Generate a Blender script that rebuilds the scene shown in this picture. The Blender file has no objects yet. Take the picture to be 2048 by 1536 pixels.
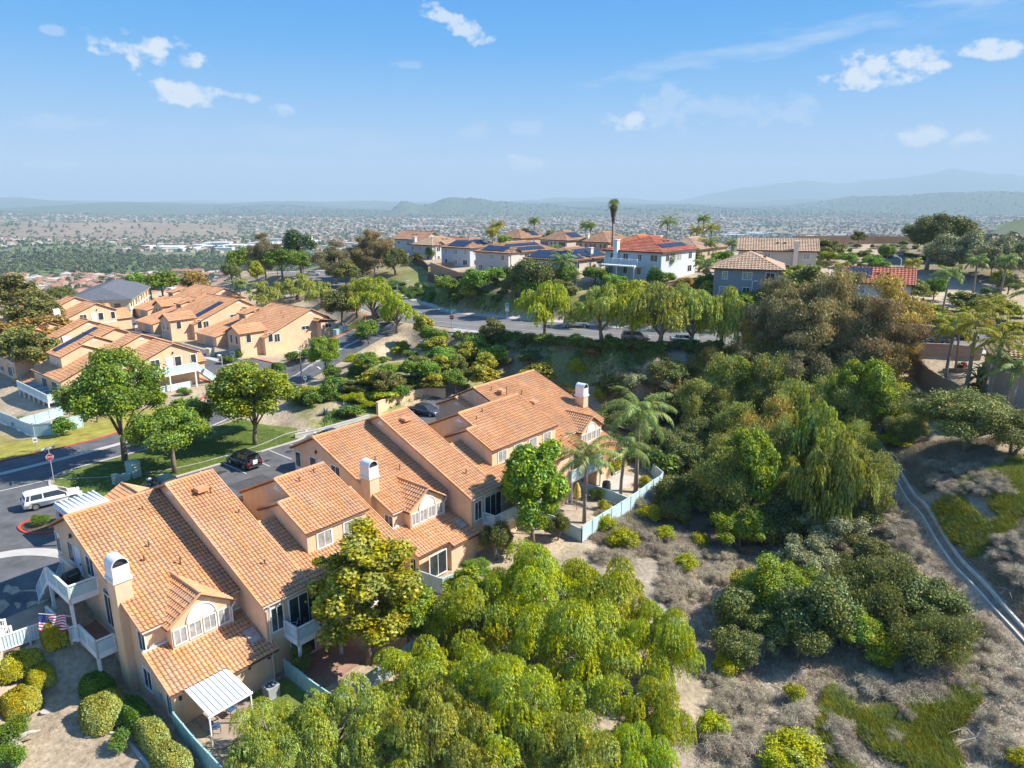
import bpy, bmesh, math, random
import numpy as np
from mathutils import Vector, Matrix
from mathutils.geometry import delaunay_2d_cdt
R = math.radians
rng = np.random.default_rng(7)
scene = bpy.context.scene
col = scene.collection

# ------------------------------------------------------------------ camera, sky, sun, exposure
FPX, PITCH, HC = 1400.0, R(14.7), 30.0
cam_d = bpy.data.cameras.new("camera"); cam = bpy.data.objects.new("camera", cam_d); col.objects.link(cam)
cam_d.sensor_width = 36; cam_d.lens = 36*FPX/2048; cam_d.clip_start = 0.5; cam_d.clip_end = 60000
cam.location = (0, 0, HC); cam.rotation_euler = (R(90)-PITCH, 0, 0)
scene.camera = cam
scene.render.engine = 'CYCLES'
scene.view_settings.view_transform = 'Standard'; scene.view_settings.look = 'None'
scene.view_settings.gamma = 1; scene.view_settings.exposure = 0.9
scene.cycles.max_bounces = 6; scene.cycles.diffuse_bounces = 3; scene.cycles.transmission_bounces = 4
scene.cycles.volume_bounces = 0; scene.cycles.use_denoising = True
SUN_AZ, SUN_EL = 87.0, 42.5
sd = bpy.data.lights.new("sun", 'SUN'); sun = bpy.data.objects.new("sun", sd); col.objects.link(sun)
sd.energy = 5.0; sd.angle = R(0.5); sd.color = (1.0, 0.925, 0.80)
tosun = Vector((math.sin(R(SUN_AZ))*math.cos(R(SUN_EL)), math.cos(R(SUN_AZ))*math.cos(R(SUN_EL)), math.sin(R(SUN_EL))))
sun.rotation_euler = tosun.to_track_quat('Z', 'Y').to_euler()
sun.location = (0, 0, 200)

cp, sp = math.cos(PITCH), math.sin(PITCH)
def ray(x, y):
    a = (x-1024)/FPX; b = (768-y)/FPX
    return np.array([a, cp+b*sp, -sp+b*cp])
def atz(x, y, z):
    d = ray(x, y); t = (z-HC)/d[2]; return np.array([d[0]*t, d[1]*t, z])

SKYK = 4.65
def build_world():
    w = bpy.data.worlds.new("World"); scene.world = w; w.use_nodes = True
    nt = w.node_tree; N = nt.nodes; L = nt.links; N.clear()
    out = N.new('ShaderNodeOutputWorld'); bg = N.new('ShaderNodeBackground'); L.new(bg.outputs[0], out.inputs[0])
    sky = N.new('ShaderNodeTexSky'); sky.sky_type = 'NISHITA'; sky.sun_disc = False
    sky.sun_elevation = R(SUN_EL); sky.sun_rotation = R(SUN_AZ); sky.altitude = 100; sky.air_density = 1.0
    sky.dust_density = 0.6; sky.ozone_density = 3.0
    tint = N.new('ShaderNodeMix'); tint.data_type = 'RGBA'; tint.blend_type = 'MULTIPLY'; tint.inputs[0].default_value = 1
    sp_ = N.new('ShaderNodeTexCoord'); xyz = N.new('ShaderNodeSeparateXYZ'); L.new(sp_.outputs['Generated'], xyz.inputs[0])
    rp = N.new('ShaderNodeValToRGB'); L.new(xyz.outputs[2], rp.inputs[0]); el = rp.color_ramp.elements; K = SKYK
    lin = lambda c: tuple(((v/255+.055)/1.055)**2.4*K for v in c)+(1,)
    stops = [(0.0, (208, 221, 240)), (.03, (198, 216, 241)), (.06, (172, 205, 243)), (.13, (124, 188, 246)), (.19, (72, 170, 244)), (.26, (46, 155, 242)), (.5, (92, 158, 228)), (1, (92, 150, 220))]  # last two stops, above the frame, brightened to add shadow fill
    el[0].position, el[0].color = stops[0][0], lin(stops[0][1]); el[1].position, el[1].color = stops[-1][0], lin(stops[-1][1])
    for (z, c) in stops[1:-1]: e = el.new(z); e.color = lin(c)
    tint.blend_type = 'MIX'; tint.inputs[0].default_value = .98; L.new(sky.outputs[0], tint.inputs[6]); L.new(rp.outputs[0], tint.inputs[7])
    bg.inputs[1].default_value = 0.115
    tc = N.new('ShaderNodeTexCoord')
    def math_(op, a, b=None, c=None, clamp=False):
        m = N.new('ShaderNodeMath'); m.operation = op; m.use_clamp = clamp
        for i, v in enumerate((a, b, c)):
            if v is None: continue
            if isinstance(v, (int, float)): m.inputs[i].default_value = v
            else: L.new(v, m.inputs[i])
        return m.outputs[0]
    def noise(scale, detail, rough=0.55, sc=(1, 1, 1)):
        mp = N.new('ShaderNodeMapping'); mp.inputs[3].default_value = sc; L.new(tc.outputs['Generated'], mp.inputs[0])
        n = N.new('ShaderNodeTexNoise'); n.inputs['Scale'].default_value = scale; n.inputs['Detail'].default_value = detail
        n.inputs['Roughness'].default_value = rough; L.new(mp.outputs[0], n.inputs[0]); return n.outputs[0]
    def dot(v):
        d = N.new('ShaderNodeVectorMath'); d.operation = 'DOT_PRODUCT'; L.new(tc.outputs['Generated'], d.inputs[0])
        d.inputs[1].default_value = v; return d.outputs['Value']
    n1 = noise(38, 7, 0.6, (1, 1, 1.5)); n2 = noise(13, 6, 0.62, (1, 1, 5.0))
    # each cloud: direction, half width, half height (in pixels of the photograph's scale), tilt, opacity
    clouds = [(284,95,80,26,2,.85),(382,117,32,15,0,.8),(370,183,60,22,8,.85),(482,193,32,9,5,.5),(568,222,24,12,0,.4),
              (925,52,72,20,25,.7),(1047,326,45,17,4,.6),(1252,240,46,20,12,.85),(1345,215,60,42,0,.28),(1450,225,60,35,0,.22),
              (1535,220,30,34,0,.24),(1598,215,32,36,0,.24),(1770,135,96,30,-4,.85),(1975,102,48,16,5,.8),(1838,270,56,18,0,.8),
              (1935,278,32,15,-4,.7),(950,262,34,18,0,.2),(1055,258,40,18,0,.2),(110,60,24,9,0,.3),(120,330,50,8,0,.3),
              (1700,50,430,26,-8,.33),(110,245,80,14,-5,.2),(510,320,60,14,0,.15),(815,130,50,8,-4,.2),(640,280,260,22,2,.16),(1900,40,200,60,0,.12)]
    tot = None
    fwd = lambda v: Vector(v).normalized()
    for (px, py, hw, hh, tilt, op) in clouds:
        d = fwd(ray(px, py)); rt = d.cross(Vector((0, 0, 1))).normalized(); up = rt.cross(d).normalized()
        t = R(tilt); ax = rt*math.cos(t)-up*math.sin(t); ay = rt*math.sin(t)+up*math.cos(t)
        k = FPX*0.93
        x = math_('MULTIPLY', dot(ax), k/hw); y = math_('MULTIPLY', dot(ay), k/hh)
        r2 = math_('ADD', math_('MULTIPLY', x, x), math_('MULTIPLY', y, y))
        fr = math_('GREATER_THAN', dot(d), 0.5)
        nn = n1 if hw < 150 else n2
        m = math_('SUBTRACT', math_('MULTIPLY_ADD', nn, 4.4, -1.4), r2)       # noise bites into the ellipse
        m = math_('MULTIPLY', m, 1.5 if hw < 150 else 0.8, clamp=True)
        m = math_('MULTIPLY', math_('MULTIPLY', m, fr), op)
        tot = m if tot is None else math_('MAXIMUM', tot, m)
    mix = N.new('ShaderNodeMix'); mix.data_type = 'RGBA'; L.new(tot, mix.inputs[0])
    L.new(tint.outputs[2], mix.inputs[6]); mix.inputs[7].default_value = (4.3, 4.4, 4.55, 1)
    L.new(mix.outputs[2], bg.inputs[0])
build_world()

# ------------------------------------------------------------------ the near row's frame: u runs along the row, v down the slope
AZ = R(39.8)
UV = np.array([math.sin(AZ), math.cos(AZ)]); VV = np.array([math.cos(AZ), -math.sin(AZ)])
O0 = np.array([-23.17, 38.4])
def W(u, v, z=0.0):
    p = O0+UV*u+VV*v; return np.array([p[0], p[1], z])

# ------------------------------------------------------------------ terrain
def farH(x, y):
    r = np.hypot(x, y); th = np.arctan2(x, y)
    left = np.interp(r, [200, 260, 330, 500, 800, 1500, 3000, 5500, 8500, 12000, 20000, 60000], [1, -2, -12, -42, -75, -104, -112, -112, -92, -60, -40, -40])
    right = np.interp(r, [200, 260, 330, 500, 800, 1300, 1800, 3000, 5500, 8500, 12000, 20000, 60000], [10, 8, 3, -2, -8, -30, -80, -100, -108, -92, -60, -40, -40])
    k = np.clip((th-R(20))/R(13), 0, 1); k = k*k*(3-2*k)
    z = left*(1-k)+right*k
    a = np.clip((r-500)/2500, 0, 1)
    z = z+a*(14*np.sin(x/410+1.3)*np.cos(y/530)+7*np.sin(x/173+y/211)+4*np.sin(x/77-y/91+2))*np.clip(1.3-r/9000, .35, 1)
    b = np.clip((r-6500)/3000, 0, 1)
    z = z+b*(26*np.sin(x/900+.4)+18*np.sin(x/390+y/1100)+9*np.sin(x/160)+22)
    # knolls and far hills: direction px, distance, top row, half width px
    for (px, dist, top, hw, shp) in HILLS:
        d = ray(px, top); d = d/math.hypot(d[0], d[1])
        cx, cy, tz = d[0]*dist, d[1]*dist, HC+d[2]*dist
        wd = hw/FPX*dist
        across = (x*cy-y*cx)/dist; along = (x*cx+y*cy)/dist-dist
        g = np.exp(-(across/wd)**2*shp-(along/(max(wd, dist*.07)))**2)
        z = z+(tz+(85 if dist < 12000 else 45))*g*(1+.06*np.sin(across/(wd*.17))+.04*np.sin(across/(wd*.07)+1))
    return z
HILLS = [(808, 7600, 396, 17, 1.0), (880, 7900, 404, 60, 1), (940, 8000, 402, 55, 1), (1000, 7600, 408, 50, 1), (1090, 7900, 411, 60, 1), (1320, 7000, 413, 120, 1),
         (530, 9000, 414, 50, 1), (330, 9500, 416, 160, 1), (20, 14000, 396, 110, 1), (200, 15000, 406, 150, 1), (400, 15500, 409, 160, 1), (740, 15000, 402, 70, 1),
         (130, 4300, 436, 170, 1), (300, 4100, 441, 110, 1), (1840, 9500, 398, 130, 1), (2010, 9000, 396, 110, 1), (1700, 10500, 402, 120, 1), (1570, 14500, 402, 120, 1),
         (1480, 21000, 384, 75, .8), (1600, 21000, 372, 60, .8), (1720, 22000, 374, 60, .8), (1860, 21500, 366, 80, .8), (2020, 22000, 362, 100, .8), (1200, 20000, 396, 110, 1),
         (2090, 1900, 425, 90, 1)]
CP = []
def cpx(*pts):
    for (px, py, z) in pts: CP.append(tuple(atz(px, py, z)))
def cuv(*pts):
    for (u, v, z) in pts: CP.append(tuple(W(u, v, z)))
for u in (-14, -8, -2, 4, 10, 16, 22, 28, 34, 40, 46, 51):
    for v in (-11, -16, -22, -29): cuv((u, v, 1.6))
for u in (-20, -14, -8, -2, 4, 10, 16, 22, 28, 34):
    for v in (-38, -44, -50): cuv((u, v, 1.6))
for v in (-60, -70, -80, -90, -100, -112, -125, -140, -155):
    for u in (24, 32, 40, 46, 54, 62): cuv((u, v, 1.6))
for u in (0, 8, 16, 24, 32, 40, 48, 53):
    cuv((u, 1, -1.2), (u, 5, -1.3))
cuv((30, -34, 1.7), (36, -34, 2.3), (42, -34, 2.8), (48, -33, 3.4), (54, -33, 3.6), (38, -42, 2.6), (46, -42, 3.0), (54, -40, 3.9), (60, -36, 4.0))
cuv((40, -54, 1.7), (44, -54, 2.0), (50, -57, 2.6), (56, -59, 3.2), (62, -61, 3.9), (68, -63, 4.7), (56, -24, 2.0), (58, -14, 1.0), (60, -4, -.6))
cuv((11, -62, 0.4), (10, -75, -.9), (13, -85, -1), (2, -60, 1.5), (-10, -60, 1.5), (0, -90, -1), (14, -95, 0), (14, -110, 0))
STREET = [(118, 114.5, 7.5), (107, 114, 7.5), (85, 113, 7.6), (64, 112.5, 7.7), (50, 112.3, 7.8), (40, 112.3, 7.9), (30.7, 112.6, 7.9), (20, 115.2, 7.8), (7, 124.4, 7.5), (-2, 131, 7.1), (-12, 140, 6.5), (-19.2, 146, 6.3), (-26.5, 157, 6.6), (-35, 170, 7.2), (-45.5, 190, 8), (-57, 208, 8.5), (-68, 222, 8.2), (-82, 236, 6)]
CP += STREET
def cpy(*pts):
    for (px, y, z) in pts: CP.append(((px-1024)/FPX*(y*cp+(HC-z)*sp), y, z))
cpy((1150, 105.5, 2), (1220, 102, 1.6), (1300, 99, 1.5), (1400, 98.5, 1.5), (1150, 99, .4), (1250, 93, -.8), (1350, 92, -1.6), (1430, 91, -1.5), (1500, 99, 1.6), (1500, 92, -1), (1600, 99, 2), (1600, 90, -.4), (1700, 99, 3.2), (1700, 90, 1.2), (1780, 99, 4.5), (1790, 92, 3.2),
    (1150, 135, 9.6), (1150, 141, 12.3), (1300, 127, 9.8), (1300, 134, 12.5), (1430, 125, 9.8), (1430, 130.5, 12.6), (1600, 125, 10.3), (1600, 133, 12.8), (1500, 130, 12.8))
cpx((500, 560, 1.6), (560, 548, 6))
cpx((720, 720, 3.4), (900, 690, 4.6), (980, 700, 4.8), (1050, 712, 4.4), (860, 740, 3.6), (940, 745, 3.0), (1050, 760, 2.0),
    (1300, 850, -2), (1400, 850, -2.2), (1500, 830, -1.5), 
    (1400, 950, -3.6), (1500, 950, -3.5), (1600, 900, -2), (1650, 1000, -2.4), (1700, 850, .2), (1380, 1050, -3.6), (1500, 1150, -4), (1650, 1150, -3.2), (1750, 1150, -2.3),
    (1750, 880, 1.2), (1790, 940, .6), (1830, 1000, .1), (1870, 1065, -.4), (1920, 1130, -1), (1980, 1200, -1.6), (2040, 1270, -2.1),
    (1860, 900, 2.8), (1900, 980, 2.2), (1960, 1020, 2.0), (2040, 1000, 3.2), (2040, 1120, .9), (1900, 860, 3.6), (2040, 900, 4.6), (1830, 750, 4.4), (1880, 795, 4.3), (1930, 810, 4.8), (2040, 830, 5.4),
    (1500, 1350, -4.2), (1650, 1350, -3.8), (1850, 1350, -3.1), (2000, 1400, -2.8), (1400, 1500, -3.8), (1700, 1530, -3.8), (2040, 1530, -3.4),
    (1200, 1350, -3.2), (1200, 1500, -3.3), (1000, 1450, -2.7), (1000, 1280, -2), (800, 1500, -2.2), (600, 1520, -1.7), (450, 1530, -1.4), (1250, 1200, -2.6), (1300, 1080, -2.8), (1340, 1000, -2.4),
    (50, 1400, -1.0), (200, 1500, -1.3), (20, 1330, -.6), (120, 1420, -1.1), (220, 1380, -1.1), (320, 1500, -1.25), (0, 1520, -1.0))
cuv((-3.2, -9.2, 1.5), (-6, -9.4, 1.5), (-12, -9.4, 1.4), (-2.2, -6, 0.2), (-6, -6, .0), (-12, -6, .0), (-2, -3, -.9), (-2, 0, -1.15), (-2, 4, -1.3), (1, -8, 1.2), (1, -4, -.8))
# yard behind the block wall, right of the canyon
cpx((1880, 740, 6.3), (1960, 770, 6.3), (2040, 780, 6.3), (1900, 715, 6.6), (1960, 730, 6.4), (2048, 740, 6.3), (2120, 780, 6.3))
# the hill with the second estate
cpx((850, 535, 12), (900, 558, 12), (800, 528, 11.7), (940, 565, 12.2), (1010, 570, 12.4), (1100, 575, 12.4), (1200, 580, 12.5),
    (860, 565, 9.6), (840, 590, 8.2), (760, 560, 9), (740, 530, 10.5), (930, 595, 9.5), (1050, 610, 10), (1750, 640, 9.5), (1900, 650, 8.6), (2040, 655, 8.4),
    (950, 520, 12.6), (1050, 515, 12.8), (1150, 515, 13), (1300, 520, 13), (1450, 525, 13), (1600, 535, 13), (1700, 570, 12), (1800, 560, 11.5), (1900, 590, 10.5), (2030, 600, 10.5),
    (820, 505, 12.2), (900, 500, 12.6), (1000, 495, 12.6), (1100, 495, 12.6), (1300, 500, 12.6), (1500, 505, 13), (1650, 515, 14), (1750, 500, 15.5), (1880, 500, 16), (1700, 487, 15.8), (1850, 487, 16), (2000, 500, 16), (2040, 540, 14),
    (740, 505, 9.5), (680, 520, 7), (640, 530, 6.5), (560, 530, 3), (480, 545, 1.0))
CP += [(x, y, z) for (x, y, z) in ((-40, 22, -1.3), (-60, 30, 0.3), (-70, 45, 1.4), (0, 18, -2.5), (40, 22, -4), (70, 30, -4), (90, 50, -1), (110, 70, 5), (130, 100, 7.5), (140, 130, 9.5), (140, 60, 5),
       (-100, 60, 1.4), (-100, 90, 1), (-110, 120, 0), (-120, 150, -1), (-150, 80, 1))]
for a in range(-60, 61, 8):                                                     # the rim, where the far land takes over
    t = R(a); r = 300; x, y = r*math.sin(t), r*math.cos(t); CP.append((x, y, float(farH(np.array(x), np.array(y)))))
for (x, y) in ((-200, 40), (200, 40), (-260, 120), (260, 120), (0, -20), (-120, 0), (120, 0), (-200, 200), (-150, 240)):
    CP.append((x, y, float(farH(np.array(x), np.array(y))) if abs(x) > 190 and y > 50 else -1.0))
CPa = np.array(CP, dtype=float)
_keep = []; 
for i, p in enumerate(CPa):
    if all(np.hypot(*(p[:2]-CPa[j][:2])) > 0.8 for j in _keep): _keep.append(i)
CPa = CPa[_keep]
def _phi(d2): return np.sqrt(d2+2.5**2)
def _solve():
    n = len(CPa); D = ((CPa[:, None, :2]-CPa[None, :, :2])**2).sum(-1)
    A = np.zeros((n+1, n+1)); A[:n, :n] = -_phi(D)+0.25*np.eye(n)*0; A[:n, n] = 1; A[n, :n] = 1
    A[:n, :n] -= 0.0
    b = np.zeros(n+1); b[:n] = CPa[:, 2]
    return np.linalg.solve(A, b)
_w = _solve()
def nearH(x, y):
    x = np.asarray(x, float); y = np.asarray(y, float); sh = x.shape; x = x.ravel(); y = y.ravel(); o = np.empty(len(x))
    for i in range(0, len(x), 20000):
        D = (x[i:i+20000, None]-CPa[None, :, 0])**2+(y[i:i+20000, None]-CPa[None, :, 1])**2
        o[i:i+20000] = -_phi(D)@_w[:-1]+_w[-1]
    return o.reshape(sh)
def exactH(x, y):
    x = np.asarray(x, float); y = np.asarray(y, float)
    f = farH(x, y); r = np.hypot(x, y); k = np.clip((r-250)/60, 0, 1); k = k*k*(3-2*k)
    z = np.array(f); m = k < 1
    if m.any():
        nh = nearH(x[m], y[m]); z[m] = nh*(1-k[m])+f[m]*k[m]
    return z
def _axis(lo, hi, step, outer, grow=1.09, far=26000):
    a = list(np.arange(lo, hi+1e-6, step)); s = step; p = hi
    while p < far: s = min(s*grow, 400); p += s; a.append(p)
    if outer:
        s = step; p = lo; b = []
        while p > -far: s = min(s*grow, 400); p -= s; b.append(p)
        a = b[::-1]+a
    return np.array(a)
GX = _axis(-110, 110, 1.0, True); GY = np.concatenate([[-600, -300, -120, -50, -20, -5, 4], _axis(12, 250, 1.0, False)])
_X, _Y = np.meshgrid(GX, GY); GZ = exactH(_X, _Y)
def _flatten(line, w0, w1):
    P = []
    for a, b in zip(line[:-1], line[1:]):
        a = np.array(a); b = np.array(b); n = max(1, int(np.hypot(*(b-a)[:2]))); P += [a+(b-a)*i/n for i in range(n)]
    P = np.array(P); P[:, 2] = np.convolve(np.pad(P[:, 2], 6, 'edge'), np.ones(13)/13, 'valid'); lo = P.min(0)-w1; hi = P.max(0)+w1
    J, I = np.where((_X > lo[0]) & (_X < hi[0]) & (_Y > lo[1]) & (_Y < hi[1]))
    for c in range(0, len(J), 20000):
        j, i = J[c:c+20000], I[c:c+20000]; D = np.hypot(_X[j, i][:, None]-P[None, :, 0], _Y[j, i][:, None]-P[None, :, 1]); m = D.argmin(1); d = D[np.arange(len(m)), m]
        k = np.clip((w1-d)/(w1-w0), 0, 1); k = k*k*(3-2*k); GZ[j, i] = GZ[j, i]*(1-k)+P[m, 2]*k
_flatten([tuple(W(u, v)[:2])+(z,) for (u, v, z) in ((-30, -44.4, 1.6), (24, -46.2, 1.6), (32, -49, 1.65), (40, -52.6, 1.9), (48, -56.4, 2.4), (58, -60.4, 3.4), (68, -63.8, 4.7), (76, -66, 5.7))], 5.4, 9.5)
_flatten([tuple(W(u, v)[:2])+(z,) for (u, v, z) in ((44.6, -64, 1.8), (44.8, -80, 1.6), (45, -100, 1.6), (47, -118, 1.6), (53, -132, 1.6), (62, -143, 1.6), (72, -155, 1.6), (82, -168, 1.6), (95, -182, 1.6))], 6.5, 10)
_flatten(STREET, 8.6, 12.5)
def H(x, y):
    x = np.asarray(x, float); y = np.asarray(y, float)
    i = np.clip(np.searchsorted(GX, x)-1, 0, len(GX)-2); j = np.clip(np.searchsorted(GY, y)-1, 0, len(GY)-2)
    tx = (x-GX[i])/(GX[i+1]-GX[i]); ty = (y-GY[j])/(GY[j+1]-GY[j])
    return (GZ[j, i]*(1-tx)+GZ[j, i+1]*tx)*(1-ty)+(GZ[j+1, i]*(1-tx)+GZ[j+1, i+1]*tx)*ty
def G(px, py, tmax=6000):
    d = ray(px, py); t = 12.0
    while t < tmax:
        x, y, z = d[0]*t, d[1]*t, HC+d[2]*t
        if z < float(H(x, y)): break
        t *= 1.004
    return np.array([d[0]*t, d[1]*t, float(H(d[0]*t, d[1]*t))])
def T(px, py, h):
    """ground point of a thing of height h whose top shows at this pixel"""
    d = ray(px, py); t = 14.0
    while t < 6000:
        x, y, z = d[0]*t, d[1]*t, HC+d[2]*t
        if z < float(H(x, y))+h: break
        t *= 1.004
    return np.array([d[0]*t, d[1]*t, float(H(d[0]*t, d[1]*t))])

# ------------------------------------------------------------------ materials
MATS = {}
def mat(name, color=(.5, .5, .5), rough=.8, metal=0.0, spec=.3, nscale=0, namt=.15, bump=0, bscale=40, island=0, hue=0, objvar=0, attr=None, trans=0, coat=0, hnoise=0, streak=0):
    if name in MATS: return MATS[name]
    m = bpy.data.materials.new(name); m.use_nodes = True; nt = m.node_tree; N = nt.nodes; L = nt.links
    b = N['Principled BSDF']; b.inputs['Roughness'].default_value = rough; b.inputs['Metallic'].default_value = metal
    b.inputs['Specular IOR Level'].default_value = spec; b.inputs['Coat Weight'].default_value = coat
    if attr:
        a = N.new('ShaderNodeAttribute'); a.attribute_name = attr; c = a.outputs['Color']
    else:
        a = N.new('ShaderNodeRGB'); a.outputs[0].default_value = (*color, 1); c = a.outputs[0]
    def mapr(src, lo, hi, a0=0.0, a1=1.0):
        r = N.new('ShaderNodeMapRange'); L.new(src, r.inputs[0]); r.inputs[1].default_value = a0; r.inputs[2].default_value = a1
        r.inputs[3].default_value = lo; r.inputs[4].default_value = hi; return r.outputs[0]
    def hsv(c, hue=None, sat=None, val=None):
        h = N.new('ShaderNodeHueSaturation'); L.new(c, h.inputs['Color'])
        for s, v in (('Hue', hue), ('Saturation', sat), ('Value', val)):
            if v is not None: L.new(v, h.inputs[s])
        return h.outputs[0]
    geo = None
    if island:
        geo = N.new('ShaderNodeNewGeometry')
        wn = N.new('ShaderNodeTexWhiteNoise'); wn.noise_dimensions = '1D'; L.new(geo.outputs['Random Per Island'], wn.inputs['W'])
        c = hsv(c, mapr(wn.outputs['Value'], .5-hue, .5+hue) if hue else None, None, mapr(geo.outputs['Random Per Island'], 1-island, 1+island))
    if objvar:
        oi = N.new('ShaderNodeObjectInfo'); c = hsv(c, mapr(oi.outputs['Random'], .5-objvar*.12, .5+objvar*.12), None, mapr(oi.outputs['Random'], 1-objvar, 1+objvar))
    if nscale:
        tc = N.new('ShaderNodeTexCoord'); src = 'Object'
        n = N.new('ShaderNodeTexNoise'); n.inputs['Scale'].default_value = nscale; n.inputs['Detail'].default_value = 6; n.inputs['Roughness'].default_value = .65
        L.new(tc.outputs[src], n.inputs[0]); c = hsv(c, None, None, mapr(n.outputs[0], 1-namt*2, 1+namt*2, .25, .75))
    if hnoise:
        tc3 = N.new('ShaderNodeTexCoord'); n3 = N.new('ShaderNodeTexNoise'); n3.inputs['Scale'].default_value = .9; n3.inputs['Detail'].default_value = 3; L.new(tc3.outputs['Object'], n3.inputs[0]); c = hsv(c, mapr(n3.outputs[0], .47, .53, .3, .7), mapr(n3.outputs[0], 1.12, .80, .35, .75), None)
    if streak:
        tc4 = N.new('ShaderNodeTexCoord'); mp4 = N.new('ShaderNodeMapping'); mp4.inputs[3].default_value = (3.2, .35, .35) if streak == 1 else (2.2, 2.2, .22); L.new(tc4.outputs['Object'], mp4.inputs[0]); n4 = N.new('ShaderNodeTexNoise'); n4.inputs['Scale'].default_value = 1; n4.inputs['Detail'].default_value = 5; L.new(mp4.outputs[0], n4.inputs[0]); c = hsv(c, None, mapr(n4.outputs[0], 1.1, .8, .35, .7), mapr(n4.outputs[0], 1.08, .80 if streak == 1 else .88, .45, .72))
    if bump:
        tc2 = N.new('ShaderNodeTexCoord'); n2 = N.new('ShaderNodeTexNoise'); n2.inputs['Scale'].default_value = bscale; n2.inputs['Detail'].default_value = 4
        L.new(tc2.outputs['Object'], n2.inputs[0]); bp = N.new('ShaderNodeBump'); bp.inputs['Strength'].default_value = bump; bp.inputs['Distance'].default_value = .05
        L.new(n2.outputs[0], bp.inputs['Height']); L.new(bp.outputs[0], b.inputs['Normal'])
    L.new(c, b.inputs['Base Color'])
    if trans:
        t = N.new('ShaderNodeBsdfTranslucent'); L.new(c, t.inputs[0]); mx = N.new('ShaderNodeMixShader'); mx.inputs[0].default_value = trans
        L.new(b.outputs[0], mx.inputs[1]); L.new(t.outputs[0], mx.inputs[2]); L.new(mx.outputs[0], N['Material Output'].inputs[0])
    MATS[name] = m; return m

M = {}
M['stucco'] = mat('stucco', (.70, .468, .295), .9, streak=2, nscale=.7, namt=.07, bump=.12, bscale=14)
M['tile'] = mat('roof_tile', (.585, .30, .148), .8, island=.10, hue=.010, nscale=.35, namt=.10, streak=1)
M['tile_brown'] = mat('brown_tile', (.40, .235, .145), .85, island=.15, nscale=.3, namt=.1)
M['tile_tan'] = mat('tan_tile', (.46, .32, .22), .85, island=.12, nscale=.3, namt=.1)
M['tile_red'] = mat('red_tile', (.42, .135, .085), .85, island=.2, nscale=.3, namt=.12)
M['tile_orange'] = mat('orange_tile', (.55, .19, .08), .85, island=.2, nscale=.3, namt=.12)
M['under'] = mat('deck_and_tile_shade', (.16, .075, .045), .9)
M['white'] = mat('white_paint', (.78, .77, .75), .6, nscale=3, namt=.04)
M['metalwhite'] = mat('white_metal', (.72, .75, .78), .35, spec=.5, nscale=2, namt=.05)
M['fascia'] = mat('fascia_paint', (.60, .55, .50), .7)
M['blue'] = mat('pale_blue_paint', (.47, .62, .66), .65, nscale=1.2, namt=.08)
M['teal'] = mat('teal_green_paint', (.30, .50, .50), .6, nscale=2, namt=.1)
M['glass'] = mat('window_glass', (.035, .045, .05), .06, spec=.8, nscale=.9, namt=.2)
M['glass2'] = mat('curtained_glass', (.32, .33, .32), .15, spec=.7, nscale=3, namt=.25)
M['asphalt'] = mat('asphalt', (.115, .116, .123), .9, nscale=.6, namt=.2, bump=.2, bscale=12)
M['street'] = mat('street_asphalt', (.17, .165, .16), .9, nscale=.2, namt=.09)
M['concrete'] = mat('concrete', (.46, .44, .41), .85, nscale=.8, namt=.08)
M['redkerb'] = mat('red_kerb_paint', (.48, .07, .05), .7, nscale=2, namt=.15)
M['paint'] = mat('road_paint', (.62, .62, .60), .7, nscale=5, namt=.1)
M['wood'] = mat('deck_boards', (.30, .14, .09), .8, nscale=1.5, namt=.15)
M['bark'] = mat('bark', (.20, .155, .12), .9, nscale=3, namt=.25, bump=.3)
M['barkpale'] = mat('pale_bark', (.42, .38, .33), .9, nscale=3, namt=.25)
M['palmbark'] = mat('palm_bark', (.27, .22, .18), .9, nscale=4, namt=.2)
M['dark'] = mat('dark_metal', (.04, .045, .05), .5)
M['grey'] = mat('grey_metal', (.35, .37, .38), .5)
M['rubber'] = mat('rubber', (.025, .025, .025), .8)
M['rim'] = mat('wheel_rim', (.45, .45, .47), .3, metal=.8)
M['solar'] = mat('solar_panel', (.018, .032, .07), .35, spec=.35, nscale=.4, namt=.1)
M['solarframe'] = mat('solar_frame', (.5, .52, .55), .4, metal=.6)
M['blockwall'] = mat('block_wall', (.34, .245, .19), .9, nscale=1, namt=.1)
M['tanwall'] = mat('tan_wall', (.47, .28, .17), .9, nscale=.4, namt=.08)
M['brownfence'] = mat('brown_fence', (.12, .065, .045), .85, nscale=1, namt=.15)
_b = M['blockwall']; _nt = _b.node_tree; _p = _nt.nodes['Principled BSDF']; _g = _nt.nodes.new('ShaderNodeNewGeometry'); _sx = _nt.nodes.new('ShaderNodeSeparateXYZ'); _cx = _nt.nodes.new('ShaderNodeCombineXYZ'); _ad = _nt.nodes.new('ShaderNodeMath'); _ad.operation = 'ADD'
_nt.links.new(_g.outputs['Position'], _sx.inputs[0]); _nt.links.new(_sx.outputs[0], _ad.inputs[0]); _nt.links.new(_sx.outputs[1], _ad.inputs[1]); _nt.links.new(_ad.outputs[0], _cx.inputs[0]); _nt.links.new(_sx.outputs[2], _cx.inputs[1])
_br = _nt.nodes.new('ShaderNodeTexBrick'); _nt.links.new(_cx.outputs[0], _br.inputs['Vector']); _br.inputs['Scale'].default_value = 1; _br.inputs['Brick Width'].default_value = .4; _br.inputs['Row Height'].default_value = .2; _br.inputs['Mortar Size'].default_value = .02
_br.inputs['Color1'].default_value = (.36, .26, .20, 1); _br.inputs['Color2'].default_value = (.30, .21, .16, 1); _br.inputs['Mortar'].default_value = (.17, .13, .11, 1); _nt.links.new(_br.outputs[0], _p.inputs['Base Color'])
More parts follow.
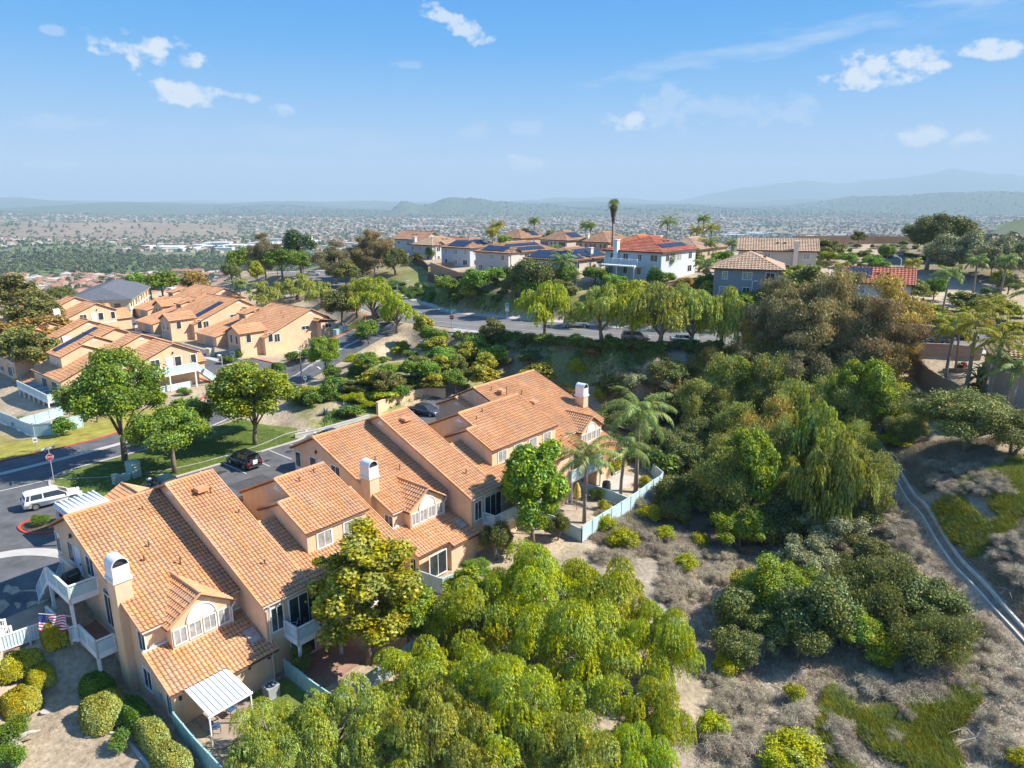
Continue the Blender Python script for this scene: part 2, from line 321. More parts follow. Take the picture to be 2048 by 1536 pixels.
def leafm(name, c, tr=.28, isl=.5, hue=.022, rough=.5):
    return mat(name, c, rough, spec=.25, island=isl, hue=hue, trans=tr, objvar=.12, nscale=.35, namt=.16, hnoise=1)
M['pepper'] = leafm('pepper_leaf', (.42, .48, .035))
M['pepper2'] = leafm('olive_pepper_leaf', (.40, .44, .075))
M['broad'] = leafm('broad_leaf', (.20, .31, .035))
M['gum'] = leafm('sweetgum_leaf', (.40, .39, .035), hue=.035)
M['gumgreen'] = leafm('green_gum_leaf', (.27, .36, .028), hue=.03)
M['olive'] = leafm('olive_leaf', (.23, .24, .06), hue=.025)
M['euc'] = leafm('gum_tree_leaf', (.36, .285, .115), hue=.03, isl=.4)
M['eucgreen'] = leafm('green_gum_tree_leaf', (.33, .35, .075), hue=.035, isl=.4)
M['eucdark'] = leafm('dark_gum_tree_leaf', (.27, .24, .11), hue=.03, isl=.4)
M['eucgold'] = leafm('gold_gum_tree_leaf', (.48, .36, .08), hue=.03, isl=.4)
M['oak'] = leafm('dark_oak_leaf', (.17, .195, .05), tr=.18)
M['sage'] = leafm('sage_leaf', (.30, .31, .15), tr=.2)
M['pine'] = leafm('pine_needles', (.075, .13, .045), tr=.15)
M['autumn'] = leafm('autumn_leaf', (.38, .24, .055), hue=.03)
M['hedge'] = leafm('hedge_leaf', (.36, .38, .09), tr=.2, hue=.03)
M['hedgeyel'] = leafm('yellow_hedge_leaf', (.43, .42, .04), tr=.2, hue=.02)
M['bushgreen'] = leafm('bush_leaf', (.13, .22, .03), tr=.2)
M['lime'] = leafm('lime_leaf', (.38, .42, .03), hue=.02)
M['palm'] = leafm('palm_frond', (.27, .36, .09), tr=.25, isl=.25)
M['palmyel'] = leafm('yellow_palm_frond', (.40, .38, .04), tr=.3, isl=.25)
M['palmdead'] = leafm('dead_frond', (.16, .11, .07), tr=.1, isl=.2)
M['agave'] = leafm('agave_leaf', (.14, .22, .19), tr=.1)
M['twig'] = leafm('dry_twig', (.43, .365, .27), tr=.1, isl=.35, hue=.02)
M['juniper'] = leafm('juniper_mat', (.27, .29, .045), tr=.15, isl=.35)
M['farleaf'] = leafm('far_tree_leaf', (.115, .155, .055), tr=0)

# ------------------------------------------------------------------ mesh builder
class MB:
    def __init__(s): s.v = []; s.f = []; s.n = 0; s.m = []
    def add(s, verts, faces, mi=0):
        verts = np.asarray(verts, float).reshape(-1, 3); s.v.append(verts)
        for f in faces: s.f.append([i+s.n for i in f]); s.m.append(mi)
        s.n += len(verts); return s
    def addq(s, verts, quads, mi=0):                 # numpy arrays of quads, fast path
        verts = np.asarray(verts, float).reshape(-1, 3); s.v.append(verts)
        q = (np.asarray(quads)+s.n); s.f.extend(q.tolist()); s.m.extend([mi]*len(q)); s.n += len(verts); return s
    def box(s, a, b, mi=0):
        x0, y0, z0 = a; x1, y1, z1 = b
        return s.add([(x0,y0,z0),(x1,y0,z0),(x1,y1,z0),(x0,y1,z0),(x0,y0,z1),(x1,y0,z1),(x1,y1,z1),(x0,y1,z1)],
                     [(0,3,2,1),(4,5,6,7),(0,1,5,4),(1,2,6,5),(2,3,7,6),(3,0,4,7)], mi)
    def beam(s, p, q, w, h, mi=0, up=(0, 0, 1)):
        p = np.array(p, float); q = np.array(q, float); d = q-p; L = np.linalg.norm(d)
        if L < 1e-6: return s
        d /= L; up = np.array(up, float); r = np.cross(d, up); nr = np.linalg.norm(r)
        if nr < 1e-4: r = np.cross(d, (1, 0, 0)); nr = np.linalg.norm(r)
        r /= nr; u = np.cross(r, d); vs = []
        for e in (p, q):
            for (a, b) in ((-1, -1), (1, -1), (1, 1), (-1, 1)): vs.append(e+r*a*w/2+u*b*h/2)
        return s.add(vs, [(0,1,2,3),(7,6,5,4),(0,4,5,1),(1,5,6,2),(2,6,7,3),(3,7,4,0)], mi)
    def tube(s, pts, rad, k=8, mi=0, cap=True):
        pts = [np.array(p, float) for p in pts]; n = len(pts)
        if np.isscalar(rad): rad = [rad]*n
        vs = []; prev = None
        for i, p in enumerate(pts):
            d = pts[min(i+1, n-1)]-pts[max(i-1, 0)]; d /= (np.linalg.norm(d)+1e-9)
            a = np.array((0, 0, 1.)) if abs(d[2]) < .9 else np.array((1., 0, 0))
            if prev is not None: a = prev
            r = np.cross(d, a); nr = np.linalg.norm(r)
            if nr < 1e-3: r = np.cross(d, (1, .3, .2)); nr = np.linalg.norm(r)
            r /= nr; u = np.cross(r, d); prev = u if False else a
            for j in range(k):
                t = 2*math.pi*j/k; vs.append(p+(r*math.cos(t)+u*math.sin(t))*rad[i])
        fs = [(i*k+j, i*k+(j+1) % k, (i+1)*k+(j+1) % k, (i+1)*k+j) for i in range(n-1) for j in range(k)]
        if cap: fs += [tuple(range(k-1, -1, -1)), tuple((n-1)*k+j for j in range(k))]
        return s.add(vs, fs, mi)
    def poly(s, pts, th_vec, mi=0):                   # extrude a planar outline by a vector
        n = len(pts); p = np.array(pts, float); t = np.array(th_vec, float)
        return s.add(np.vstack([p, p+t]), [tuple(range(n-1, -1, -1)), tuple(range(n, 2*n))]+[(i, (i+1) % n, (i+1) % n+n, i+n) for i in range(n)], mi)
    def lathe(s, prof, c, k=16, mi=0, sq=1.0):
        vs = [(c[0]+r*math.cos(2*math.pi*j/k), c[1]+r*sq*math.sin(2*math.pi*j/k), c[2]+z) for (r, z) in prof for j in range(k)]
        n = len(prof); fs = [(i*k+j, i*k+(j+1) % k, (i+1)*k+(j+1) % k, (i+1)*k+j) for i in range(n-1) for j in range(k)]
        return s.add(vs, fs, mi)
    def mesh(s, name, mats, smooth=False, tf=None):
        me = bpy.data.meshes.new(name); v = np.vstack(s.v) if s.v else np.zeros((0, 3))
        if tf is not None: v = tf(v)
        cnt = np.fromiter((len(f) for f in s.f), int, len(s.f)); idx = np.fromiter((i for f in s.f for i in f), int, int(cnt.sum()))
        fill(me, v, idx, cnt)
        if not isinstance(mats, (list, tuple)): mats = [mats]
        for m in mats: me.materials.append(m)
        if len(mats) > 1: me.polygons.foreach_set('material_index', np.array(s.m, np.int32))
        me.polygons.foreach_set('use_smooth', np.full(len(cnt), bool(smooth)))
        me.update(); return me
    def build(s, name, mats, parent=None, smooth=False, tf=None, loc=None):
        o = bpy.data.objects.new(name, s.mesh(name, mats, smooth, tf)); col.objects.link(o)
        if parent is not None: o.parent = parent
        if loc is not None: o.location = loc
        return o
def fill(me, v, idx, cnt):
    me.vertices.add(len(v)); me.vertices.foreach_set('co', np.ascontiguousarray(v, np.float32).ravel())
    me.loops.add(len(idx)); me.loops.foreach_set('vertex_index', np.ascontiguousarray(idx, np.int32))
    me.polygons.add(len(cnt)); st = np.concatenate([[0], np.cumsum(cnt)[:-1]]) if len(cnt) else np.zeros(0)
    me.polygons.foreach_set('loop_start', st.astype(np.int32)); me.polygons.foreach_set('loop_total', np.asarray(cnt, np.int32)); me.update(calc_edges=True)
def npmesh(name, v, quads, m, smooth=False):
    me = bpy.data.meshes.new(name); q = np.asarray(quads); fill(me, v, q.ravel(), np.full(len(q), q.shape[1]))
    me.materials.append(m)
    me.polygons.foreach_set('use_smooth', np.full(len(q), bool(smooth))); return me
def tag(o, label=None, cat=None, group=None, kind=None):
    if label: o['label'] = label
    if cat: o['category'] = cat
    if group: o['group'] = group
    if kind: o['kind'] = kind
    return o
def empty(name, loc=(0, 0, 0), rz=0, label=None, cat=None, group=None, parent=None):
    o = bpy.data.objects.new(name, None); o.empty_display_size = .3; col.objects.link(o); o.location = loc; o.rotation_euler = (0, 0, rz)
    if parent is not None: o.parent = parent
    return tag(o, label, cat, group)
def link(name, me, parent=None, loc=None, rz=None, sc=None):
    o = bpy.data.objects.new(name, me); col.objects.link(o)
    if parent is not None: o.parent = parent
    if loc is not None: o.location = loc
    if rz is not None: o.rotation_euler = (0, 0, rz)
    if sc is not None: o.scale = (sc, sc, sc) if np.isscalar(sc) else sc
    return o
def copy_tree(root, loc, rz=0, sc=1, label=None, group=None):
    r = root.copy(); col.objects.link(r); r.location = loc; r.rotation_euler = (0, 0, rz); r.scale = (sc, sc, sc) if np.isscalar(sc) else sc
    if label: r['label'] = label
    if group: r['group'] = group
    def rec(a, b):
        for ch in a.children:
            c = ch.copy(); col.objects.link(c); c.parent = b; rec(ch, c)
    rec(root, r); return r
def text_mesh(s, size, depth, m):
    c = bpy.data.curves.new('t', 'FONT'); c.body = s; c.size = size; c.extrude = depth; c.align_x = 'CENTER'; c.align_y = 'CENTER'
    o = bpy.data.objects.new('t', c); col.objects.link(o); dg = bpy.context.evaluated_depsgraph_get(); dg.update()
    me = bpy.data.meshes.new_from_object(o.evaluated_get(dg)); bpy.data.objects.remove(o); bpy.data.curves.remove(c)
    me.materials.clear(); me.materials.append(m); return me

# ------------------------------------------------------------------ ground
def inpoly(x, y, poly):
    x = np.asarray(x); y = np.asarray(y); c = np.zeros(x.shape, bool); n = len(poly)
    for i in range(n):
        x0, y0 = poly[i][:2]; x1, y1 = poly[(i+1) % n][:2]
        if y0 == y1: continue
        c ^= ((y0 > y) != (y1 > y)) & (x < (x1-x0)*(y-y0)/(y1-y0)+x0)
    return c
def vnoise(x, y, s, seed=0):
    x = x/s; y = y/s; xi = np.floor(x).astype(int); yi = np.floor(y).astype(int); fx = x-xi; fy = y-yi; fx = fx*fx*(3-2*fx); fy = fy*fy*(3-2*fy)
    def h(a, b):
        n = np.sin(a*127.1+b*311.7+seed*74.7)*43758.5453; return n-np.floor(n)
    return (h(xi, yi)*(1-fx)+h(xi+1, yi)*fx)*(1-fy)+(h(xi, yi+1)*(1-fx)+h(xi+1, yi+1)*fx)*fy
def pxg(*pts): return [tuple(G(*p)[:2]) for p in pts]
def build_ground():
    ny, nx = _X.shape; v = np.stack([_X, _Y, GZ], -1).reshape(-1, 3)
    a = (np.arange(ny-1)[:, None]*nx+np.arange(nx-1)[None, :]).ravel()
    q = np.stack([a, a+1, a+nx+1, a+nx], 1)
    me = npmesh('ground', v, q, None, True); me.materials.clear()
    X, Y = _X, _Y; r = np.hypot(X, Y)
    c = np.zeros(X.shape+(3,)); c[:] = (.40, .32, .23)
    def put(mask, colr, k=1.0):
        kk = (mask*k)[..., None]; c[:] = c*(1-kk)+np.array(colr)*kk
    n1 = vnoise(X, Y, 6, 1); n2 = vnoise(X, Y, 2.2, 2); n3 = vnoise(X, Y, 17, 3)
    canyon = inpoly(X, Y, pxg((1130, 1100), (1330, 990), (1330, 860), (1250, 760), (1420, 740), (1750, 760), (1840, 830), (2100, 1000), (2600, 1500), (1300, 1900), (300, 1900), (500, 1500), (900, 1350)))
    put(canyon, (.35, .29, .215)); put(canyon & (n1 > .55), (.26, .225, .185), .7); put(canyon & (n2 > .7), (.38, .31, .25), .5)
    path = np.array([G(*p)[:2] for p in ((1440, 1560), (1478, 1490), (1520, 1420), (1560, 1360))])
    for i in range(3):
        p, q2 = path[i], path[i+1]; d = q2-p; t = np.clip(((X-p[0])*d[0]+(Y-p[1])*d[1])/(d@d), 0, 1); ds = np.hypot(X-p[0]-t*d[0], Y-p[1]-t*d[1]); put(ds < .8, (.45, .38, .30), .8)
    hill = inpoly(X, Y, pxg((560, 545), (740, 505), (860, 535), (1060, 575), (1600, 605), (2048, 610), (2048, 680), (1370, 662), (1000, 632), (900, 612), (820, 606), (700, 570)))
    put(hill, (.30, .26, .14)); put(hill & (n1 > .55), (.17, .20, .05), .6)
    low = inpoly(X, Y, pxg((820, 600), (900, 612), (1000, 630), (1370, 660), (1370, 640), (1000, 600), (860, 585)))
    put(low, (.16, .19, .045), .7)
    slope = inpoly(X, Y, pxg((560, 800), (700, 745), (870, 680), (1000, 690), (1370, 705), (1700, 705), (1500, 760), (1200, 770), (900, 800), (880, 830), (640, 880)))
    put(slope, (.40, .325, .22)); put(slope & (n1 > .5), (.20, .22, .06), .75); put(slope & (n3 > .7), (.48, .40, .29), .4)
    back = inpoly(X, Y, pxg((1560, 500), (1640, 480), (2048, 480), (2048, 560), (1800, 550)))
    put(back, (.27, .22, .155)); put(back & (n1 > .6), (.25, .22, .14), .6)
    left = inpoly(X, Y, [tuple(W(u, v)[:2]) for (u, v) in ((-40, -49), (34, -49), (22, -60), (10, -58), (10, -120), (-60, -120))])
    put(left, (.27, .235, .075)); put(left & (n1 > .5), (.33, .25, .11), .7)
    # the far land
    f = np.clip((r-260)/120, 0, 1)[..., None]; fa = vnoise(X, Y, 240, 5); fb = vnoise(X, Y, 90, 6); fc = vnoise(X, Y, 900, 7)
    far = np.zeros_like(c); far[:] = (.17, .185, .10)
    far = np.where((fa > .55)[..., None], np.array((.19, .185, .12)), far); far = np.where((fb > .72)[..., None], np.array((.11, .14, .06)), far)
    far = np.where(((fc > .62) & (r > 3000))[..., None], np.array((.26, .21, .15)), far)
    far = np.where((r > 6300)[..., None], np.array((.10, .125, .085)), far)
    th = np.degrees(np.arctan2(X, Y))
    br = (th < -21) & (r > 3300) & (r < 5600); far = np.where(br[..., None], np.array((.25, .19, .135))*(.8+.4*fa[..., None]), far)
    fld = (th < -33) & (r > 1050) & (r < 1400); far = np.where(fld[..., None], np.array((.42, .32, .20)), far)
    wood = (th < -4) & (r > 1250) & (r < 1850) & ~fld; far = np.where(wood[..., None], np.array((.13, .18, .055)), far)
    tanr = (th > 20) & (r > 380) & (r < 1200) & (fb > .42); far = np.where(tanr[..., None], np.array((.27, .22, .15)), far)
    c = c*(1-f)+far*f
    ca = me.color_attributes.new('tone', 'FLOAT_COLOR', 'POINT'); ca.data.foreach_set('color', np.concatenate([c.reshape(-1, 3), np.ones((c.size//3, 1))], 1).astype(np.float32).ravel())
    m = bpy.data.materials.new('soil'); m.use_nodes = True; nt = m.node_tree; N = nt.nodes; L = nt.links; b = N['Principled BSDF']; b.inputs['Roughness'].default_value = .95; b.inputs['Specular IOR Level'].default_value = .1
    at = N.new('ShaderNodeAttribute'); at.attribute_name = 'tone'; ge = N.new('ShaderNodeNewGeometry'); cc = at.outputs['Color']
    for (sc, lo, hi, det) in ((2.5, .62, 1.38, 8), (.22, .78, 1.22, 4), (.02, .82, 1.18, 5)):
        n = N.new('ShaderNodeTexNoise'); n.inputs['Scale'].default_value = sc; n.inputs['Detail'].default_value = det; n.inputs['Roughness'].default_value = .7; L.new(ge.outputs['Position'], n.inputs[0])
        mr = N.new('ShaderNodeMapRange'); mr.inputs[1].default_value = .3; mr.inputs[2].default_value = .7; mr.inputs[3].default_value = lo; mr.inputs[4].default_value = hi; L.new(n.outputs[0], mr.inputs[0])
        h = N.new('ShaderNodeHueSaturation'); L.new(cc, h.inputs['Color']); L.new(mr.outputs[0], h.inputs['Value']); cc = h.outputs[0]
    L.new(cc, b.inputs['Base Color']); bp = N.new('ShaderNodeBump'); bp.inputs['Strength'].default_value = .6; bp.inputs['Distance'].default_value = .15
    n = N.new('ShaderNodeTexNoise'); n.inputs['Scale'].default_value = 3; n.inputs['Detail'].default_value = 8; L.new(ge.outputs['Position'], n.inputs[0]); L.new(n.outputs[0], bp.inputs['Height']); L.new(bp.outputs[0], b.inputs['Normal'])
    me.materials.append(m)
    return tag(link('ground', me), kind='structure')
build_ground()

def resample(pts, step, closed=False):
    pts = [np.array(p, float)[:2] for p in pts]
    if closed: pts = pts+[pts[0]]
    o = []
    for a, b in zip(pts[:-1], pts[1:]):
        n = max(1, int(np.linalg.norm(b-a)/step)); o += [a+(b-a)*i/n for i in range(n)]
    if not closed: o.append(pts[-1])
    return np.array(o)
def smooth_line(pts, n=8):
    P = [np.array(p, float)[:2] for p in pts]; P = [2*P[0]-P[1]]+P+[2*P[-1]-P[-2]]; o = []
    for i in range(1, len(P)-2):
        for k in range(n):
            t = k/n; a, b, c, d = P[i-1:i+3]
            o.append(.5*((2*b)+(-a+c)*t+(2*a-5*b+4*c-d)*t*t+(-a+3*b-3*c+d)*t**3))
    o.append(P[-2]); return np.array(o)
def drape(name, poly, off, m, kind='structure', step=1.5, **kw):
    B = resample(poly, step, True); lo = B.min(0); hi = B.max(0)
    gx, gy = np.meshgrid(np.arange(lo[0], hi[0], step)+.37, np.arange(lo[1], hi[1], step)+.41); gx = gx.ravel(); gy = gy.ravel()
    k = inpoly(gx, gy, B); gx = gx[k]; gy = gy[k]
    d = np.ones(len(gx), bool)
    for i in range(0, len(gx), 4000): d[i:i+4000] = (((gx[i:i+4000, None]-B[None, :, 0])**2+(gy[i:i+4000, None]-B[None, :, 1])**2).min(1) > (step*.4)**2)
    pts = [Vector(p) for p in B]+[Vector((x, y)) for x, y in zip(gx[d], gy[d])]; n = len(B)
    r = delaunay_2d_cdt(pts, [(i, (i+1) % n) for i in range(n)], [list(range(n))], 1, 1e-5)
    v = np.array([tuple(p) for p in r[0]]); z = H(v[:, 0], v[:, 1])+off
    mb = MB(); mb.add(np.column_stack([v, z]), r[2]); return tag(mb.build(name, m, smooth=True), kind=kind, **kw)
def strip_pts(line, w, side=0):
    L = np.array(line)[:, :2]; d = np.gradient(L, axis=0); d /= np.linalg.norm(d, axis=1)[:, None]+1e-9; n = np.stack([d[:, 1], -d[:, 0]], 1)
    return L, n
def ribbon(name, line, w, off, m, kind='structure', cross=None, smoothn=8, **kw):
    L = smooth_line(line, smoothn) if smoothn else np.array(line)[:, :2]; L = resample(L, 1.0); L, n = strip_pts(L, w)
    k = cross or max(1, int(w/1.5)); vs = []
    for j in range(k+1):
        p = L+n*(w*(j/k-.5)); vs.append(np.column_stack([p, H(p[:, 0], p[:, 1])+off]))
    V = np.stack(vs, 1).reshape(-1, 3); a = (np.arange(len(L)-1)[:, None]*(k+1)+np.arange(k)[None, :]).ravel()
    me = npmesh(name, V, np.stack([a, a+k+1, a+k+2, a+1], 1), m, True); return tag(link(name, me), kind=kind, **kw)
def kerb(name, line, w=.16, h=.13, m=None, smoothn=8, off=0.0):
    L = smooth_line(line, smoothn) if smoothn else np.array(line)[:, :2]; L = resample(L, .8); L, n = strip_pts(L, w); vs = []
    for (s, z) in ((-.5, -.1), (-.5, h), (.5, h), (.5, -.1)):
        p = L+n*(w*s); vs.append(np.column_stack([p, H(L[:, 0], L[:, 1])+z+off]))
    V = np.stack(vs, 1).reshape(-1, 3); a = (np.arange(len(L)-1)[:, None]*4+np.arange(3)[None, :]).ravel()
    me = npmesh(name, V, np.stack([a, a+4, a+5, a+1], 1), m or M['concrete']); return tag(link(name, me), kind='structure')
def uvl(*p): return [tuple(W(a, b)[:2]) for (a, b) in p]

# roads and parking
drape('parking_lot', uvl((-16, -12.5), (54, -12.5), (54, -29.6), (36, -29.6), (33.2, -30.4), (31.5, -29.6), (8.5, -29.6), (7.2, -31.5), (6.3, -37), (8, -40.6), (-16, -40.6)), .05, M['asphalt'])
ribbon('loop_road', uvl((-30, -44.4), (-5, -44.4), (8, -44.3), (16, -44.6), (24, -46.2), (32, -49.0), (40, -52.6), (48, -56.4), (58, -60.4), (68, -63.8), (76, -66.0)), 8.6, .065, M['asphalt'])
ribbon('garage_lane', uvl((44, -56), (44.3, -66), (44.8, -80), (45, -100), (47, -118), (53, -132), (62, -143), (72, -155), (82, -168), (95, -182)), 10.4, .08, M['asphalt'])
ribbon('concrete_gutter', uvl((-30, -44.6), (-5, -44.5), (4, -44.45), (15.5, -44.75), (22, -46)), .9, .095, M['concrete'])
ribbon('concrete_gutter', uvl((36.5, -50.8), (44.2, -54.1), (52, -58), (62, -61.6), (72, -64.4)), .8, .095, M['concrete'])
ribbon('concrete_gutter', uvl((46.3, -58), (46.8, -72), (47, -100), (49, -116), (54.5, -130), (59.2, -137), (66, -149), (73, -158)), 1.3, .1, M['concrete'])
ribbon('concrete_gutter', uvl((-16, -24.5), (-8, -24.3), (-1.5, -23.6), (1.6, -20.0), (3.0, -14)), 1.3, .075, M['concrete'])
street_line = [p[:2] for p in STREET]
ribbon('street', street_line, 13.5, .06, M['street'], cross=8)
def offs(line, d):
    L = resample(smooth_line(line, 8), 1.0); L, n = strip_pts(L, 1); return [tuple(p) for p in (L+n*d)[::4]]
ribbon('footpath', offs(street_line[:11], -8.4)[:-1], 2.0, .12, M['concrete'])
ribbon('footpath', offs(street_line, 8.2), 1.8, .12, M['concrete'])
kerb('street_kerb', offs(street_line[:11], -6.9), .2, .15); kerb('street_kerb', offs(street_line, 6.9), .2, .15)
ribbon('lane_marking', offs(street_line, -2.6), .12, .075, M['paint']); ribbon('lane_marking', offs(street_line, 2.4), .12, .075, M['paint'])
kerb('red_kerb', uvl((-20, -49.0), (0, -48.9), (5.2, -48.97), (10, -48.7), (15.4, -48.9), (20, -50.2), (26, -52.8), (32, -56.2), (34.5, -57.6), (36.4, -59.6), (37.6, -62.7), (38, -68)), .25, .15, M['redkerb'])
kerb('red_kerb', uvl((51.8, -76), (52, -70), (51.8, -66), (54, -64.5), (60, -66.6), (68, -69.4), (75, -72), (79, -76)), .25, .15, M['redkerb'])
kerb('parking_kerb', uvl((8.6, -29.4), (14.9, -29.3), (22.2, -29.3), (27.2, -29.4), (31, -29.5), (32.4, -30.3), (33.4, -31.6)), .3, .13)
kerb('parking_kerb', uvl((33.4, -29.2), (40, -29.3), (46, -29.4)), .25, .13)
kerb('parking_kerb', uvl((7.4, -31.5), (6.5, -34), (6.4, -37), (7.4, -39.2), (10, -40.2), (18, -40.6), (26, -42.6), (34, -46)), .22, .13)
for u in (12.6, 15.4, 18.2, 21.0, 23.8, 26.6, 29.4): ribbon('bay_line', uvl((u, -29), (u, -24.4)), .11, .062, M['paint'], smoothn=0)
for u in (46.3, 51.4): ribbon('bay_line', uvl((u, -28.6), (u, -23.8)), .11, .062, M['paint'], smoothn=0)
ribbon('bay_line', uvl((2.9, -29.6), (4.4, -25.3)), .11, .062, M['paint'], smoothn=0)
ribbon('stop_line', uvl((2.6, -39.2), (7.2, -38.7)), .14, .062, M['paint'], smoothn=0)
for (u, v) in ((41.4, -61.0),): ribbon('road_letter', uvl((u, v), (u+1.2, v)), .5, .1, M['paint'], smoothn=0)
ribbon('road_letter', uvl((52, -54.6), (52.6, -56.4)), .25, .1, M['paint'], smoothn=0); ribbon('stop_line', uvl((38.6, -61.8), (43, -60.4)), .3, .1, M['paint'], smoothn=0)
M['patch'] = mat('asphalt_patch', (.075, .075, .08), .9, nscale=2, namt=.15); M['tar'] = mat('tar_seam', (.035, .035, .037), .6); M['oil'] = mat('oil_stain', (.05, .048, .046), .5, nscale=4, namt=.3)
for i, q in enumerate((((-6, -36), (-1, -36.4), (-1.4, -32), (-6, -32.6)), ((30, -19), (36, -19.3), (36, -16.4), (30, -16)), ((-10, -19), (-4, -18.6), (-5, -14.5), (-10, -15)), ((18, -23), (22, -23), (22, -20.8), (18, -20.6)))): drape('asphalt_patch', uvl(*q), .054, M['patch'], step=1.0)
for q in (((-14, -30), (-9, -28), (-4, -30), (1, -29.2)), ((10, -21), (18, -20), (27, -21.4), (38, -20)), ((-12, -42), (-4, -41.4), (2, -43)), ((46, -70), (45, -90), (47, -106)), ((-14, -35), (-8, -38), (-2, -37.6)), ((24, -24), (26, -18)), ((50, -22), (42, -20), (38, -23))): ribbon('tar_seam', uvl(*q), .07, .088 if q[0] == (46, -70) else .0585, M['tar'])
for (u, v, r_) in ((15.6, -26.4, .5), (19.4, -26.8, .6), (24.6, -26.2, .45), (27.8, -26.9, .55), (30.4, -26.0, .4), (-3, -31, .6)): drape('oil_stain', uvl(*[(u+r_*(1+.3*math.sin(k*2.3))*math.cos(k*.7), v+r_*.7*(1+.3*math.cos(k*1.7))*math.sin(k*.7)) for k in range(9)]), .06, M['oil'], step=.4)
# planted island beside the parked estate car
drape('planter_soil', uvl((1.2, -27.9), (1.6, -28.8), (3.2, -29.2), (5.4, -28), (6, -25), (3, -24.9), (1.5, -26.2)), .12, mat('planter_earth', (.13, .09, .06), .95, nscale=3, namt=.2), step=.6)
kerb('red_kerb', uvl((6, -25), (3, -24.9), (1.4, -26.2), (1.1, -27.9), (1.6, -28.9), (3.2, -29.3)), .22, .15, M['redkerb'])
# lawns
M['lawn'] = mat('lawn', (.13, .17, .035), .95, nscale=1.2, namt=.22, bump=.5, bscale=20)
M['drylawn'] = mat('dry_lawn', (.30, .27, .05), .95, nscale=.8, namt=.22, bump=.5, bscale=20)
drape('lawn', uvl((7.6, -31.6), (8.8, -29.7), (22, -29.6), (31, -29.8), (33, -33), (31, -43), (26, -42.2), (18, -40.4), (10, -40), (7.6, -39), (6.7, -37), (6.8, -34)), .035, M['lawn'])
drape('lawn', uvl((-20, -49.3), (0, -49.2), (10, -49), (15.4, -49.2), (20, -50.6), (26, -53.2), (31.5, -56.4), (20, -57.6), (10.8, -56.4), (2, -58), (-20, -60)), .035, M['drylawn'])
drape('lawn', uvl((54, -65), (60, -67), (68, -69.8), (75, -72.4), (78, -76), (74, -84), (70, -72), (54, -70)), .035, M['lawn'])
drape('lawn', uvl((4.2, 4.3), (6.9, 4.3), (6.9, 9), (1, 9), (3.6, 7)), .05, M['lawn'], step=.8)
ribbon('garden_path', uvl((7.2, -38.8), (12, -34.2), (18, -31.6), (26, -31.4), (31, -32.4), (34, -31.4)), .22, .06, M['concrete'])
ribbon('garden_path', uvl((19.2, 6.5), (19.6, 2), (20.3, -3), (20.3, -9)), 2.0, .05, mat('paving', (.22, .19, .17), .9, nscale=1, namt=.15))
drape('paving', uvl((1.0, 3.4), (4, 3.4), (4, 7.2), (.8, 7.2)), .055, mat('patio_slabs', (.34, .27, .22), .9, nscale=1, namt=.12), step=.7)
drape('paving', uvl((6.6, 3.7), (12, 3.7), (12, 7), (7.4, 7.2)), .055, mat('brick_paving', (.33, .20, .15), .9, nscale=1.5, namt=.15), step=.7)
drape('paving', uvl((33, 2.6), (42, 2.4), (45, 5.5), (36, 7.4)), .055, mat('patio_earth', (.36, .30, .24), .95, nscale=1.5, namt=.15), step=.8)
drape('paving', uvl((46, 2.6), (53, 2.2), (53, 5), (48, 5.4)), .06, M['concrete'], step=.8)
drape('drive', uvl((46.5, -60), (51.5, -60.5), (51.5, -76), (46.5, -76)), .09, M['asphalt'])
# concrete drain running down the hillside on the right
sw = [G(*p)[:2] for p in ((1744, 870), (1762, 905), (1790, 945), (1830, 1005), (1872, 1065), (1920, 1132), (1980, 1200), (2046, 1272), (2110, 1350))]
ribbon('concrete_drain', sw, .42, .02, mat('drain_bed', (.24, .20, .165), .95, nscale=2, namt=.2)); 
L_, n_ = strip_pts(resample(smooth_line(sw, 6), 1.5), 1); M['drain'] = mat('drain_concrete', (.58, .55, .50), .9, nscale=1.2, namt=.12); kerb('drain_kerb', [tuple(p) for p in L_-n_*.36], .2, .2, M['drain']); kerb('drain_kerb', [tuple(p) for p in L_+n_*.32], .14, .12, M['drain'])
def near_drain(x, y, d): return ((np.asarray(x)[..., None]-L_[:, 0])**2+(np.asarray(y)[..., None]-L_[:, 1])**2).min(-1) < d*d
kerb('garden_edging', uvl((-4, .2), (-2.9, .9), (-2.5, 2.2), (-2.5, 4.6), (-2.6, 8)), .16, .12)
kerb('garden_edging', uvl((54, 7.2), (56.5, 6), (57.5, 4)), .25, .10)

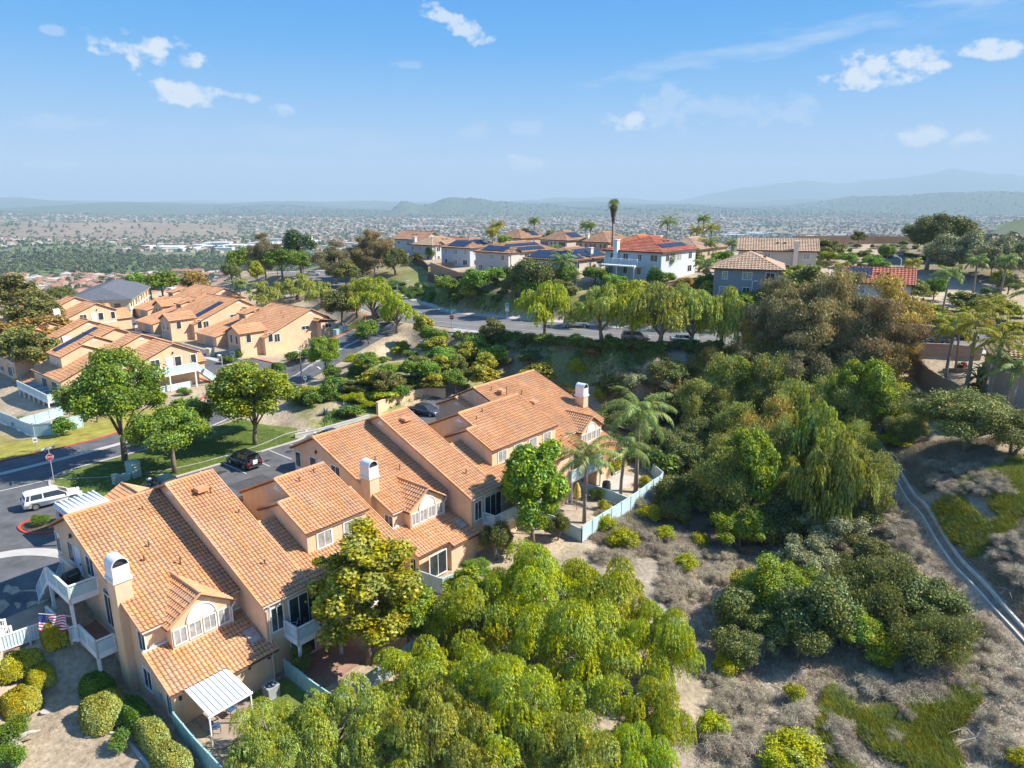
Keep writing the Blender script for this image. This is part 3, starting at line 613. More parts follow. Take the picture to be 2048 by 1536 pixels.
# ------------------------------------------------------------------ buildings of tile and stucco
def tile_plane(mb, P0, e1, L1, e2, L2, lims=None, tw=.27, tl=.37, k=5, amp=.055, rise=.05, mi=0, seed=0, flip=False, end=1):
    """barrel tiles, each an island of its own, laid on the plane P0 + s1 e1 + s2 e2 (e2 runs down the slope)"""
    P0 = np.array(P0, float); e1 = np.array(e1, float); e1 /= np.linalg.norm(e1); e2 = np.array(e2, float); e2 /= np.linalg.norm(e2)
    n = np.cross(e1, e2); n = n if n[2] > 0 else -n
    nc = max(1, int(round(L1/tw))); nr = max(1, int(round(L2/tl))); tw = L1/nc; tl = L2/nr
    t = np.linspace(0, .95, k+1); prof = np.where(t < .64, np.sin(np.pi*t/.64)*amp, -np.sin(np.pi*(t-.64)/.36)*amp*.35)
    r = np.random.default_rng(seed); J, I = np.meshgrid(np.arange(nr), np.arange(nc), indexing='ij'); I = I.ravel(); J = J.ravel(); m = len(I)
    s1 = (I[:, None]+t[None, :])*tw; jig = r.uniform(-.006, .012, m)[:, None]
    top = np.broadcast_to((J*tl)[:, None], s1.shape); bot = top+tl*1.0
    if lims is not None:
        lo, hi = lims(s1); ctop = np.clip(top, lo, hi); cbot = np.clip(bot, lo, hi)
        keep = ((cbot-ctop).max(1) > 1e-3); s1, top, bot, jig, ct, cb = s1[keep], top[keep], bot[keep], jig[keep], ctop[keep], cbot[keep]
    else: ct, cb = top, bot
    if len(s1) == 0: return
    def pt(a, s2, h): return P0+a[..., None]*e1+s2[..., None]*e2+h[..., None]*n
    ht = prof+jig*0+(ct-top)/tl*rise; hb = prof+jig+(cb-top)/tl*rise
    A = pt(s1, ct, ht); B = pt(s1, cb, hb); C = pt(s1, cb, np.broadcast_to(prof-.02, s1.shape)); V = np.stack([A, B, C], 1).reshape(-1, 3)
    mm = len(s1); base = np.arange(mm)[:, None]*(3*(k+1)); j = np.arange(k)[None, :]
    q1 = np.stack([base+j, base+j+1, base+j+k+2, base+j+k+1], -1).reshape(-1, 4); q2 = np.stack([base+j+k+1, base+j+k+2, base+j+2*k+3, base+j+2*k+2], -1).reshape(-1, 4)
    mb.addq(V, q1, mi); n0 = len(q2); mb.f.extend((q2+mb.n-len(V)).tolist()); mb.m.extend([end]*n0)  # tile ends painted dark for the shade inside their open barrels
def cap_row(mb, p, q, r=.11, seg=.38, mi=0, k=6):
    p = np.array(p, float); q = np.array(q, float); L = np.linalg.norm(q-p); n = max(1, int(L/seg)); d = (q-p)/n
    for i in range(n):
        a = p+d*i; b = p+d*(i+1.08); mb.tube([a-(0, 0, .02), b-(0, 0, .02)], [r*.86, r*1.08], k, mi, False)

class Loc:
    """local frame of a row building: u along the row, v down the garden side; sgn=-1 for the near rows, +1 for the mirrored ones"""
    def __init__(s, origin, az, sgn, root): s.o = np.array(origin, float); s.sgn = sgn; s.root = root
    def tf(s, v): w = np.array(v, float); w[:, 1] *= s.sgn; return w
def mk_root(name, origin, az, label, cat, group=None):
    o = empty(name, origin, math.pi/2-R(az), label, cat, group); return o
class TB:
    """a row building under construction"""
    def __init__(s, name, origin, az, sgn, label, tw=.27, tl=.37, k=5, group=None, tile='tile', wall='stucco', fine=True):
        s.root = mk_root(name, origin, az, label, 'building', group); s.sgn = sgn; s.tw = tw; s.tl = tl; s.k = k; s.tile = M[tile]; s.wall = M[wall]; s.fine = fine; s.seed = 0
    def tf(s, v): w = np.array(v, float); w[:, 1] *= s.sgn; return w
    def part(s, name, mb, mats, parent=None, smooth=False): return mb.build(name, mats, parent or s.root, smooth, s.tf)
    def roof(s, u0, u1, vr, zr, vf, zf, vb=None, zb=None, over=.28, cutf=None, rake0=True, rake1=True, ridge=True, name='roof', limf=None):
        mb = MB(); a0 = u0-(over if rake0 else 0); a1 = u1+(over if rake1 else 0)
        for (ve, ze, lim) in ((vf, zf, limf), (vb, zb, None)):
            if ve is None: continue
            L2 = math.hypot(ve-vr, zr-ze); s.seed += 1
            fa = s.tw > .35; tile_plane(mb, (a0, vr, zr), (1, 0, 0), a1-a0, (0, ve-vr, ze-zr), L2, (lambda x, lim=lim, a0=a0: lim(x+a0)) if lim else None, s.tw, s.tl, s.k, .04 if fa else .055, .035 if fa else .05, seed=s.seed, end=0 if fa else 1)
            sg = 1 if ve > vr else -1; dv = (ve-vr); dz = ze-zr
            if not lim: mb.add([(a0+.02, vr, zr-.03), (a1-.02, vr, zr-.03), (a1-.02, ve-dv*.004, ze-.03), (a0+.02, ve-dv*.004, ze-.03), (a0+.02, vr, zr-.16), (a1-.02, vr, zr-.16), (a1-.02, ve-dv*.004, ze-.15), (a0+.02, ve-dv*.004, ze-.15)],
                   [(0,1,2,3), (7,6,5,4), (0,3,7,4), (1,5,6,2), (3,2,6,7)], 1)
            if rake0: cap_row(mb, (a0, ve, ze+.03), (a0, vr, zr+.03), .085)
            if rake1: cap_row(mb, (a1, ve, ze+.03), (a1, vr, zr+.03), .085)
            mb.box((a0+.05, ve-sg*.06-.02, ze-.19), (a1-.05, ve-sg*.06+.02, ze-.045), 2)
        if ridge: cap_row(mb, (a0, vr, zr+.05), (a1, vr, zr+.05), .12)
        return s.part(name, mb, [s.tile, M['under'], M['fascia']])
    def gable(s, u0, u1, prof, name='wall', vent=None, mat_=None):
        """wall body: a closed (v,z) outline swept from u0 to u1"""
        mb = MB(); mb.poly([(u0, v, z) for (v, z) in prof], (u1-u0, 0, 0)); w = s.part(name, mb, mat_ or s.wall)
        return w
    def window(s, face, c, w, zb, zt, parent=None, panes=2, mat_='glass', fr=.09, arch=False, name='window', proud=.03, frame='white'):
        """face 'u-' 'u+' (wall of constant u) or 'v+' 'v-'; c = (u or v of wall plane, centre along it)"""
        ax, sg = face[0], (1 if face[1] == '+' else -1); pl, ce = c; h = w/2
        def P(t, d, z): return (pl+sg*d, ce+t, z) if ax == 'u' else (ce+t, pl+sg*d, z)
        def bx(mb, t0, t1, z0, z1, d0, d1, mi=0):
            a = P(t0, d0, z0); b = P(t1, d1, z1); mb.box([min(x, y) for x, y in zip(a, b)], [max(x, y) for x, y in zip(a, b)], mi)
        g = MB()
        if arch:
            zt0 = zt-h; pts = [P(-h, .02, zb), P(h, .02, zb)]+[P(h*math.cos(t), .02, zt0+h*math.sin(t)) for t in np.linspace(0, math.pi, 13)]; tv = np.array(P(0, .02+.01, 0))-np.array(P(0, .02, 0)); g.poly(pts, tv)
        else: bx(g, -h, h, zb, zt, .005, .02)
        wn = s.part(name, g, M[mat_], parent); f = MB(); o = proud
        if arch:
            pts = [P(-h, o, zb)]+[P(h*math.cos(t), o, zt0+h*math.sin(t)) for t in np.linspace(math.pi, 0, 13)]+[P(h, o, zb)]
            for a, b in zip(pts[:-1], pts[1:]): f.beam(a, b, fr, .06)
            bx(f, -h, h, zb-fr, zb, .0, o+.03); bx(f, -h, h, zt0-fr/2, zt0+fr/2, 0, o+.012)
        else:
            bx(f, -h-fr, h+fr, zt, zt+fr, .0, o+.03); bx(f, -h-fr, h+fr, zb-fr, zb, .0, o+.04); bx(f, -h-fr, -h, zb, zt, .0, o+.03); bx(f, h, h+fr, zb, zt, .0, o+.03)
        for i in range(1, panes): t = -h+w*i/panes; bx(f, t-.025, t+.025, zb, zt if not arch else zt0, .0, o+.01)
        f2 = s.part('frame', f, M[frame], wn); return wn
    def vent(s, face, c, w, z, parent=None):
        ax, sg = face[0], (1 if face[1] == '+' else -1); pl, ce = c; mb = MB()
        P = (lambda t, d, zz: (pl+sg*d, ce+t, zz)) if ax == 'u' else (lambda t, d, zz: (ce+t, pl+sg*d, zz))
        mb.poly([P(-w/2, .0, z), P(w/2, .0, z), P(0, .0, z+w*.42)], np.array(P(0, .05, 0))-np.array(P(0, 0, 0)))
        for i in range(3): zz = z+.05+i*w*.11; ww = w/2*(1-(zz-z)/(w*.42))*.9; mb.beam(P(-ww, .06, zz), P(ww, .06, zz), .03, .03)
        return s.part('vent', mb, M['white'], parent)
    def rail(s, pts, zf, zt, name='railing', closed=False, solid=True, parent=None, panel='blue', post=.12):
        """balcony railing or fence between (u,v) points: white frame, pale blue slatted panels"""
        mb = MB(); z = lambda a, i: a[i] if isinstance(a, (list, tuple)) else a
        for i, (p, q) in enumerate(zip(pts[:-1], pts[1:])):
            L = math.dist(p, q); n = max(1, int(round(L/1.9)))
            for j in range(n+1):
                t = j/n; x = p[0]+(q[0]-p[0])*t; y = p[1]+(q[1]-p[1])*t; b = z(zf, i)+(z(zf, i+1)-z(zf, i))*t; tt = z(zt, i)+(z(zt, i+1)-z(zt, i))*t
                mb.box((x-post/2, y-post/2, b-.25), (x+post/2, y+post/2, tt+.01), 0)
            P = lambda t, zz: (p[0]+(q[0]-p[0])*t, p[1]+(q[1]-p[1])*t, zz)
            b0, b1, t0, t1 = z(zf, i), z(zf, i+1), z(zt, i), z(zt, i+1)
            mb.beam(P(0, t0), P(1, t1), .14, .07, 0); mb.beam(P(0, b0+.02), P(1, b1+.02), .09, .20, 0)
            if s.fine:
                m = max(2, int(L/.13))
                for j in range(m+1):
                    t = j/m; mb.beam(P(t, b0+(b1-b0)*t+.08), P(t, t0+(t1-t0)*t-.03), .05, .045, 1, up=(q[0]-p[0], q[1]-p[1], 0))
                mb.beam(P(0, b0+.5), P(1, b1+.5), .02, .8, 1)
            else: mb.beam(P(0, (b0+t0)/2), P(1, (b1+t1)/2), .05, (t0-b0)*.9, 1)
        return s.part(name, mb, [M['white'], M[panel]], parent)
    def deck(s, u0, u1, v0, v1, z, name='balcony', th=.28, m='white', posts=(), zg=-1.4, top='wood'):
        mb = MB(); mb.box((u0, v0, z-th), (u1, v1, z-.03), 0); mb.box((u0+.05, v0+.05, z-.03), (u1-.05, v1-.05, z), 1); b = s.part(name, mb, [M[m], M[top]])
        for (pu, pv) in posts: pm = MB(); pm.box((pu-.09, pv-.09, zg-.3), (pu+.09, pv+.09, z-th), 0); s.part('post', pm, M['white'], b)
        return b
    def chimney(s, u0, u1, v0, v1, zb, zt, zc):
        mb = MB(); mb.box((u0, v0, zb), (u1, v1, zt)); c = s.part('chimney', mb, s.wall)
        cm = MB(); e = .09; cm.box((u0-e, v0-e, zt), (u1+e, v1+e, zt+.16), 0); h = (zc-zt-.16); uc = (u0+u1)/2; r = (u1-u0)/2+.02; zb2 = zc-r
        pts = [(u0-.02, v0+.02, zt+.16)]+[(uc-r*math.cos(t), v0+.02, zb2+r*math.sin(t)) for t in np.linspace(0, math.pi, 17)]+[(u1+.02, v0+.02, zt+.16)]
        dv = np.array((0, v1-v0-.04, 0)); n = len(pts); p = np.array(pts)
        cm.add(np.vstack([p, p+dv]), [(i, i+1, i+1+n, i+n) for i in range(n-1)], 0)                        # the shell, open at both ends
        pin = np.array([(uc+(a[0]-uc)*.9, a[1], zb2+(a[2]-zb2)*(.9 if a[2] > zb2 else 1)) for a in pts])
        for vv, dd in ((v0+.02, 1), (v1-.02, -1)):                                                         # the thick rims
            a = p.copy(); a[:, 1] = vv; b = pin.copy(); b[:, 1] = vv; cm.add(np.vstack([a, b]), [(i, i+1, i+1+n, i+n) for i in range(n-1)], 0)
            cm.box((u0+.02, vv-(.0 if dd > 0 else .03), zt+.16), (u1-.02, vv+(.03 if dd > 0 else .0), zb2-.02), 0)
            half = [(uc-r*.88*math.cos(t), vv+dd*.16, zb2+r*.88*math.sin(t)) for t in np.linspace(0, math.pi, 13)]; cm.add(half, [tuple(range(13))], 1)
        cm.box((u0-.06, v0-.06, zt+.22), (u1+.06, v1+.06, zt+.25), 0); s.part('chimney_cap', cm, [M['metalwhite'], M['dark']], c); return c
    def pipes(s, pts):
        for (u, v, z, h) in pts:
            mb = MB(); mb.tube([(u, v, z-.1), (u, v, z+h)], .05, 8); mb.tube([(u, v, z+h-.02), (u, v, z+h+.05)], .075, 8); s.part('vent_pipe', mb, M['under'])
    def skylight(s, u0, u1, v0, v1, z0, z1):
        mb = MB(); mb.poly([(u0, v0, z0+.08), (u1, v0, z0+.08), (u1, v1, z1+.08), (u0, v1, z1+.08)], (0, 0, .10)); k = s.part('skylight', mb, M['grey'])
        e = .07; p = MB(); p.poly([(u0+e, v0+e, z0+.17), (u1-e, v0+e, z0+.17), (u1-e, v1-e, z1+.19), (u0+e, v1-e, z1+.19)], (0, 0, .025)); s.part('pane', p, M['glass2'], k)

def zroof(v, vr, zr, ve, ze): return zr+(ze-zr)*(v-vr)/(ve-vr)
def end_unit(b, u0, zg=-2.2, detail=2, mir=1, endwins=True, W6=6.27, dormer=True, wing=True, off_v=0.0):
    """end house of a row: long garden slope with dormer, chimney on its outer wall, single-storey wing"""
    F = lambda u: u0+mir*u; V = lambda v: v+off_v
    lo, hi = sorted((F(0), F(W6)))
    b.gable(lo, hi, [(V(-13.85), zg+2), (V(-13.85), 6.80), (V(-10.17), 8.52), (V(.38), 4.25), (V(.38), zg), (V(-8), zg)])
    out0 = mir > 0
    Vt = -2.7; zt = zroof(Vt, -10.17, 8.71, .75, 4.29)
    b.roof(lo, hi, V(-10.17), 8.71, V(.75), 4.29, V(-14.2), 6.80, rake0=out0, rake1=not out0, name='roof')
    fc = 'u-' if mir > 0 else 'u+'
    if dormer:
        # dormer: box, gable roof whose valleys run into the long slope
        w = MB(); c3 = F(3.25); w.poly([(c3-2.0, V(1.22), 2.1), (c3+2.0, V(1.22), 2.1), (c3+2.0, V(1.22), 4.2), (c3, V(1.22), 5.42), (c3-2.0, V(1.22), 4.2)], (0, -1.3, 0)); dw = b.part('dormer', w, b.wall)
        rm = MB(); zr = 5.62; ze = 4.13; hw = 2.3; L2 = math.hypot(hw, zr-ze); vfront = 1.45
        for sgn in (-1, 1):
            # along e1 = -v from the front; valley: v on the long slope at height z
            def lims(x, sgn=sgn):
                v = vfront-x; z_at = zr+(ze-zr)*1.0; slope = (8.71-4.29)/(-10.17-.75)            # z on long slope = 8.71+slope*(v+10.17)
                zz = 8.71+slope*(v+10.17); s2 = (zr-zz)/(zr-ze)*L2; return np.zeros_like(x), np.where(v > .60, L2, np.clip(s2+.05, 0, L2))
            tile_plane(rm, (c3, V(vfront), zr), (0, -1, 0), vfront+2.75, (sgn*hw, 0, ze-zr), L2, lims, b.tw, b.tl, b.k, seed=40+sgn)
            cap_row(rm, (c3+sgn*hw, V(vfront), ze+.03), (c3, V(vfront), zr+.03), .085); rm.box((c3+sgn*(hw-.05)-.02, V(.5), ze-.17), (c3+sgn*(hw-.05)+.02, V(vfront-.1), ze-.05), 2)
            q = [(c3, V(vfront-.03), zr-.05), (c3+sgn*hw, V(vfront-.03), ze-.05), (c3+sgn*hw, V(.6), ze-.05), (c3, V(-2.6), zr-.05)]; rm.poly(q, (0, 0, -.1), 1)
        cap_row(rm, (c3, V(vfront), zr+.05), (c3, V(-2.75), zr+.05), .12); b.part('roof', rm, [b.tile, M['under'], M['fascia']], dw)
        for i in range(4): b.window('v+', (V(1.22), c3-1.47+.98*i), .74, 2.72, 3.72, dw, 2, 'glass2', .07)
        if detail > 1:
            lv = MB(); n = 8; lv.poly([(c3+.93*math.cos(t), V(1.22), 3.88+.93*math.sin(t)) for t in np.linspace(0, math.pi, 15)], (0, .012, 0))
            for i in range(n):
                t = i/n; z = 3.9+.9*t; hwid = .92*math.sqrt(max(0, 1-t*t)); lv.box((c3-hwid, V(1.22)+.012, z), (c3+hwid, V(1.22)+.045, z+.075), 0)
            arc = [(c3+.98*math.cos(t), V(1.22)+.05, 3.86+.98*math.sin(t)) for t in np.linspace(0, math.pi, 15)]
            for a, q in zip(arc[:-1], arc[1:]): lv.beam(a, q, .08, .08)
            b.part('louvre', lv, M['white'], dw)
            dp = MB(); x = c3+mir*2.28; dp.tube([(x, V(1.32), 4.05), (x, V(1.32), 3.9), (x-mir*.25, V(1.26), 3.6), (x-mir*.25, V(1.26), 2.4)], .045, 6); b.part('downpipe', dp, M['white'], dw)
    if wing:
        s = .42
        for (ua, ub, ve, zg2) in ((0, 3.25, 3.85, 3.55), (3.25, 6.35, 4.42, 4.12)):
            a, c = sorted((F(ua), F(ub))); z0 = 2.72; ze = z0-(ve-.45)*s; zw = z0-(zg2-.45)*s-.12
            b.gable(a, c-(0.004 if ua == 0 else 0), [(V(.3), zg), (V(.3), z0-.1), (V(zg2), zw), (V(zg2), zg)])
            outer = (ua == 0); inner_hi = not outer
            r0 = outer if mir > 0 else False; r1 = False if mir > 0 else outer
            e0 = (not outer) and mir < 0; e1 = (not outer) and mir > 0
            b.roof(a, c, V(.45), z0, V(ve), ze, over=.3, rake0=r0 or e0, rake1=r1 or e1, ridge=False)
        fl = MB(); a, c = sorted((F(-.25), F(6.5))); fl.box((a, V(.38), 2.70), (c, V(.50), 2.84)); b.part('flashing', fl, M['white'])
        b.skylight(min(F(5.4), F(6.1)), max(F(5.4), F(6.1)), V(2.25), V(3.3), 2.72-1.8*s, 2.72-2.85*s)
    c0, c1 = sorted((F(-.5), F(.5))); b.chimney(c0, c1, V(-3.05), V(-1.8), zg-.2, 6.75, 8.35)
    if endwins:
        pl = F(0)
        b.window(fc, (pl, V(-13.2)), .8, 5.0, 6.45, None, 1); b.window(fc, (pl, V(-10.75)), .95, 5.0, 6.5, None, 1)
        b.window(fc, (pl, V(-7.3)), 1.25, 5.05, 6.5, None, 2); b.window(fc, (pl, V(-.08)), .95, 2.5, 3.8, None, 2)
        b.window(fc, (pl, V(-.03)), 1.05, -.25, 1.15, None, 2); b.window(fc, (pl, V(2.85)), .6, -.75, .75, None, 2)
        b.window(fc, (pl, V(-4.95)), 1.2, 2.25, 5.15, None, 2, arch=True)
        d = MB(); d.box((pl-mir*.06, V(-9.9), 4.42), (pl-mir*.0, V(-8.85), 6.6)) if mir < 0 else d.box((pl-.06, V(-9.9), 4.42), (pl, V(-8.85), 6.6)); dd = b.part('door', d, M['metalwhite'])
        hd = MB(); x = pl-mir*.1; hd.box((x-.03, V(-9.0), 5.35), (x+.03, V(-8.94), 5.5)); b.part('handle', hd, M['dark'], dd)
        tr = MB(); x = pl-mir*.045; tr.box((min(pl, x), V(-13.9), 4.2), (max(pl, x), V(-6.4), 4.42)); b.part('trim_band', tr, M['white'])
        lt = MB(); x = pl-mir*.12; lt.tube([(x, V(-10.1), 7.1), (x, V(-10.1), 7.4)], [.1, .07], 8); b.part('wall_lamp', lt, M['dark'])

def mid_unit(b, u0, zg=-2.2, L=11.6, detail=2, popw=(12.26-6.27, 16.4-6.27), wins=True, body_end=None, off_v=0.0):
    """tall unit: ridge step, lower slope running on, pop-up storey; u measured from the step wall"""
    V = lambda v: v+off_v; u = lambda x: u0+x
    uA, uE = popw; uB = uA-1.17; e = body_end or L
    # full-height part
    b.gable(u(0), u(3.1), [(V(-12.9), zg+2), (V(-12.9), 7.75), (V(-8.3), 9.45), (V(3.7), 4.28), (V(3.7), zg)])
    b.roof(u(0), u(3.1), V(-8.3), 9.63, V(4.0), 4.33, V(-13.2), 7.6, rake0=True, rake1=True)
    b.vent('u-', (u(0), V(-8.3)), 1.1, 8.7)
    # lower body, its ridge cut short by the entry court
    b.gable(u(3.1)+.004, u(e), [(V(-2.1), zg+2), (V(-2.1), 6.75), (V(3.7), 4.28), (V(3.7), zg)])
    b.roof(u(3.1)+.3, u(e), V(-2.3), 7.02, V(4.0), 4.33, over=.25, rake0=False, rake1=True)
    # pop-up storey
    b.gable(u(uB), u(uA)-.003, [(V(-4.3), 5.5), (V(-4.3), 6.9), (V(-1.4), 8.22), (V(1.75), 6.90), (V(1.75), 4.4)])
    b.gable(u(uA), u(uE), [(V(-9.0), zg+2), (V(-9.0), 6.68), (V(-3.64), 9.14), (V(1.75), 6.90), (V(1.75), 4.0), (V(-2), 4.0)])
    b.roof(u(uB), u(uA), V(-1.4), 8.42, V(2.0), 6.97, V(-4.5), 7.03, rake0=True, rake1=False, over=.2)
    b.roof(u(uA), u(uE), V(-3.64), 9.33, V(2.0), 6.95, V(-9.25), 6.75, rake0=True, rake1=True, over=.18)
    b.vent('u-', (u(uA), V(-3.64)), 1.0, 8.4)
    tr = MB(); tr.box((u(uB)-.03, V(1.76), 5.06), (u(uE)+.03, V(1.84), 5.17)); b.part('flashing', tr, M['white'])
    if wins:
        n = max(2, int(round((uE-uB)/2.4)))
        for i in range(n):
            c = uB+(uE-uB)*(i+.62)/(n+.25); b.window('v+', (V(1.75), u(c)), 1.15, 5.35, 6.5, None, 2, 'glass2', .12)
        b.window('v+', (V(3.7), u(.85)), .85, 2.0, 3.7, None, 2)
        b.window('v+', (V(3.7), u(2.9)), 2.2, 1.35, 3.75, None, 3, 'glass', name='sliding_door')
        b.window('v+', (V(3.7), u(7.2)), 2.0, 1.6, 3.7, None, 3, 'glass'); b.window('v+', (V(3.7), u(2.6)), 1.8, -1.0, .8, None, 2, 'glass')
    # the back: low entry roof over the court
    b.roof(u(4.2), u(6.6), V(-9.6), 5.9, V(-6.8), 4.75, V(-12.6), 4.7, over=.2); b.gable(u(4.3), u(6.5), [(V(-12.3), .8), (V(-12.3), 4.6), (V(-9.6), 5.7), (V(-7), 4.7), (V(-7), .8)])

# ------------------------------------------------------------------ the near row
nb = TB('townhouse_row', W(0, 0), 39.8, -1, 'nearest peach stucco townhouse row with corner balcony, chimney and white patio cover')
end_unit(nb, 0.0); mid_unit(nb, 6.27)
nb.pipes([(3.1, -5.2, 6.72, .35), (2.3, -4.2, 6.35, .3), (4.1, -2.9, 5.8, .5), (4.3, -8.6, 8.1, .25), (8.3, -6.2, 8.75, .4), (8.0, 1.2, 5.6, .3), (9.0, -3.6, 7.65, .25), (13.6, -2.6, 8.95, .3), (15.2, -3.0, 9.1, .25)])
mb = MB(); mb.box((7.35, -6.9, 9.05), (8.15, -6.1, 9.32)); nb.part('roof_vent', mb, nb.tile)
nb.deck(-1.85, 0, -10.3, -6.3, 4.4, posts=((-1.75, -6.4), (-1.75, -10.2)), zg=1.6)
nb.rail([(-.05, -6.35), (-1.8, -6.35), (-1.8, -10.3)], 4.4, 5.45)
nb.rail([(-1.8, -10.45), (-1.8, -13.4)], [4.3, 1.7], [5.4, 2.75], name='stair_railing'); nb.rail([(-.75, -10.45), (-.75, -13.4)], [4.3, 1.7], [5.4, 2.75], name='stair_railing')
st = MB()
for i in range(15): z = 4.25-i*.18; v = -10.35-i*.2; st.box((-1.75, v-.28, z-.06), (-.8, v, z))
nb.part('stair', st, M['concrete'])
nb.deck(-1.65, 0, -10.2, -3.35, 1.5, name='deck', posts=((-1.55, -3.5),), zg=-1.4); nb.rail([(-.5, -3.4), (-1.6, -3.4), (-1.6, -6.3), (-2.1, -6.4), (-2.2, -10.4)], 1.5, 2.55)
mb = MB(); mb.gable = None; mb.box((-1.5, -10.1, -1.6), (-.02, -6.5, 1.2)); nb.part('deck_base', mb, nb.wall)
# garden balcony of the tall unit
nb.deck(7.5, 14.5, 3.7, 5.35, 1.45, posts=((7.65, 5.25), (10.9, 5.25), (14.3, 5.25)), zg=-1.3); nb.rail([(7.55, 3.8), (7.55, 5.3), (14.45, 5.3), (14.45, 3.8)], 1.45, 2.5)
# entrance gable and tiled porch on the parking side
def cross_gable(b, u0, u1, v0, v1, ze, zr, wall=True):
    """small gable roof whose ridge runs along v"""
    mb = MB(); uc = (u0+u1)/2; hw = (u1-u0)/2+.3
    for sg in (-1, 1):
        tile_plane(mb, (uc, v0, zr), (0, 1, 0), v1-v0, (sg*hw, 0, ze-zr), math.hypot(hw, zr-ze), None, b.tw, b.tl, b.k, seed=int(abs(u0*7)+sg+5))
        mb.poly([(uc, v0+.02, zr-.04), (uc+sg*hw, v0+.02, ze-.04), (uc+sg*hw, v0+.02, ze-.14), (uc, v0+.02, zr-.14)], (0, v1-v0-.04, 0), 1)
        for vv in (v0, v1): cap_row(mb, (uc+sg*hw, vv, ze+.03), (uc, vv, zr+.03), .085)
    cap_row(mb, (uc, v0, zr+.05), (uc, v1, zr+.05), .12); b.part('roof', mb, [b.tile, M['under'], M['fascia']])
    if wall: w = MB(); w.poly([(u0, v0+.25, .5), (u1, v0+.25, .5), (u1, v0+.25, ze), (uc, v0+.25, zr-.15), (u0, v0+.25, ze)], (0, v1-v0-.5, 0)); b.part('wall', w, b.wall)
cross_gable(nb, 6.3, 10.2, -23.2, -13.2, 3.75, 5.0)
mb = MB()                                                        # louvred white cover over the side entrance
mb.poly([(3.0, -24.2, 4.35), (6.2, -24.2, 4.5), (6.2, -20.6, 4.65), (3.0, -20.6, 4.5)], (0, 0, .12), 0)
for i in range(9): t = i/8; mb.box((3.05+t*3.0, -24.1, 4.5+t*.15), (3.15+t*3.0, -20.7, 4.62+t*.15), 0)
for (u, v) in ((3.1, -24.1), (6.1, -24.1), (3.1, -20.7)): mb.box((u-.1, v-.1, 1.5), (u+.1, v+.1, 4.4), 0)
mb.box((3.0, -24.25, 4.1), (6.2, -24.15, 4.4), 0); mb.box((2.95, -24.2, 4.1), (3.05, -20.6, 4.4), 0)
nb.part('entrance_cover', mb, M['metalwhite'])

for (u, v, z, w, h) in ((-.0, -12.4, 2.0, .5, .7), (-.0, 1.6, -.2, .35, .5)): mb = MB(); mb.box((u-.14, v-w/2, z), (u, v+w/2, z+h)); nb.part('meter_box', mb, M['grey'])
for (u, v) in ((4.6, 4.12), (.35, 3.55), (6.0, 4.12), (10.4, 3.7)): mb = MB(); mb.box((u-.07, v, .55), (u+.07, v+.1, .8)); nb.part('wall_lamp', mb, M['dark'])
for (u, v, z) in ((6.2, 4.2, 1.0), (17.7, 3.78, 4.1), (6.45, 3.78, 4.1)): mb = MB(); mb.tube([(u, v+.2, z), (u, v+.06, z-.35), (u, v+.06, -1.2)], .045, 6); nb.part('downpipe', mb, M['fascia'])
sb = TB('townhouse_row', W(21.0, -1.0, .05), 39.8, -1, 'middle peach townhouse row with two chimneys, two dormers and the tree-screened balcony', tw=.29, tl=.38)
end_unit(sb, 0.0); mid_unit(sb, 6.3, popw=(6.2, 15.2), L=15.6, body_end=15.9)
end_unit(sb, 33.4, mir=-1, W6=11.2, off_v=-.6)
sb.pipes([(2.9, -5.2, 6.72, .35), (2.2, -4.2, 6.35, .3), (4.1, -3.2, 5.9, .5), (8.4, -6.4, 8.8, .5), (8.1, 1.4, 5.5, .4), (13.5, -2.2, 8.7, .3), (15, -2.8, 9, .3), (25, -8, 7.8, .9), (25.6, -6.8, 7.3, .5), (27.2, -7.5, 7.5, .4), (24, -9.5, 8.4, .3)])
for (u, v, z) in ((7.6, -7.0, 9.1), (24.2, -8.8, 8.2), (26.5, -5.8, 6.9)): mb = MB(); mb.box((u, v, z), (u+.8, v+.8, z+.25)); sb.part('roof_vent', mb, sb.tile)
sb.deck(7.7, 14.5, 3.7, 5.3, 1.45, posts=((7.85, 5.2), (14.3, 5.2)), zg=-1.3); sb.rail([(7.75, 3.8), (7.75, 5.25), (14.4, 5.25), (14.4, 3.8)], 1.45, 2.5)
sb.gable(22.2, 27.0, [(-3, -1.8), (-3, 4.0), (1.6, 3.2), (1.6, -1.8)]); sb.roof(22.0, 27.0, -.3, 4.3, 2.2, 3.3, over=.1, ridge=False)
sb.window('v+', (1.6, 23.4), 1.3, 1.5, 2.9, None, 2); sb.window('v+', (1.6, 25.4), 1.3, 1.5, 2.9, None, 2)
sb.deck(21.5, 27.5, 1.7, 4.0, 1.2, posts=((21.7, 3.9), (27.3, 3.9), (24.5, 3.9)), zg=-1.3); sb.rail([(21.5, 1.8), (21.5, 3.95), (27.5, 3.95), (27.5, 1.8)], 1.2, 2.25)
sb.gable(22.6, 24.8, [(-17.6, .8), (-17.6, 4.2), (-13.2, 4.2), (-13.2, .8)]); cross_gable(sb, 4.6, 8.4, -20.0, -13.2, 3.9, 5.1)
# its low entrance wing, gable toward the cars
sb.gable(21.6, 26.0, [(-15.9, .8), (-15.9, 6.0), (-12.9, 7.15), (-9.5, 5.9), (-9.5, 3)]); sb.roof(21.6, 26.0, -12.9, 7.35, -9.2, 5.95, -16.2, 5.95, over=.25); sb.vent('u-', (21.6, -12.9), .9, 6.4)
sb.window('u-', (21.6, -13.6), .9, 2.8, 4.2, None, 2)
sb.window('v+', (4.42-.3, 1.6), 1.9, -1.0, 1.0, None, 2, name='sliding_door'); sb.window('v+', (3.55, 31.4), 1.5, -.9, .9, None, 2, name='sliding_door')

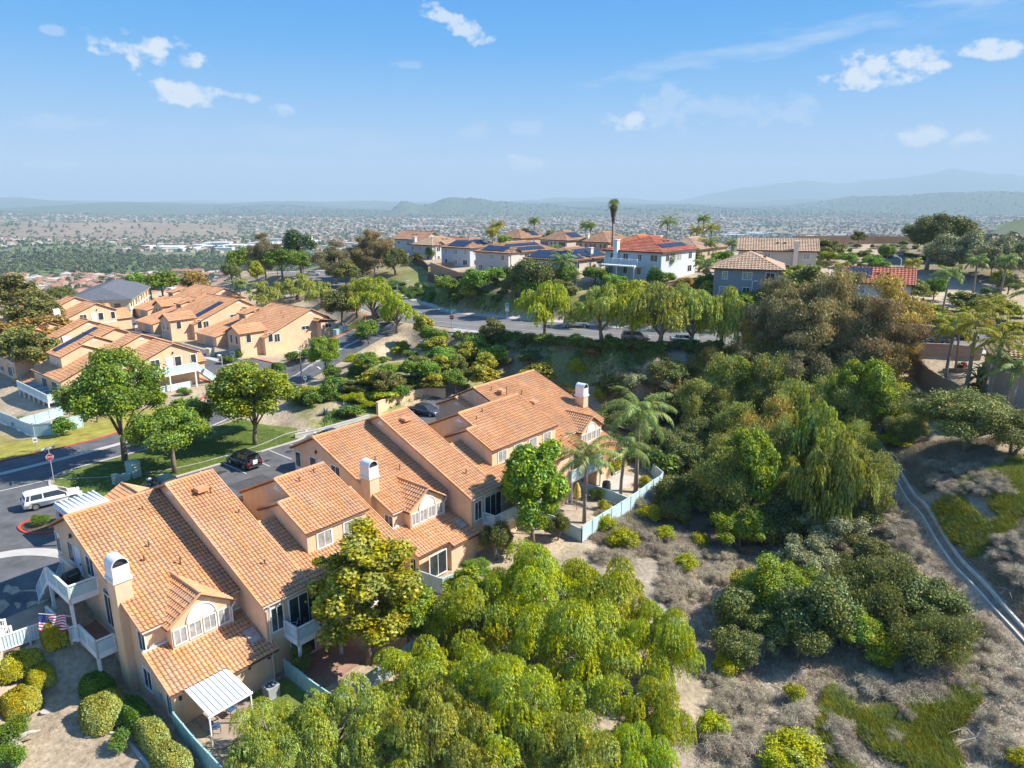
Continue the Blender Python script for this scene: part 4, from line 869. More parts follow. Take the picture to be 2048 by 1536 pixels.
# patio things at the near end
pc = empty('patio_cover', W(0, 0), math.pi/2-R(39.8), 'white ribbed metal patio cover on slim posts beside the hedge', 'patio cover')
mb = MB(); N_ = 9
for i in range(N_):
    a, c = .55+i*2.75/N_, .55+(i+1)*2.75/N_; mb.poly([(a+.02, 3.75, 1.22), (c-.02, 3.75, 1.22), (c-.02, 6.75, .92), (a+.02, 6.75, .92)], (0, 0, .04)); mb.beam((a, 3.75, 1.28), (a, 6.75, .98), .05, .07)
for y, z in ((3.75, 1.14), (6.68, .84)): mb.beam((.5, y, z), (3.35, y, z), .09, .14)
tf = lambda v: v*np.array((1, -1, 1)); mb.build('panel', M['metalwhite'], pc, False, tf)
for u in (.62, 3.25): p = MB(); p.box((u-.04, 6.55, -1.5), (u+.04, 6.63, .85)); p.build('post', M['white'], pc, False, tf)
pb = MB(); pb.poly([(.9, 3.5, 2.0), (2.0, 3.5, 2.0), (2.0, 3.62, 1.3), (.9, 3.62, 1.3)], (0, .04, 0))
def ac_unit(u, v, label, z=None):
    p = W(u, v); g = float(H(p[0], p[1])) if z is None else z; r = empty('air_conditioner', (p[0], p[1], g), math.pi/2-R(39.8), label, 'air conditioner')
    b = MB(); b.box((-.42, -.42, .05), (.42, .42, .12), 0)
    for i in range(12): z = .12+i*.058; b.box((-.4, -.4, z), (.4, .4, z+.035), 0)
    b.box((-.37, -.37, .1), (.37, .37, .8), 1); b.box((-.42, -.42, .8), (.42, .42, .87), 0); b.build('case', [M['grey'], M['dark']], r)
    f = MB(); f.lathe([(.34, .875), (.30, .89), (.1, .93), (0, .93)], (0, 0, 0), 20); f.build('fan_guard', M['dark'], r)
    for i in range(5): t = i*2*math.pi/5; f2 = MB(); f2.poly([(.06*math.cos(t), .06*math.sin(t), .94), (.3*math.cos(t-.3), .3*math.sin(t-.3), .94), (.3*math.cos(t+.3), .3*math.sin(t+.3), .95)], (0, 0, .01)); f2.build('blade', M['grey'], r)
    return r
ac_unit(5.3, 5.3, 'grey air conditioner on the lawn by the nearest house wall')
def chair(pos, rz, label, c, group=None):
    r = empty('patio_chair', pos, rz, label, 'chair', group); s = MB(); s.box((-.25, -.25, .40), (.25, .25, .46)); s.build('seat', c, r)
    b = MB(); b.poly([(-.25, .22, .46), (.25, .22, .46), (.25, .36, .95), (-.25, .36, .95)], (0, .04, 0)); b.build('backrest', c, r)
    for x in (-.22, .22):
        for y in (-.22, .22): l = MB(); l.box((x-.02, y-.02, 0), (x+.02, y+.02, .40)); l.build('leg', c, r)
        a = MB(); a.box((x-.03, -.24, .64), (x+.03, .28, .68)); a.build('armrest', c, r)
    return r
def at(u, v, z): p = W(u, v, z); return tuple(p)
navy = mat('navy_fabric', (.05, .10, .19), .8); chair(at(1.3, 5.7, -1.22), 2.2, 'navy patio chair nearer the post under the white patio cover', navy); chair(at(2.7, 5.0, -1.22), 1.0, 'navy patio chair farther back under the white patio cover', navy)
chair(at(8.3, 4.5, 1.46), -.9, 'dark woven chair on the garden balcony beside the teal one', M['dark']); chair(at(9.4, 4.7, 1.46), .4, 'grey chair on the garden balcony by the sliding door', M['grey'])
chair(at(7.95, 4.1, 1.46), -1.4, 'small teal chair in the corner of the garden balcony', M['teal'])
bbq = empty('barbecue', at(-1.0, -8.1, 4.42), 1.1, 'black covered barbecue on the upper corner balcony', 'barbecue')
b = MB(); b.box((-.5, -.28, .75), (.5, .28, .95)); b.tube([(-.48, 0, .98), (.48, 0, .98)], .26, 12); b.build('lid', M['dark'], bbq); b = MB(); b.box((-.4, -.22, 0), (.4, .22, .75)); b.build('cabinet', M['dark'], bbq)
b = MB(); b.tube([(-.3, -.3, 1.0), (.3, -.3, 1.0)], .02, 6); b.build('handle', M['grey'], bbq)
mt = MB(); mt.poly([(-.6, -.4, 0), (.6, -.4, 0), (.6, .4, 0), (-.6, .4, 0)], (0, 0, .02)); mt = mt.build('doormat', M['dark'], loc=at(-.55, -9.3, 4.42)); mt.rotation_euler = (0, 0, .9); tag(mt, 'dark doormat before the white upper door', 'doormat')
bin_ = MB(); bin_.lathe([(.0, 0), (.16, 0), (.2, .4), (.0, .42)], (0, 0, 0), 12); bin_ = bin_.build('bucket', mat('red_plastic', (.5, .03, .03), .4), loc=at(-1.45, -7.5, 4.42)); tag(bin_, 'small red bucket in the corner of the upper balcony', 'bucket')
pot = empty('potted_plant', at(-.75, -4.3, 1.51), 0, 'potted plant on the lower deck below the arched window', 'plant'); b = MB(); b.lathe([(0, 0), (.16, 0), (.22, .38), (.18, .38), (0, .34)], (0, 0, 0), 12); b.build('pot', M['tile_red'], pot)

# flag on the balcony post
fl = empty('flag', at(-1.85, -6.2, 3.35), 0, 'striped national flag hanging from a white pole at the balcony post', 'flag')
dirn = np.array((-.93, -.05, .12)); b = MB(); b.tube([(0, 0, 0), tuple(dirn*2.3)], .02, 8); b.build('pole', M['white'], fl)
fm = MB(); a0 = dirn*.45; nx_, nz_ = 26, 13; Ld = 1.8
def fp(i, j):
    t = i/nx_; s = j/nz_; p = a0+dirn*Ld*t; w = .09*math.sin(t*9+s*2)+.05*math.sin(t*17-s*4); return (p[0]+w*.2, p[1]+w*1.3-s*.25, p[2]-s*1.0+.05*math.sin(t*6))
vs = [fp(i, j) for i in range(nx_+1) for j in range(nz_+1)]
for i in range(nx_):
    for j in range(nz_):
        mi = 2 if (i >= nx_*.58 and j < 7) else (0 if j % 2 == 0 else 1)
        if mi == 2 and (i % 2 == 0) and (j % 2 == 1): mi = 2
        fm.f.append([i*(nz_+1)+j, (i+1)*(nz_+1)+j, (i+1)*(nz_+1)+j+1, i*(nz_+1)+j+1]); fm.m.append(mi)
fm.v.append(np.array(vs)); fm.n = len(vs)
cl = fm.build('cloth', [mat('flag_red', (.45, .02, .05), .8), mat('flag_white', (.75, .74, .76), .8), mat('flag_blue', (.03, .05, .22), .8)], fl)
sm = MB()
for i in range(6):
    for j in range(4):
        p = np.array(fp(nx_*.62+i*1.75, .7+j*1.65)); p[1] -= .012
        for off in (-.006, .03):
            q = p+(0, off, 0); pts = [(q[0]+.035*(1 if k % 2 == 0 else .4)*math.cos(math.pi/2+k*math.pi/5), q[1], q[2]+.035*(1 if k % 2 == 0 else .4)*math.sin(math.pi/2+k*math.pi/5)) for k in range(10)]; sm.add(pts, [tuple(range(10))])
sm.build('stars', mat('flag_white'), cl)

# fences
def fence(name, pts, zf, h, label, panel='blue', frame='blue', fine=True, post=.1, lat=False, step=2.0, cat='fence'):
    """pts in world xy; follows the ground"""
    P0 = np.array(pts[0][:2], float); g0 = float(H(*P0)); root = empty(name, (P0[0], P0[1], g0), 0, label, cat); pm = MB(); n_ = 0
    for a, b in zip(pts[:-1], pts[1:]):
        a = np.array(a[:2], float); b = np.array(b[:2], float); L = np.linalg.norm(b-a); k = max(1, int(round(L/step)))
        for i in range(k):
            p = a+(b-a)*i/k; q = a+(b-a)*(i+1)/k; zp = (float(H(*p)) if zf is None else zf)-g0; zq = (float(H(*q)) if zf is None else zf)-g0; p3 = np.array((*(p-P0), zp)); q3 = np.array((*(q-P0), zq))
            up = np.array((0, 0, 1.)); pm.beam(p3+up*(h-.04), q3+up*(h-.04), .09, .09, 0); pm.beam(p3+up*.12, q3+up*.12, .06, .12, 0); pm.beam(p3+up*h*.52, q3+up*h*.52, .03, h*.8, 1)
            if lat:
                m = int(L/k/.17)
                for j in range(m): c = p3+(q3-p3)*(j+.5)/m; pm.beam(c+up*.15, c+up*(h-.1), .09, .055, 0, up=tuple(q3-p3))
            if n_ % 1 == 0: po = MB(); po.box((p3[0]-post/2, p3[1]-post/2, zp-.3), (p3[0]+post/2, p3[1]+post/2, zp+h+.04)); po.build('post', M[frame], root)
            n_ += 1
    po = MB(); po.box((q3[0]-post/2, q3[1]-post/2, zq-.3), (q3[0]+post/2, q3[1]+post/2, zq+h+.04)); po.build('post', M[frame], root)
    pm.build('panel', [M[frame], M[panel]], root); return root
UVp = lambda *p: [tuple(W(a, b)[:2]) for (a, b) in p]
fence('lattice_fence', UVp((-.3, 3.9), (-.45, 6.6), (-.5, 12.5)), None, 1.5, 'teal lattice fence beside the clipped hedge at the patio', 'teal', 'teal', lat=True, step=1.8)
fence('garden_fence', UVp((7.0, 4.3), (7.0, 7.4), (7.2, 9.6)), None, 1.3, 'short teal fence between the air conditioner lawn and brick patio', 'teal', 'teal')
fence('garden_fence', UVp((7.2, 9.6), (12, 9.4), (17.5, 8.6), (19.6, 8.3)), None, 1.4, 'pale blue fence half hidden behind the yellow-green tree', lat=False)
fence('lattice_fence', UVp((20.6, 2.9), (21.0, 5.2), (23.4, 5.6)), None, 1.5, 'pale lattice screen round the middle row patio', lat=True, step=1.3)
fence('garden_fence', UVp((36.4, 8.5), (42, 8.3), (48, 8.1), (52.8, 7.9)), None, 1.75, 'long pale blue garden fence above the canyon slope', step=1.9)
fence('garden_fence', UVp((52.8, 7.9), (54.6, 7.4), (55.6, 5.6), (56.8, 4.6), (57.6, 3.0)), None, 1.65, 'pale blue corner fence beyond the far palm', step=1.6)
fence('garden_fence', UVp((36.4, 8.5), (36.4, 3.4)), None, 1.4, 'pale blue fence between two gardens under the big green tree', step=1.8)
fence('garden_fence', UVp((45.2, 2.2), (46.2, 7.9)), None, 1.3, 'low dividing fence behind the planting beds by the tall palm', step=1.8, lat=True)
fence('walkway_fence', UVp((-2.25, -8.2), (-5.5, -8.6), (-12, -9.0)), 1.5, 1.15, 'white framed blue walkway fence above the yellow hedges', frame='white', lat=True, step=1.9)
wk = MB(); q = [W(-.2, -13.2), W(-.2, -8.4), W(-14, -8.9), W(-14, -12.0), W(-2.6, -12.9)]; wk.poly([(p[0], p[1], 1.2) for p in q], (0, 0, .38)); tag(wk.build('walkway', mat('walkway_paving', (.33, .24, .18), .9, nscale=1, namt=.15)), kind='structure')
gb_ = MB(); gb_.gable = None
rs = empty('stair', at(-4.6, -10.6, 1.58), math.pi/2-R(39.8), 'white railed stair at the edge of the photo by the walkway', 'stairs'); b = MB()
for i in range(12): b.box((-.0-i*.28-.3, -1.2, i*.17), (-i*.28, 0, i*.17+.05))
b.build('steps', M['concrete'], rs)
for y in (0, -1.2):
    b = MB(); b.beam((0, y, .05), (-3.4, y, 2.1), .06, .35); b.beam((.0, y, 1.0), (-3.4, y, 3.05), .08, .12); b.box((-.07, y-.07, 0), (.07, y+.07, 1.1))
    for i in range(24): x = -i*.14; b.beam((x, y, .1-x*.6), (x, y, .98-x*.6), .04, .04)
    b.build('railing', M['white'], rs)

# ------------------------------------------------------------------ rows across the lane
ab = TB('townhouse_row', W(23.0, -65.7), 39.8-90, 1, 'peach townhouse row behind the big left trees, with long balcony and outside stair', tw=.42, tl=.55, k=3, fine=False)
end_unit(ab, 0, zg=-1.6, detail=1); mid_unit(ab, 6.27, zg=-1.6); end_unit(ab, 21, zg=-1.6, detail=1, endwins=False); mid_unit(ab, 27.3, zg=-1.6)
for (u0, v, n) in ((18.9, 1.2, 2), (18.9, -1.5, 2)):
    for j in range(n): mb = MB(); z = zroof(v-j*1.9, -3.64, 9.33, 2.0, 6.95); mb.poly([(14.2, v-j*1.9, z+.14), (15.9, v-j*1.9, z+.14), (15.9, v-1.8-j*1.9, z+.14+1.8*.42), (14.2, v-1.8-j*1.9, z+.14+1.8*.42)], (0, 0, .05)); ab.part('solar_panel', mb, M['solar'])
ab.deck(-1.7, 0, -12.6, -3.5, 4.35, posts=((-1.6, -12.5), (-1.6, -8.5), (-1.6, -3.6)), zg=1.6); ab.rail([(0, -3.5), (-1.65, -3.5), (-1.65, -12.7)], 4.35, 5.4); ab.rail([(-1.65, -12.8), (-1.65, -15.6)], [4.3, 1.7], [5.35, 2.75], name='stair_railing'); ab.rail([(-.5, -12.8), (-.5, -15.6)], [4.3, 1.7], [5.35, 2.75], name='stair_railing')
st = MB()
for i in range(14): z = 4.2-i*.19; v = -12.7-i*.2; st.box((-1.6, v-.28, z-.06), (-.55, v, z))
ab.part('stair', st, M['concrete']); ab.rail([(-1.0, -4), (-1.0, -12.0)], 1.55, 2.5, name='porch_railing')
ab.deck(7.3, 20.5, 3.7, 5.5, 1.4, posts=[(7.4+i*2.15, 5.4) for i in range(7)], zg=-1.4)
for i in range(5): ab.rail([(7.4+i*2.65, 3.8), (7.4+i*2.65, 5.45), (7.4+(i+1)*2.65, 5.45)], 1.4, 2.45)
cross_gable(ab, 3.0, 6.5, -16.6, -13.4, 4.4, 5.8); cross_gable(ab, 17.5, 21.0, -16.6, -13.4, 4.4, 5.8)
fence('garden_fence', UVp((16.5, -56.9), (12.9, -56.8), (11.3, -58.2), (11.7, -72.6), (12.4, -92)), None, 1.7, 'long pale blue fence at the left edge below the balconies', step=2.2)
fence('garden_fence', UVp((12.0, -66), (17.2, -66)), None, 1.5, 'short pale blue fence between the gardens under the left balconies')

def row_b(root_uv, label, n=2, solar=True):
    b = TB('townhouse_row', W(*root_uv), 39.8-90, 1, label, tw=.42, tl=.55, k=3, fine=False); zg = .2
    for i, (u0, dv) in enumerate(((0, 0.0), (24.5, 1.5), (46.5, 0.0))[:n]):
        V = lambda v: v+dv; L = 13.5
        b.gable(u0, u0+L, [(V(-14), zg), (V(-14), 7.0), (V(-10.17), 8.95), (V(.3), 4.95), (V(.3), zg)]); b.roof(u0, u0+L, V(-10.17), 9.15, V(.6), 4.9, V(-14.4), 7.0)
        b.vent('u-', (u0, V(-10.17)), 1.3, 8.1)
        b.window('u-', (u0, V(-2.3)), 1.1, 3.7, 5.2, None, 2); b.window('u-', (u0, V(-.9)), .9, 3.9, 5.7, None, 1, arch=False); b.window('u-', (u0, V(-8.7)), 1.6, 5.2, 5.9, None, 2)
        w = MB(); w.box((u0-1.6, V(-14.8), zg), (u0-.003, V(-11.3), 6.3)); b.part('wall', w, b.wall); b.roof(u0-1.6, u0-.1, V(-11.0), 7.2, V(-10.4), 6.8, V(-15.1), 6.4, over=.2, rake1=False); b.window('u-', (u0-1.6, V(-13)), 1.4, 5.2, 5.9, None, 2)
        # two-storey bay over the garage
        cross_gable(b, u0+1.2, u0+5.6, V(-1.0), V(4.9), 6.0, 7.25, wall=False); w = MB(); w.poly([(u0+1.2, V(4.6), zg), (u0+5.6, V(4.6), zg), (u0+5.6, V(4.6), 5.95), (u0+3.4, V(4.6), 7.1), (u0+1.2, V(4.6), 5.95)], (0, -5, 0)); b.part('wall', w, b.wall)
        b.window('v+', (V(4.6), u0+2.4), .7, 4.0, 5.5, None, 1); b.window('v+', (V(4.6), u0+4.3), .7, 4.0, 5.5, None, 1); g = MB(); g.box((u0+1.8, V(4.55), 1.4), (u0+5.0, V(4.63), 3.6)); b.part('garage_door', g, M['grey'])
        b.window('u-', (u0+1.2, V(2.9)), .9, 4.2, 5.7, None, 1)
        # low garage between the units and the clerestory tower
        b.gable(u0+L+.004, u0+L+8, [(V(-8), zg), (V(-8), 5.9), (V(2.9), 3.7), (V(2.9), zg)]); b.roof(u0+L, u0+L+8, V(-8), 6.4, V(3.3), 3.75, None, None, over=.2); g = MB(); g.box((u0+L+1.5, V(2.85), 1.4), (u0+L+4.3, V(2.93), 3.3)); b.part('garage_door', g, M['grey'])
        w = MB(); w.box((u0+L+.006, V(-8.5), 3), (u0+L+2.6, V(-3.8), 7.5)); b.part('wall', w, b.wall); b.roof(u0+L, u0+L+2.6, V(-7.4), 8.5, V(-3.4), 7.5, None, None, over=.25); b.window('u-', (u0+L-.0, V(-6)), 1.2, 6.6, 7.2, None, 2); b.window('v+', (V(-3.8), u0+L+1.3), 1.6, 6.6, 7.2, None, 2)
        if solar and i == 1:
            for j in range(4): z = lambda v: zroof(v, -10.17, 9.15, .6, 4.9)+.16; va = -1.2-j*1.7; mb = MB(); mb.poly([(u0+2.2, V(va), z(va)), (u0+4.3, V(va), z(va)), (u0+4.3, V(va-1.65), z(va-1.65)), (u0+2.2, V(va-1.65), z(va-1.65))], (0, 0, .05)); b.part('solar_panel', mb, M['solar'])
        b.pipes([(u0+3, V(-6), 7.55, .35), (u0+6, V(-7.5), 8.1, .35), (u0+8, V(-5), 7.15, .35)])
        b.roof(u0+4.5, u0+8.5, V(-15.5), 6.9, V(-13.6), 6.2, V(-18.3), 5.6, over=.2); w = MB(); w.box((u0+4.7, V(-18), zg), (u0+8.3, V(-14), 5.7)); b.part('wall', w, b.wall)
    return b
bb = row_b((55.8, -77), 'tan townhouse row with garages and roof panels across the lane', 2)
bc = row_b((62.5, -123), 'farthest tan townhouse row up the lane behind the one with roof panels', 1, False)
cb = TB('townhouse_row', W(33, -122), 39.8-90, 1, 'peach townhouse row behind the round dark tree, next to the grey-roofed block', tw=.5, tl=.6, k=3, fine=False)
end_unit(cb, 0, zg=-2, detail=1); mid_unit(cb, 6.27, zg=-2)
for d_ in (3.5, 13.5): cross_gable(cb, d_, d_+5, -18.5, -13.4, 4.2, 6.2)

# grey-roofed flat block
gr_o = W(57.4, -141.0); gaz = math.degrees(math.atan2(*(W(75.6, -172.5)-W(58.1, -144.6))[:2]))
g = empty('apartment_block', tuple(gr_o), math.pi/2-R(gaz), 'grey-roofed cream apartment block with a row of garage doors', 'building')
M['cream'] = mat('cream_render', (.62, .58, .42), .9, nscale=.5, namt=.04); M['greyroof'] = mat('grey_shingle', (.115, .125, .145), .9, nscale=1.5, namt=.15); 
b = MB(); b.box((0, 0, -1), (31, 14, 6.3)); b.build('wall', M['cream'], g)
b = MB()
for q in ([(-.9, -.9, 6.3), (31.9, -.9, 6.3), (25, 7, 8.9), (6, 7, 8.9)], [(31.9, 14.9, 6.3), (-.9, 14.9, 6.3), (6, 7, 8.9), (25, 7, 8.9)], [(-.9, 14.9, 6.3), (-.9, -.9, 6.3), (6, 7, 8.9)], [(31.9, -.9, 6.3), (31.9, 14.9, 6.3), (25, 7, 8.9)]): b.poly(q, (0, 0, .12))
b.build('roof', M['greyroof'], g); b = MB(); b.box((-.8, -.8, 6.12), (31.8, 14.8, 6.3)); b.build('fascia', M['white'], g)
b = MB(); b.box((-.02, -.25, 3.6), (31.02, -.0, 3.95)); b.build('trim_band', M['white'], g)
for i in range(8):
    d = MB(); d.box((.9+i*3.8, -.06, .1), (3.6+i*3.8, .0, 2.6)); d.build('garage_door', M['metalwhite'], g)
    d = MB(); d.box((4.0+i*3.8, -.3, .0), (4.3+i*3.8, -.0, 6.1)); d.build('pilaster', M['tanwall'], g)
    if i % 2 == 0: d = MB(); d.box((1.2+i*3.8, -.03, 4.3), (2.8+i*3.8, .0, 5.5)); d.build('window', M['glass'], g)
for i in range(3): d = MB(); d.box((-.03, 2+i*4.2, 4.2), (0, 3.4+i*4.2, 5.4)); d.build('window', M['glass'], g)

# ------------------------------------------------------------------ detached houses
WALLC = {}
def wallc(c):
    k = 'wall_%02d_%02d_%02d' % tuple(int(x*99) for x in c)
    return mat('render_'+k, c, .9, nscale=.4, namt=.04)
def house(px, d, L, D, label, tile='tile_tan', wall=(.62, .55, .47), az=40, wh=5.6, rise=2.2, kind='hip', solar=(), chim=None, z=None, wrows=True, tw=.6, tl=.7, chimc=None, shutters=False, bay=None, dormer=False, group=None):
    r_ = ray(px, 510); x, y = d*r_[0]/r_[1], d; z = float(H(x, y)) if z is None else z
    root = empty('house', (x, y, z), math.pi/2-R(az), label, 'house', group); wm = wallc(tuple(q*.86 for q in wall)); a, b = L/2, D/2; t = M[tile]; o = .5
    w = MB(); 
    if kind == 'hip': w.box((-a, -b, -2.5), (a, b, wh))
    else: w.poly([(-a, -b, -2.5), (-a, b, -2.5), (-a, b, wh), (-a, 0, wh+rise*.93), (-a, -b, wh)], (L, 0, 0))
    w.build('wall', wm, root); rm = MB(); A, B = a+o, b+o; zr = wh+rise; ze = wh-.05; S = math.hypot(B, zr-ze)
    if kind == 'hip':
        hp = min(B, A*.98)
        for sg in (-1, 1):
            tile_plane(rm, (-A, 0, zr), (1, 0, 0), 2*A, (0, sg*B, ze-zr), S, lambda s: (np.clip(np.maximum(hp-s, s-(2*A-hp))/hp*S, 0, S), np.full_like(s, S)), tw, tl, 3, .07, .07, seed=int(px)+sg)
            tile_plane(rm, (sg*(A-hp), -B, zr), (0, 1, 0), 2*B, (sg*hp, 0, ze-zr), math.hypot(hp, zr-ze), lambda s: (np.abs(s-B)/B*math.hypot(hp, zr-ze), np.full_like(s, math.hypot(hp, zr-ze))), tw, tl, 3, .07, .07, seed=int(px)+sg+9)
            for s2 in (-1, 1): cap_row(rm, (sg*A, s2*B, ze), (sg*(A-hp), 0, zr), .14, .5)
        cap_row(rm, (-(A-hp), 0, zr+.02), (A-hp, 0, zr+.02), .14, .5); e = .03
        rm.add([(-A, -B, ze-e), (A, -B, ze-e), (A, B, ze-e), (-A, B, ze-e), (-(A-hp), 0, zr-e*2), (A-hp, 0, zr-e*2), (-A, -B, ze-.2), (A, -B, ze-.2), (A, B, ze-.2), (-A, B, ze-.2)], [(0,1,5,4),(1,2,5),(2,3,4,5),(3,0,4),(0,6,7,1),(1,7,8,2),(2,8,9,3),(3,9,6,0),(9,8,7,6)], 1)
    else:
        for sg in (-1, 1):
            tile_plane(rm, (-A, 0, zr), (1, 0, 0), 2*A, (0, sg*B, ze-zr), S, None, tw, tl, 3, .07, .07, seed=int(px)+sg); rm.poly([(-A, 0, zr-.04), (-A, sg*B, ze-.04), (-A, sg*B, ze-.25), (-A, 0, zr-.25)], (2*A, 0, 0), 1)
            for s2 in (-1, 1): cap_row(rm, (s2*A, sg*B, ze+.03), (s2*A, 0, zr+.03), .12, .5)
        cap_row(rm, (-A, 0, zr+.04), (A, 0, zr+.04), .14, .5)
    if dormer:                                                    # small cross gable on the camera-side eave (y-)
        xd, hw, dz = dormer, 2.0, 1.15
        for sg in (-1, 1): tile_plane(rm, (xd, -B-.25, ze+dz), (0, 1, 0), B*.62, (sg*hw, 0, -dz), math.hypot(hw, dz), lambda s: (np.zeros_like(s), np.clip(math.hypot(hw, dz)*(1.0-(s-.3)/(B*.62)), 0, 9)), tw, tl, 3, .06, .06)
        w = MB(); w.poly([(xd-hw+.3, -b-.16, -2), (xd+hw-.3, -b-.16, -2), (xd+hw-.3, -b-.16, ze), (xd, -b-.16, ze+dz*.85), (xd-hw+.3, -b-.16, ze)], (0, 1, 0)); w.build('wall', wm, root)
    rm.build('roof', [t, M['under']], root)
    fm = M['white']; rr = random.Random(int(px*7))
    def win(face, c, w_, z0, z1):
        # faces: 'y-' long face toward the camera side, 'x-' short face
        f = MB(); g2 = MB(); h_ = w_/2; pr = .17 if (dormer and face == 'y-' and abs(c-dormer) < 1.9) else 0
        if face == 'x-': f.box((-a-.05, c-h_-.1, z0-.1), (-a, c+h_+.1, z1+.1)); g2.box((-a-.07, c-h_, z0), (-a-.02, c+h_, z1)); g2.box((-a-.075, c-.03, z0), (-a-.06, c+.03, z1), 1)
        elif face == 'y-': f.box((c-h_-.1, -b-pr-.05, z0-.1), (c+h_+.1, -b-pr, z1+.1)); g2.box((c-h_, -b-pr-.07, z0), (c+h_, -b-pr-.02, z1)); g2.box((c-.03, -b-pr-.075, z0), (c+.03, -b-pr-.06, z1), 1)
        gg = g2.build('window', [M['glass'] if rr.random() < .7 else M['glass2'], fm], root); f.build('frame', fm, gg)
        if shutters:
            for s in (-1, 1):
                q = MB()
                if face == 'x-': q.box((-a-.08, c+s*(h_+.3)-.22, z0), (-a-.0, c+s*(h_+.3)+.22, z1))
                else: q.box((c+s*(h_+.3)-.22, -b-pr-.08, z0), (c+s*(h_+.3)+.22, -b-pr, z1))
                q.build('shutter', M['brownfence'], root)
    if wrows:
        for zz in (1.0, 3.7):
            for i in range(int(D//3.2)): win('x-', -b+D*(i+.5)/int(D//3.2), rr.choice((1.1, 1.5, .8)), zz, zz+1.25)
            for i in range(int(L//4.2)): 
                if rr.random() < .8: win('y-', -a+L*(i+.5)/int(L//4.2), rr.choice((1.3, 1.7, .8)), zz, zz+1.25)
    if chim:
        cx, cy = chim; c = MB(); zc = min(zr+.35, wh+2.0); c.box((cx-.5, cy-.45, 0), (cx+.5, cy+.45, zc)); c.box((cx-.62, cy-.57, zc), (cx+.62, cy+.57, zc+.2)); c.build('chimney', wallc(chimc or wall), root)
    for (face, s0, s1, f0, f1) in solar:
        # face 'y-' or 'x-': span along the face, fraction down the slope; individual panels
        n = max(1, int(abs(s1-s0)/1.1)); rows = max(1, int((f1-f0)*S/1.75)); pm = MB(); fr = MB()
        for i in range(n):
            for j in range(rows):
                ta, tb = s0+(s1-s0)*i/n+.04, s0+(s1-s0)*(i+1)/n-.04; fa, fb = f0+(f1-f0)*j/rows+.005, f0+(f1-f0)*(j+1)/rows-.005
                if face == 'y-': P = lambda t, f: (t, -B*f, zr+(ze-zr)*f+.16)
                else: P = lambda t, f: (-(A-min(B, A*.98))-min(B, A*.98)*f, t, zr+(ze-zr)*f+.16)
                pm.poly([P(ta, fa), P(tb, fa), P(tb, fb), P(ta, fb)], (0, 0, .05))
        pm.build('solar_panel', M['solar'], root)
    for i in range(2): q = MB(); q.box((-.2+i*1.6, -B*.45, wh+rise*.55), (.3+i*1.6, -B*.38, wh+rise*.55+.35)); q.build('roof_vent', M['under'], root)
    return root
house(838, 258, 15, 10, 'leftmost hilltop house, white gable with slim chimney', 'tile_brown', (.52, .55, .58), az=130, kind='gable', rise=2.6, chim=(2, 2), chimc=(.7, .7, .7))
house(876, 226, 15, 10.5, 'white two-storey hilltop house with tan hip roof, at the end of the fences', 'tile_tan', (.60, .58, .58), z=11.2, dormer=-4.5, chim=(-6.4, 3.5))
house(930, 268, 17, 11, 'red gable-roofed house behind the leftmost hilltop houses', 'tile_orange', (.5, .45, .4), az=130, kind='gable', rise=2.8, chim=(-8, 2), chimc=(.7, .7, .7))
house(948, 202, 15, 11, 'pale blue-white hilltop house with panels on two slopes and a white chimney', 'tile_brown', (.58, .62, .64), z=11.9, solar=(('x-', -3.6, 3.2, .3, .9), ('y-', -3.0, 3.4, .25, .7)), chim=(1.0, -3.4), chimc=(.7, .7, .7))
house(1032, 184, 19, 11, 'pale hilltop house with two long bands of roof panels and an iron balcony', 'tile_brown', (.60, .57, .53), z=12.0, solar=(('x-', -4, 3.6, .45, .9), ('y-', -6.2, 6.0, .25, .5), ('y-', -8, 5.5, .6, .9)), dormer=-7)
house(1143, 163, 18, 12.5, 'hilltop house almost covered in blue roof panels beside the tall palm', 'tile_brown', (.60, .52, .45), z=11.9, solar=(('x-', -5.8, 5.6, .35, .95), ('y-', -8.2, -4.0, .45, .95), ('y-', -2.4, 5.8, .25, .9)), chim=(1.2, -4.4), chimc=(.68, .62, .55))
h7 = house(1302, 150, 15, 13, 'white house with red tile roof, balcony and white patio roof', 'tile_red', (.62, .68, .71), solar=(('y-', -5.0, 5.8, .55, .78),), chim=(-8, 3.6), chimc=(.72, .72, .72), rise=2.7)
b = MB(); b.box((-10.8, -2.4, 2.6), (-7.5, 6.0, 2.85))
for i in range(17): b.box((-10.9, -2.3+i*.5, 2.85), (-7.6, -2.18+i*.5, 2.95))
for y in (-2.2, 1.8, 5.8): b.box((-10.7, y-.1, -2), (-10.5, y+.1, 2.6))
b.build('patio_roof', M['white'], h7); b = MB()
for y in np.linspace(-2.2, 5.6, 5): b.box((-9.4, y-.08, 2.9), (-9.24, y+.08, 4.15))
for i in range(36): y = -2.2+i*.22; b.box((-9.35, y-.03, 3.0), (-9.29, y+.03, 4.0))
b.box((-9.38, -2.2, 3.98), (-9.26, 5.6, 4.08)); b.box((-9.38, -2.2, 2.95), (-9.26, 5.6, 3.05)); b.build('balcony_railing', M['white'], h7)
house(1500, 132, 13, 11.5, 'grey-blue house with pale brown tiled hip roof beyond the street trees', 'tile_tan', (.30, .32, .36), az=20, rise=2.6, chim=(5.6, -1.5), chimc=(.42, .38, .36), z=12.6, shutters=False)
house(1552, 170, 17, 11, 'long tan gable-roofed house behind the grey-blue one, tall pale chimney', 'tile_tan', (.60, .54, .44), az=108, kind='gable', rise=2.5, chim=(4, -5.6), chimc=(.72, .62, .52), z=13.2)
house(1385, 190, 17, 11, 'beige hilltop house with tan roof in front of the palm cluster', 'tile_tan', (.55, .45, .28), rise=2.6, z=12.4)
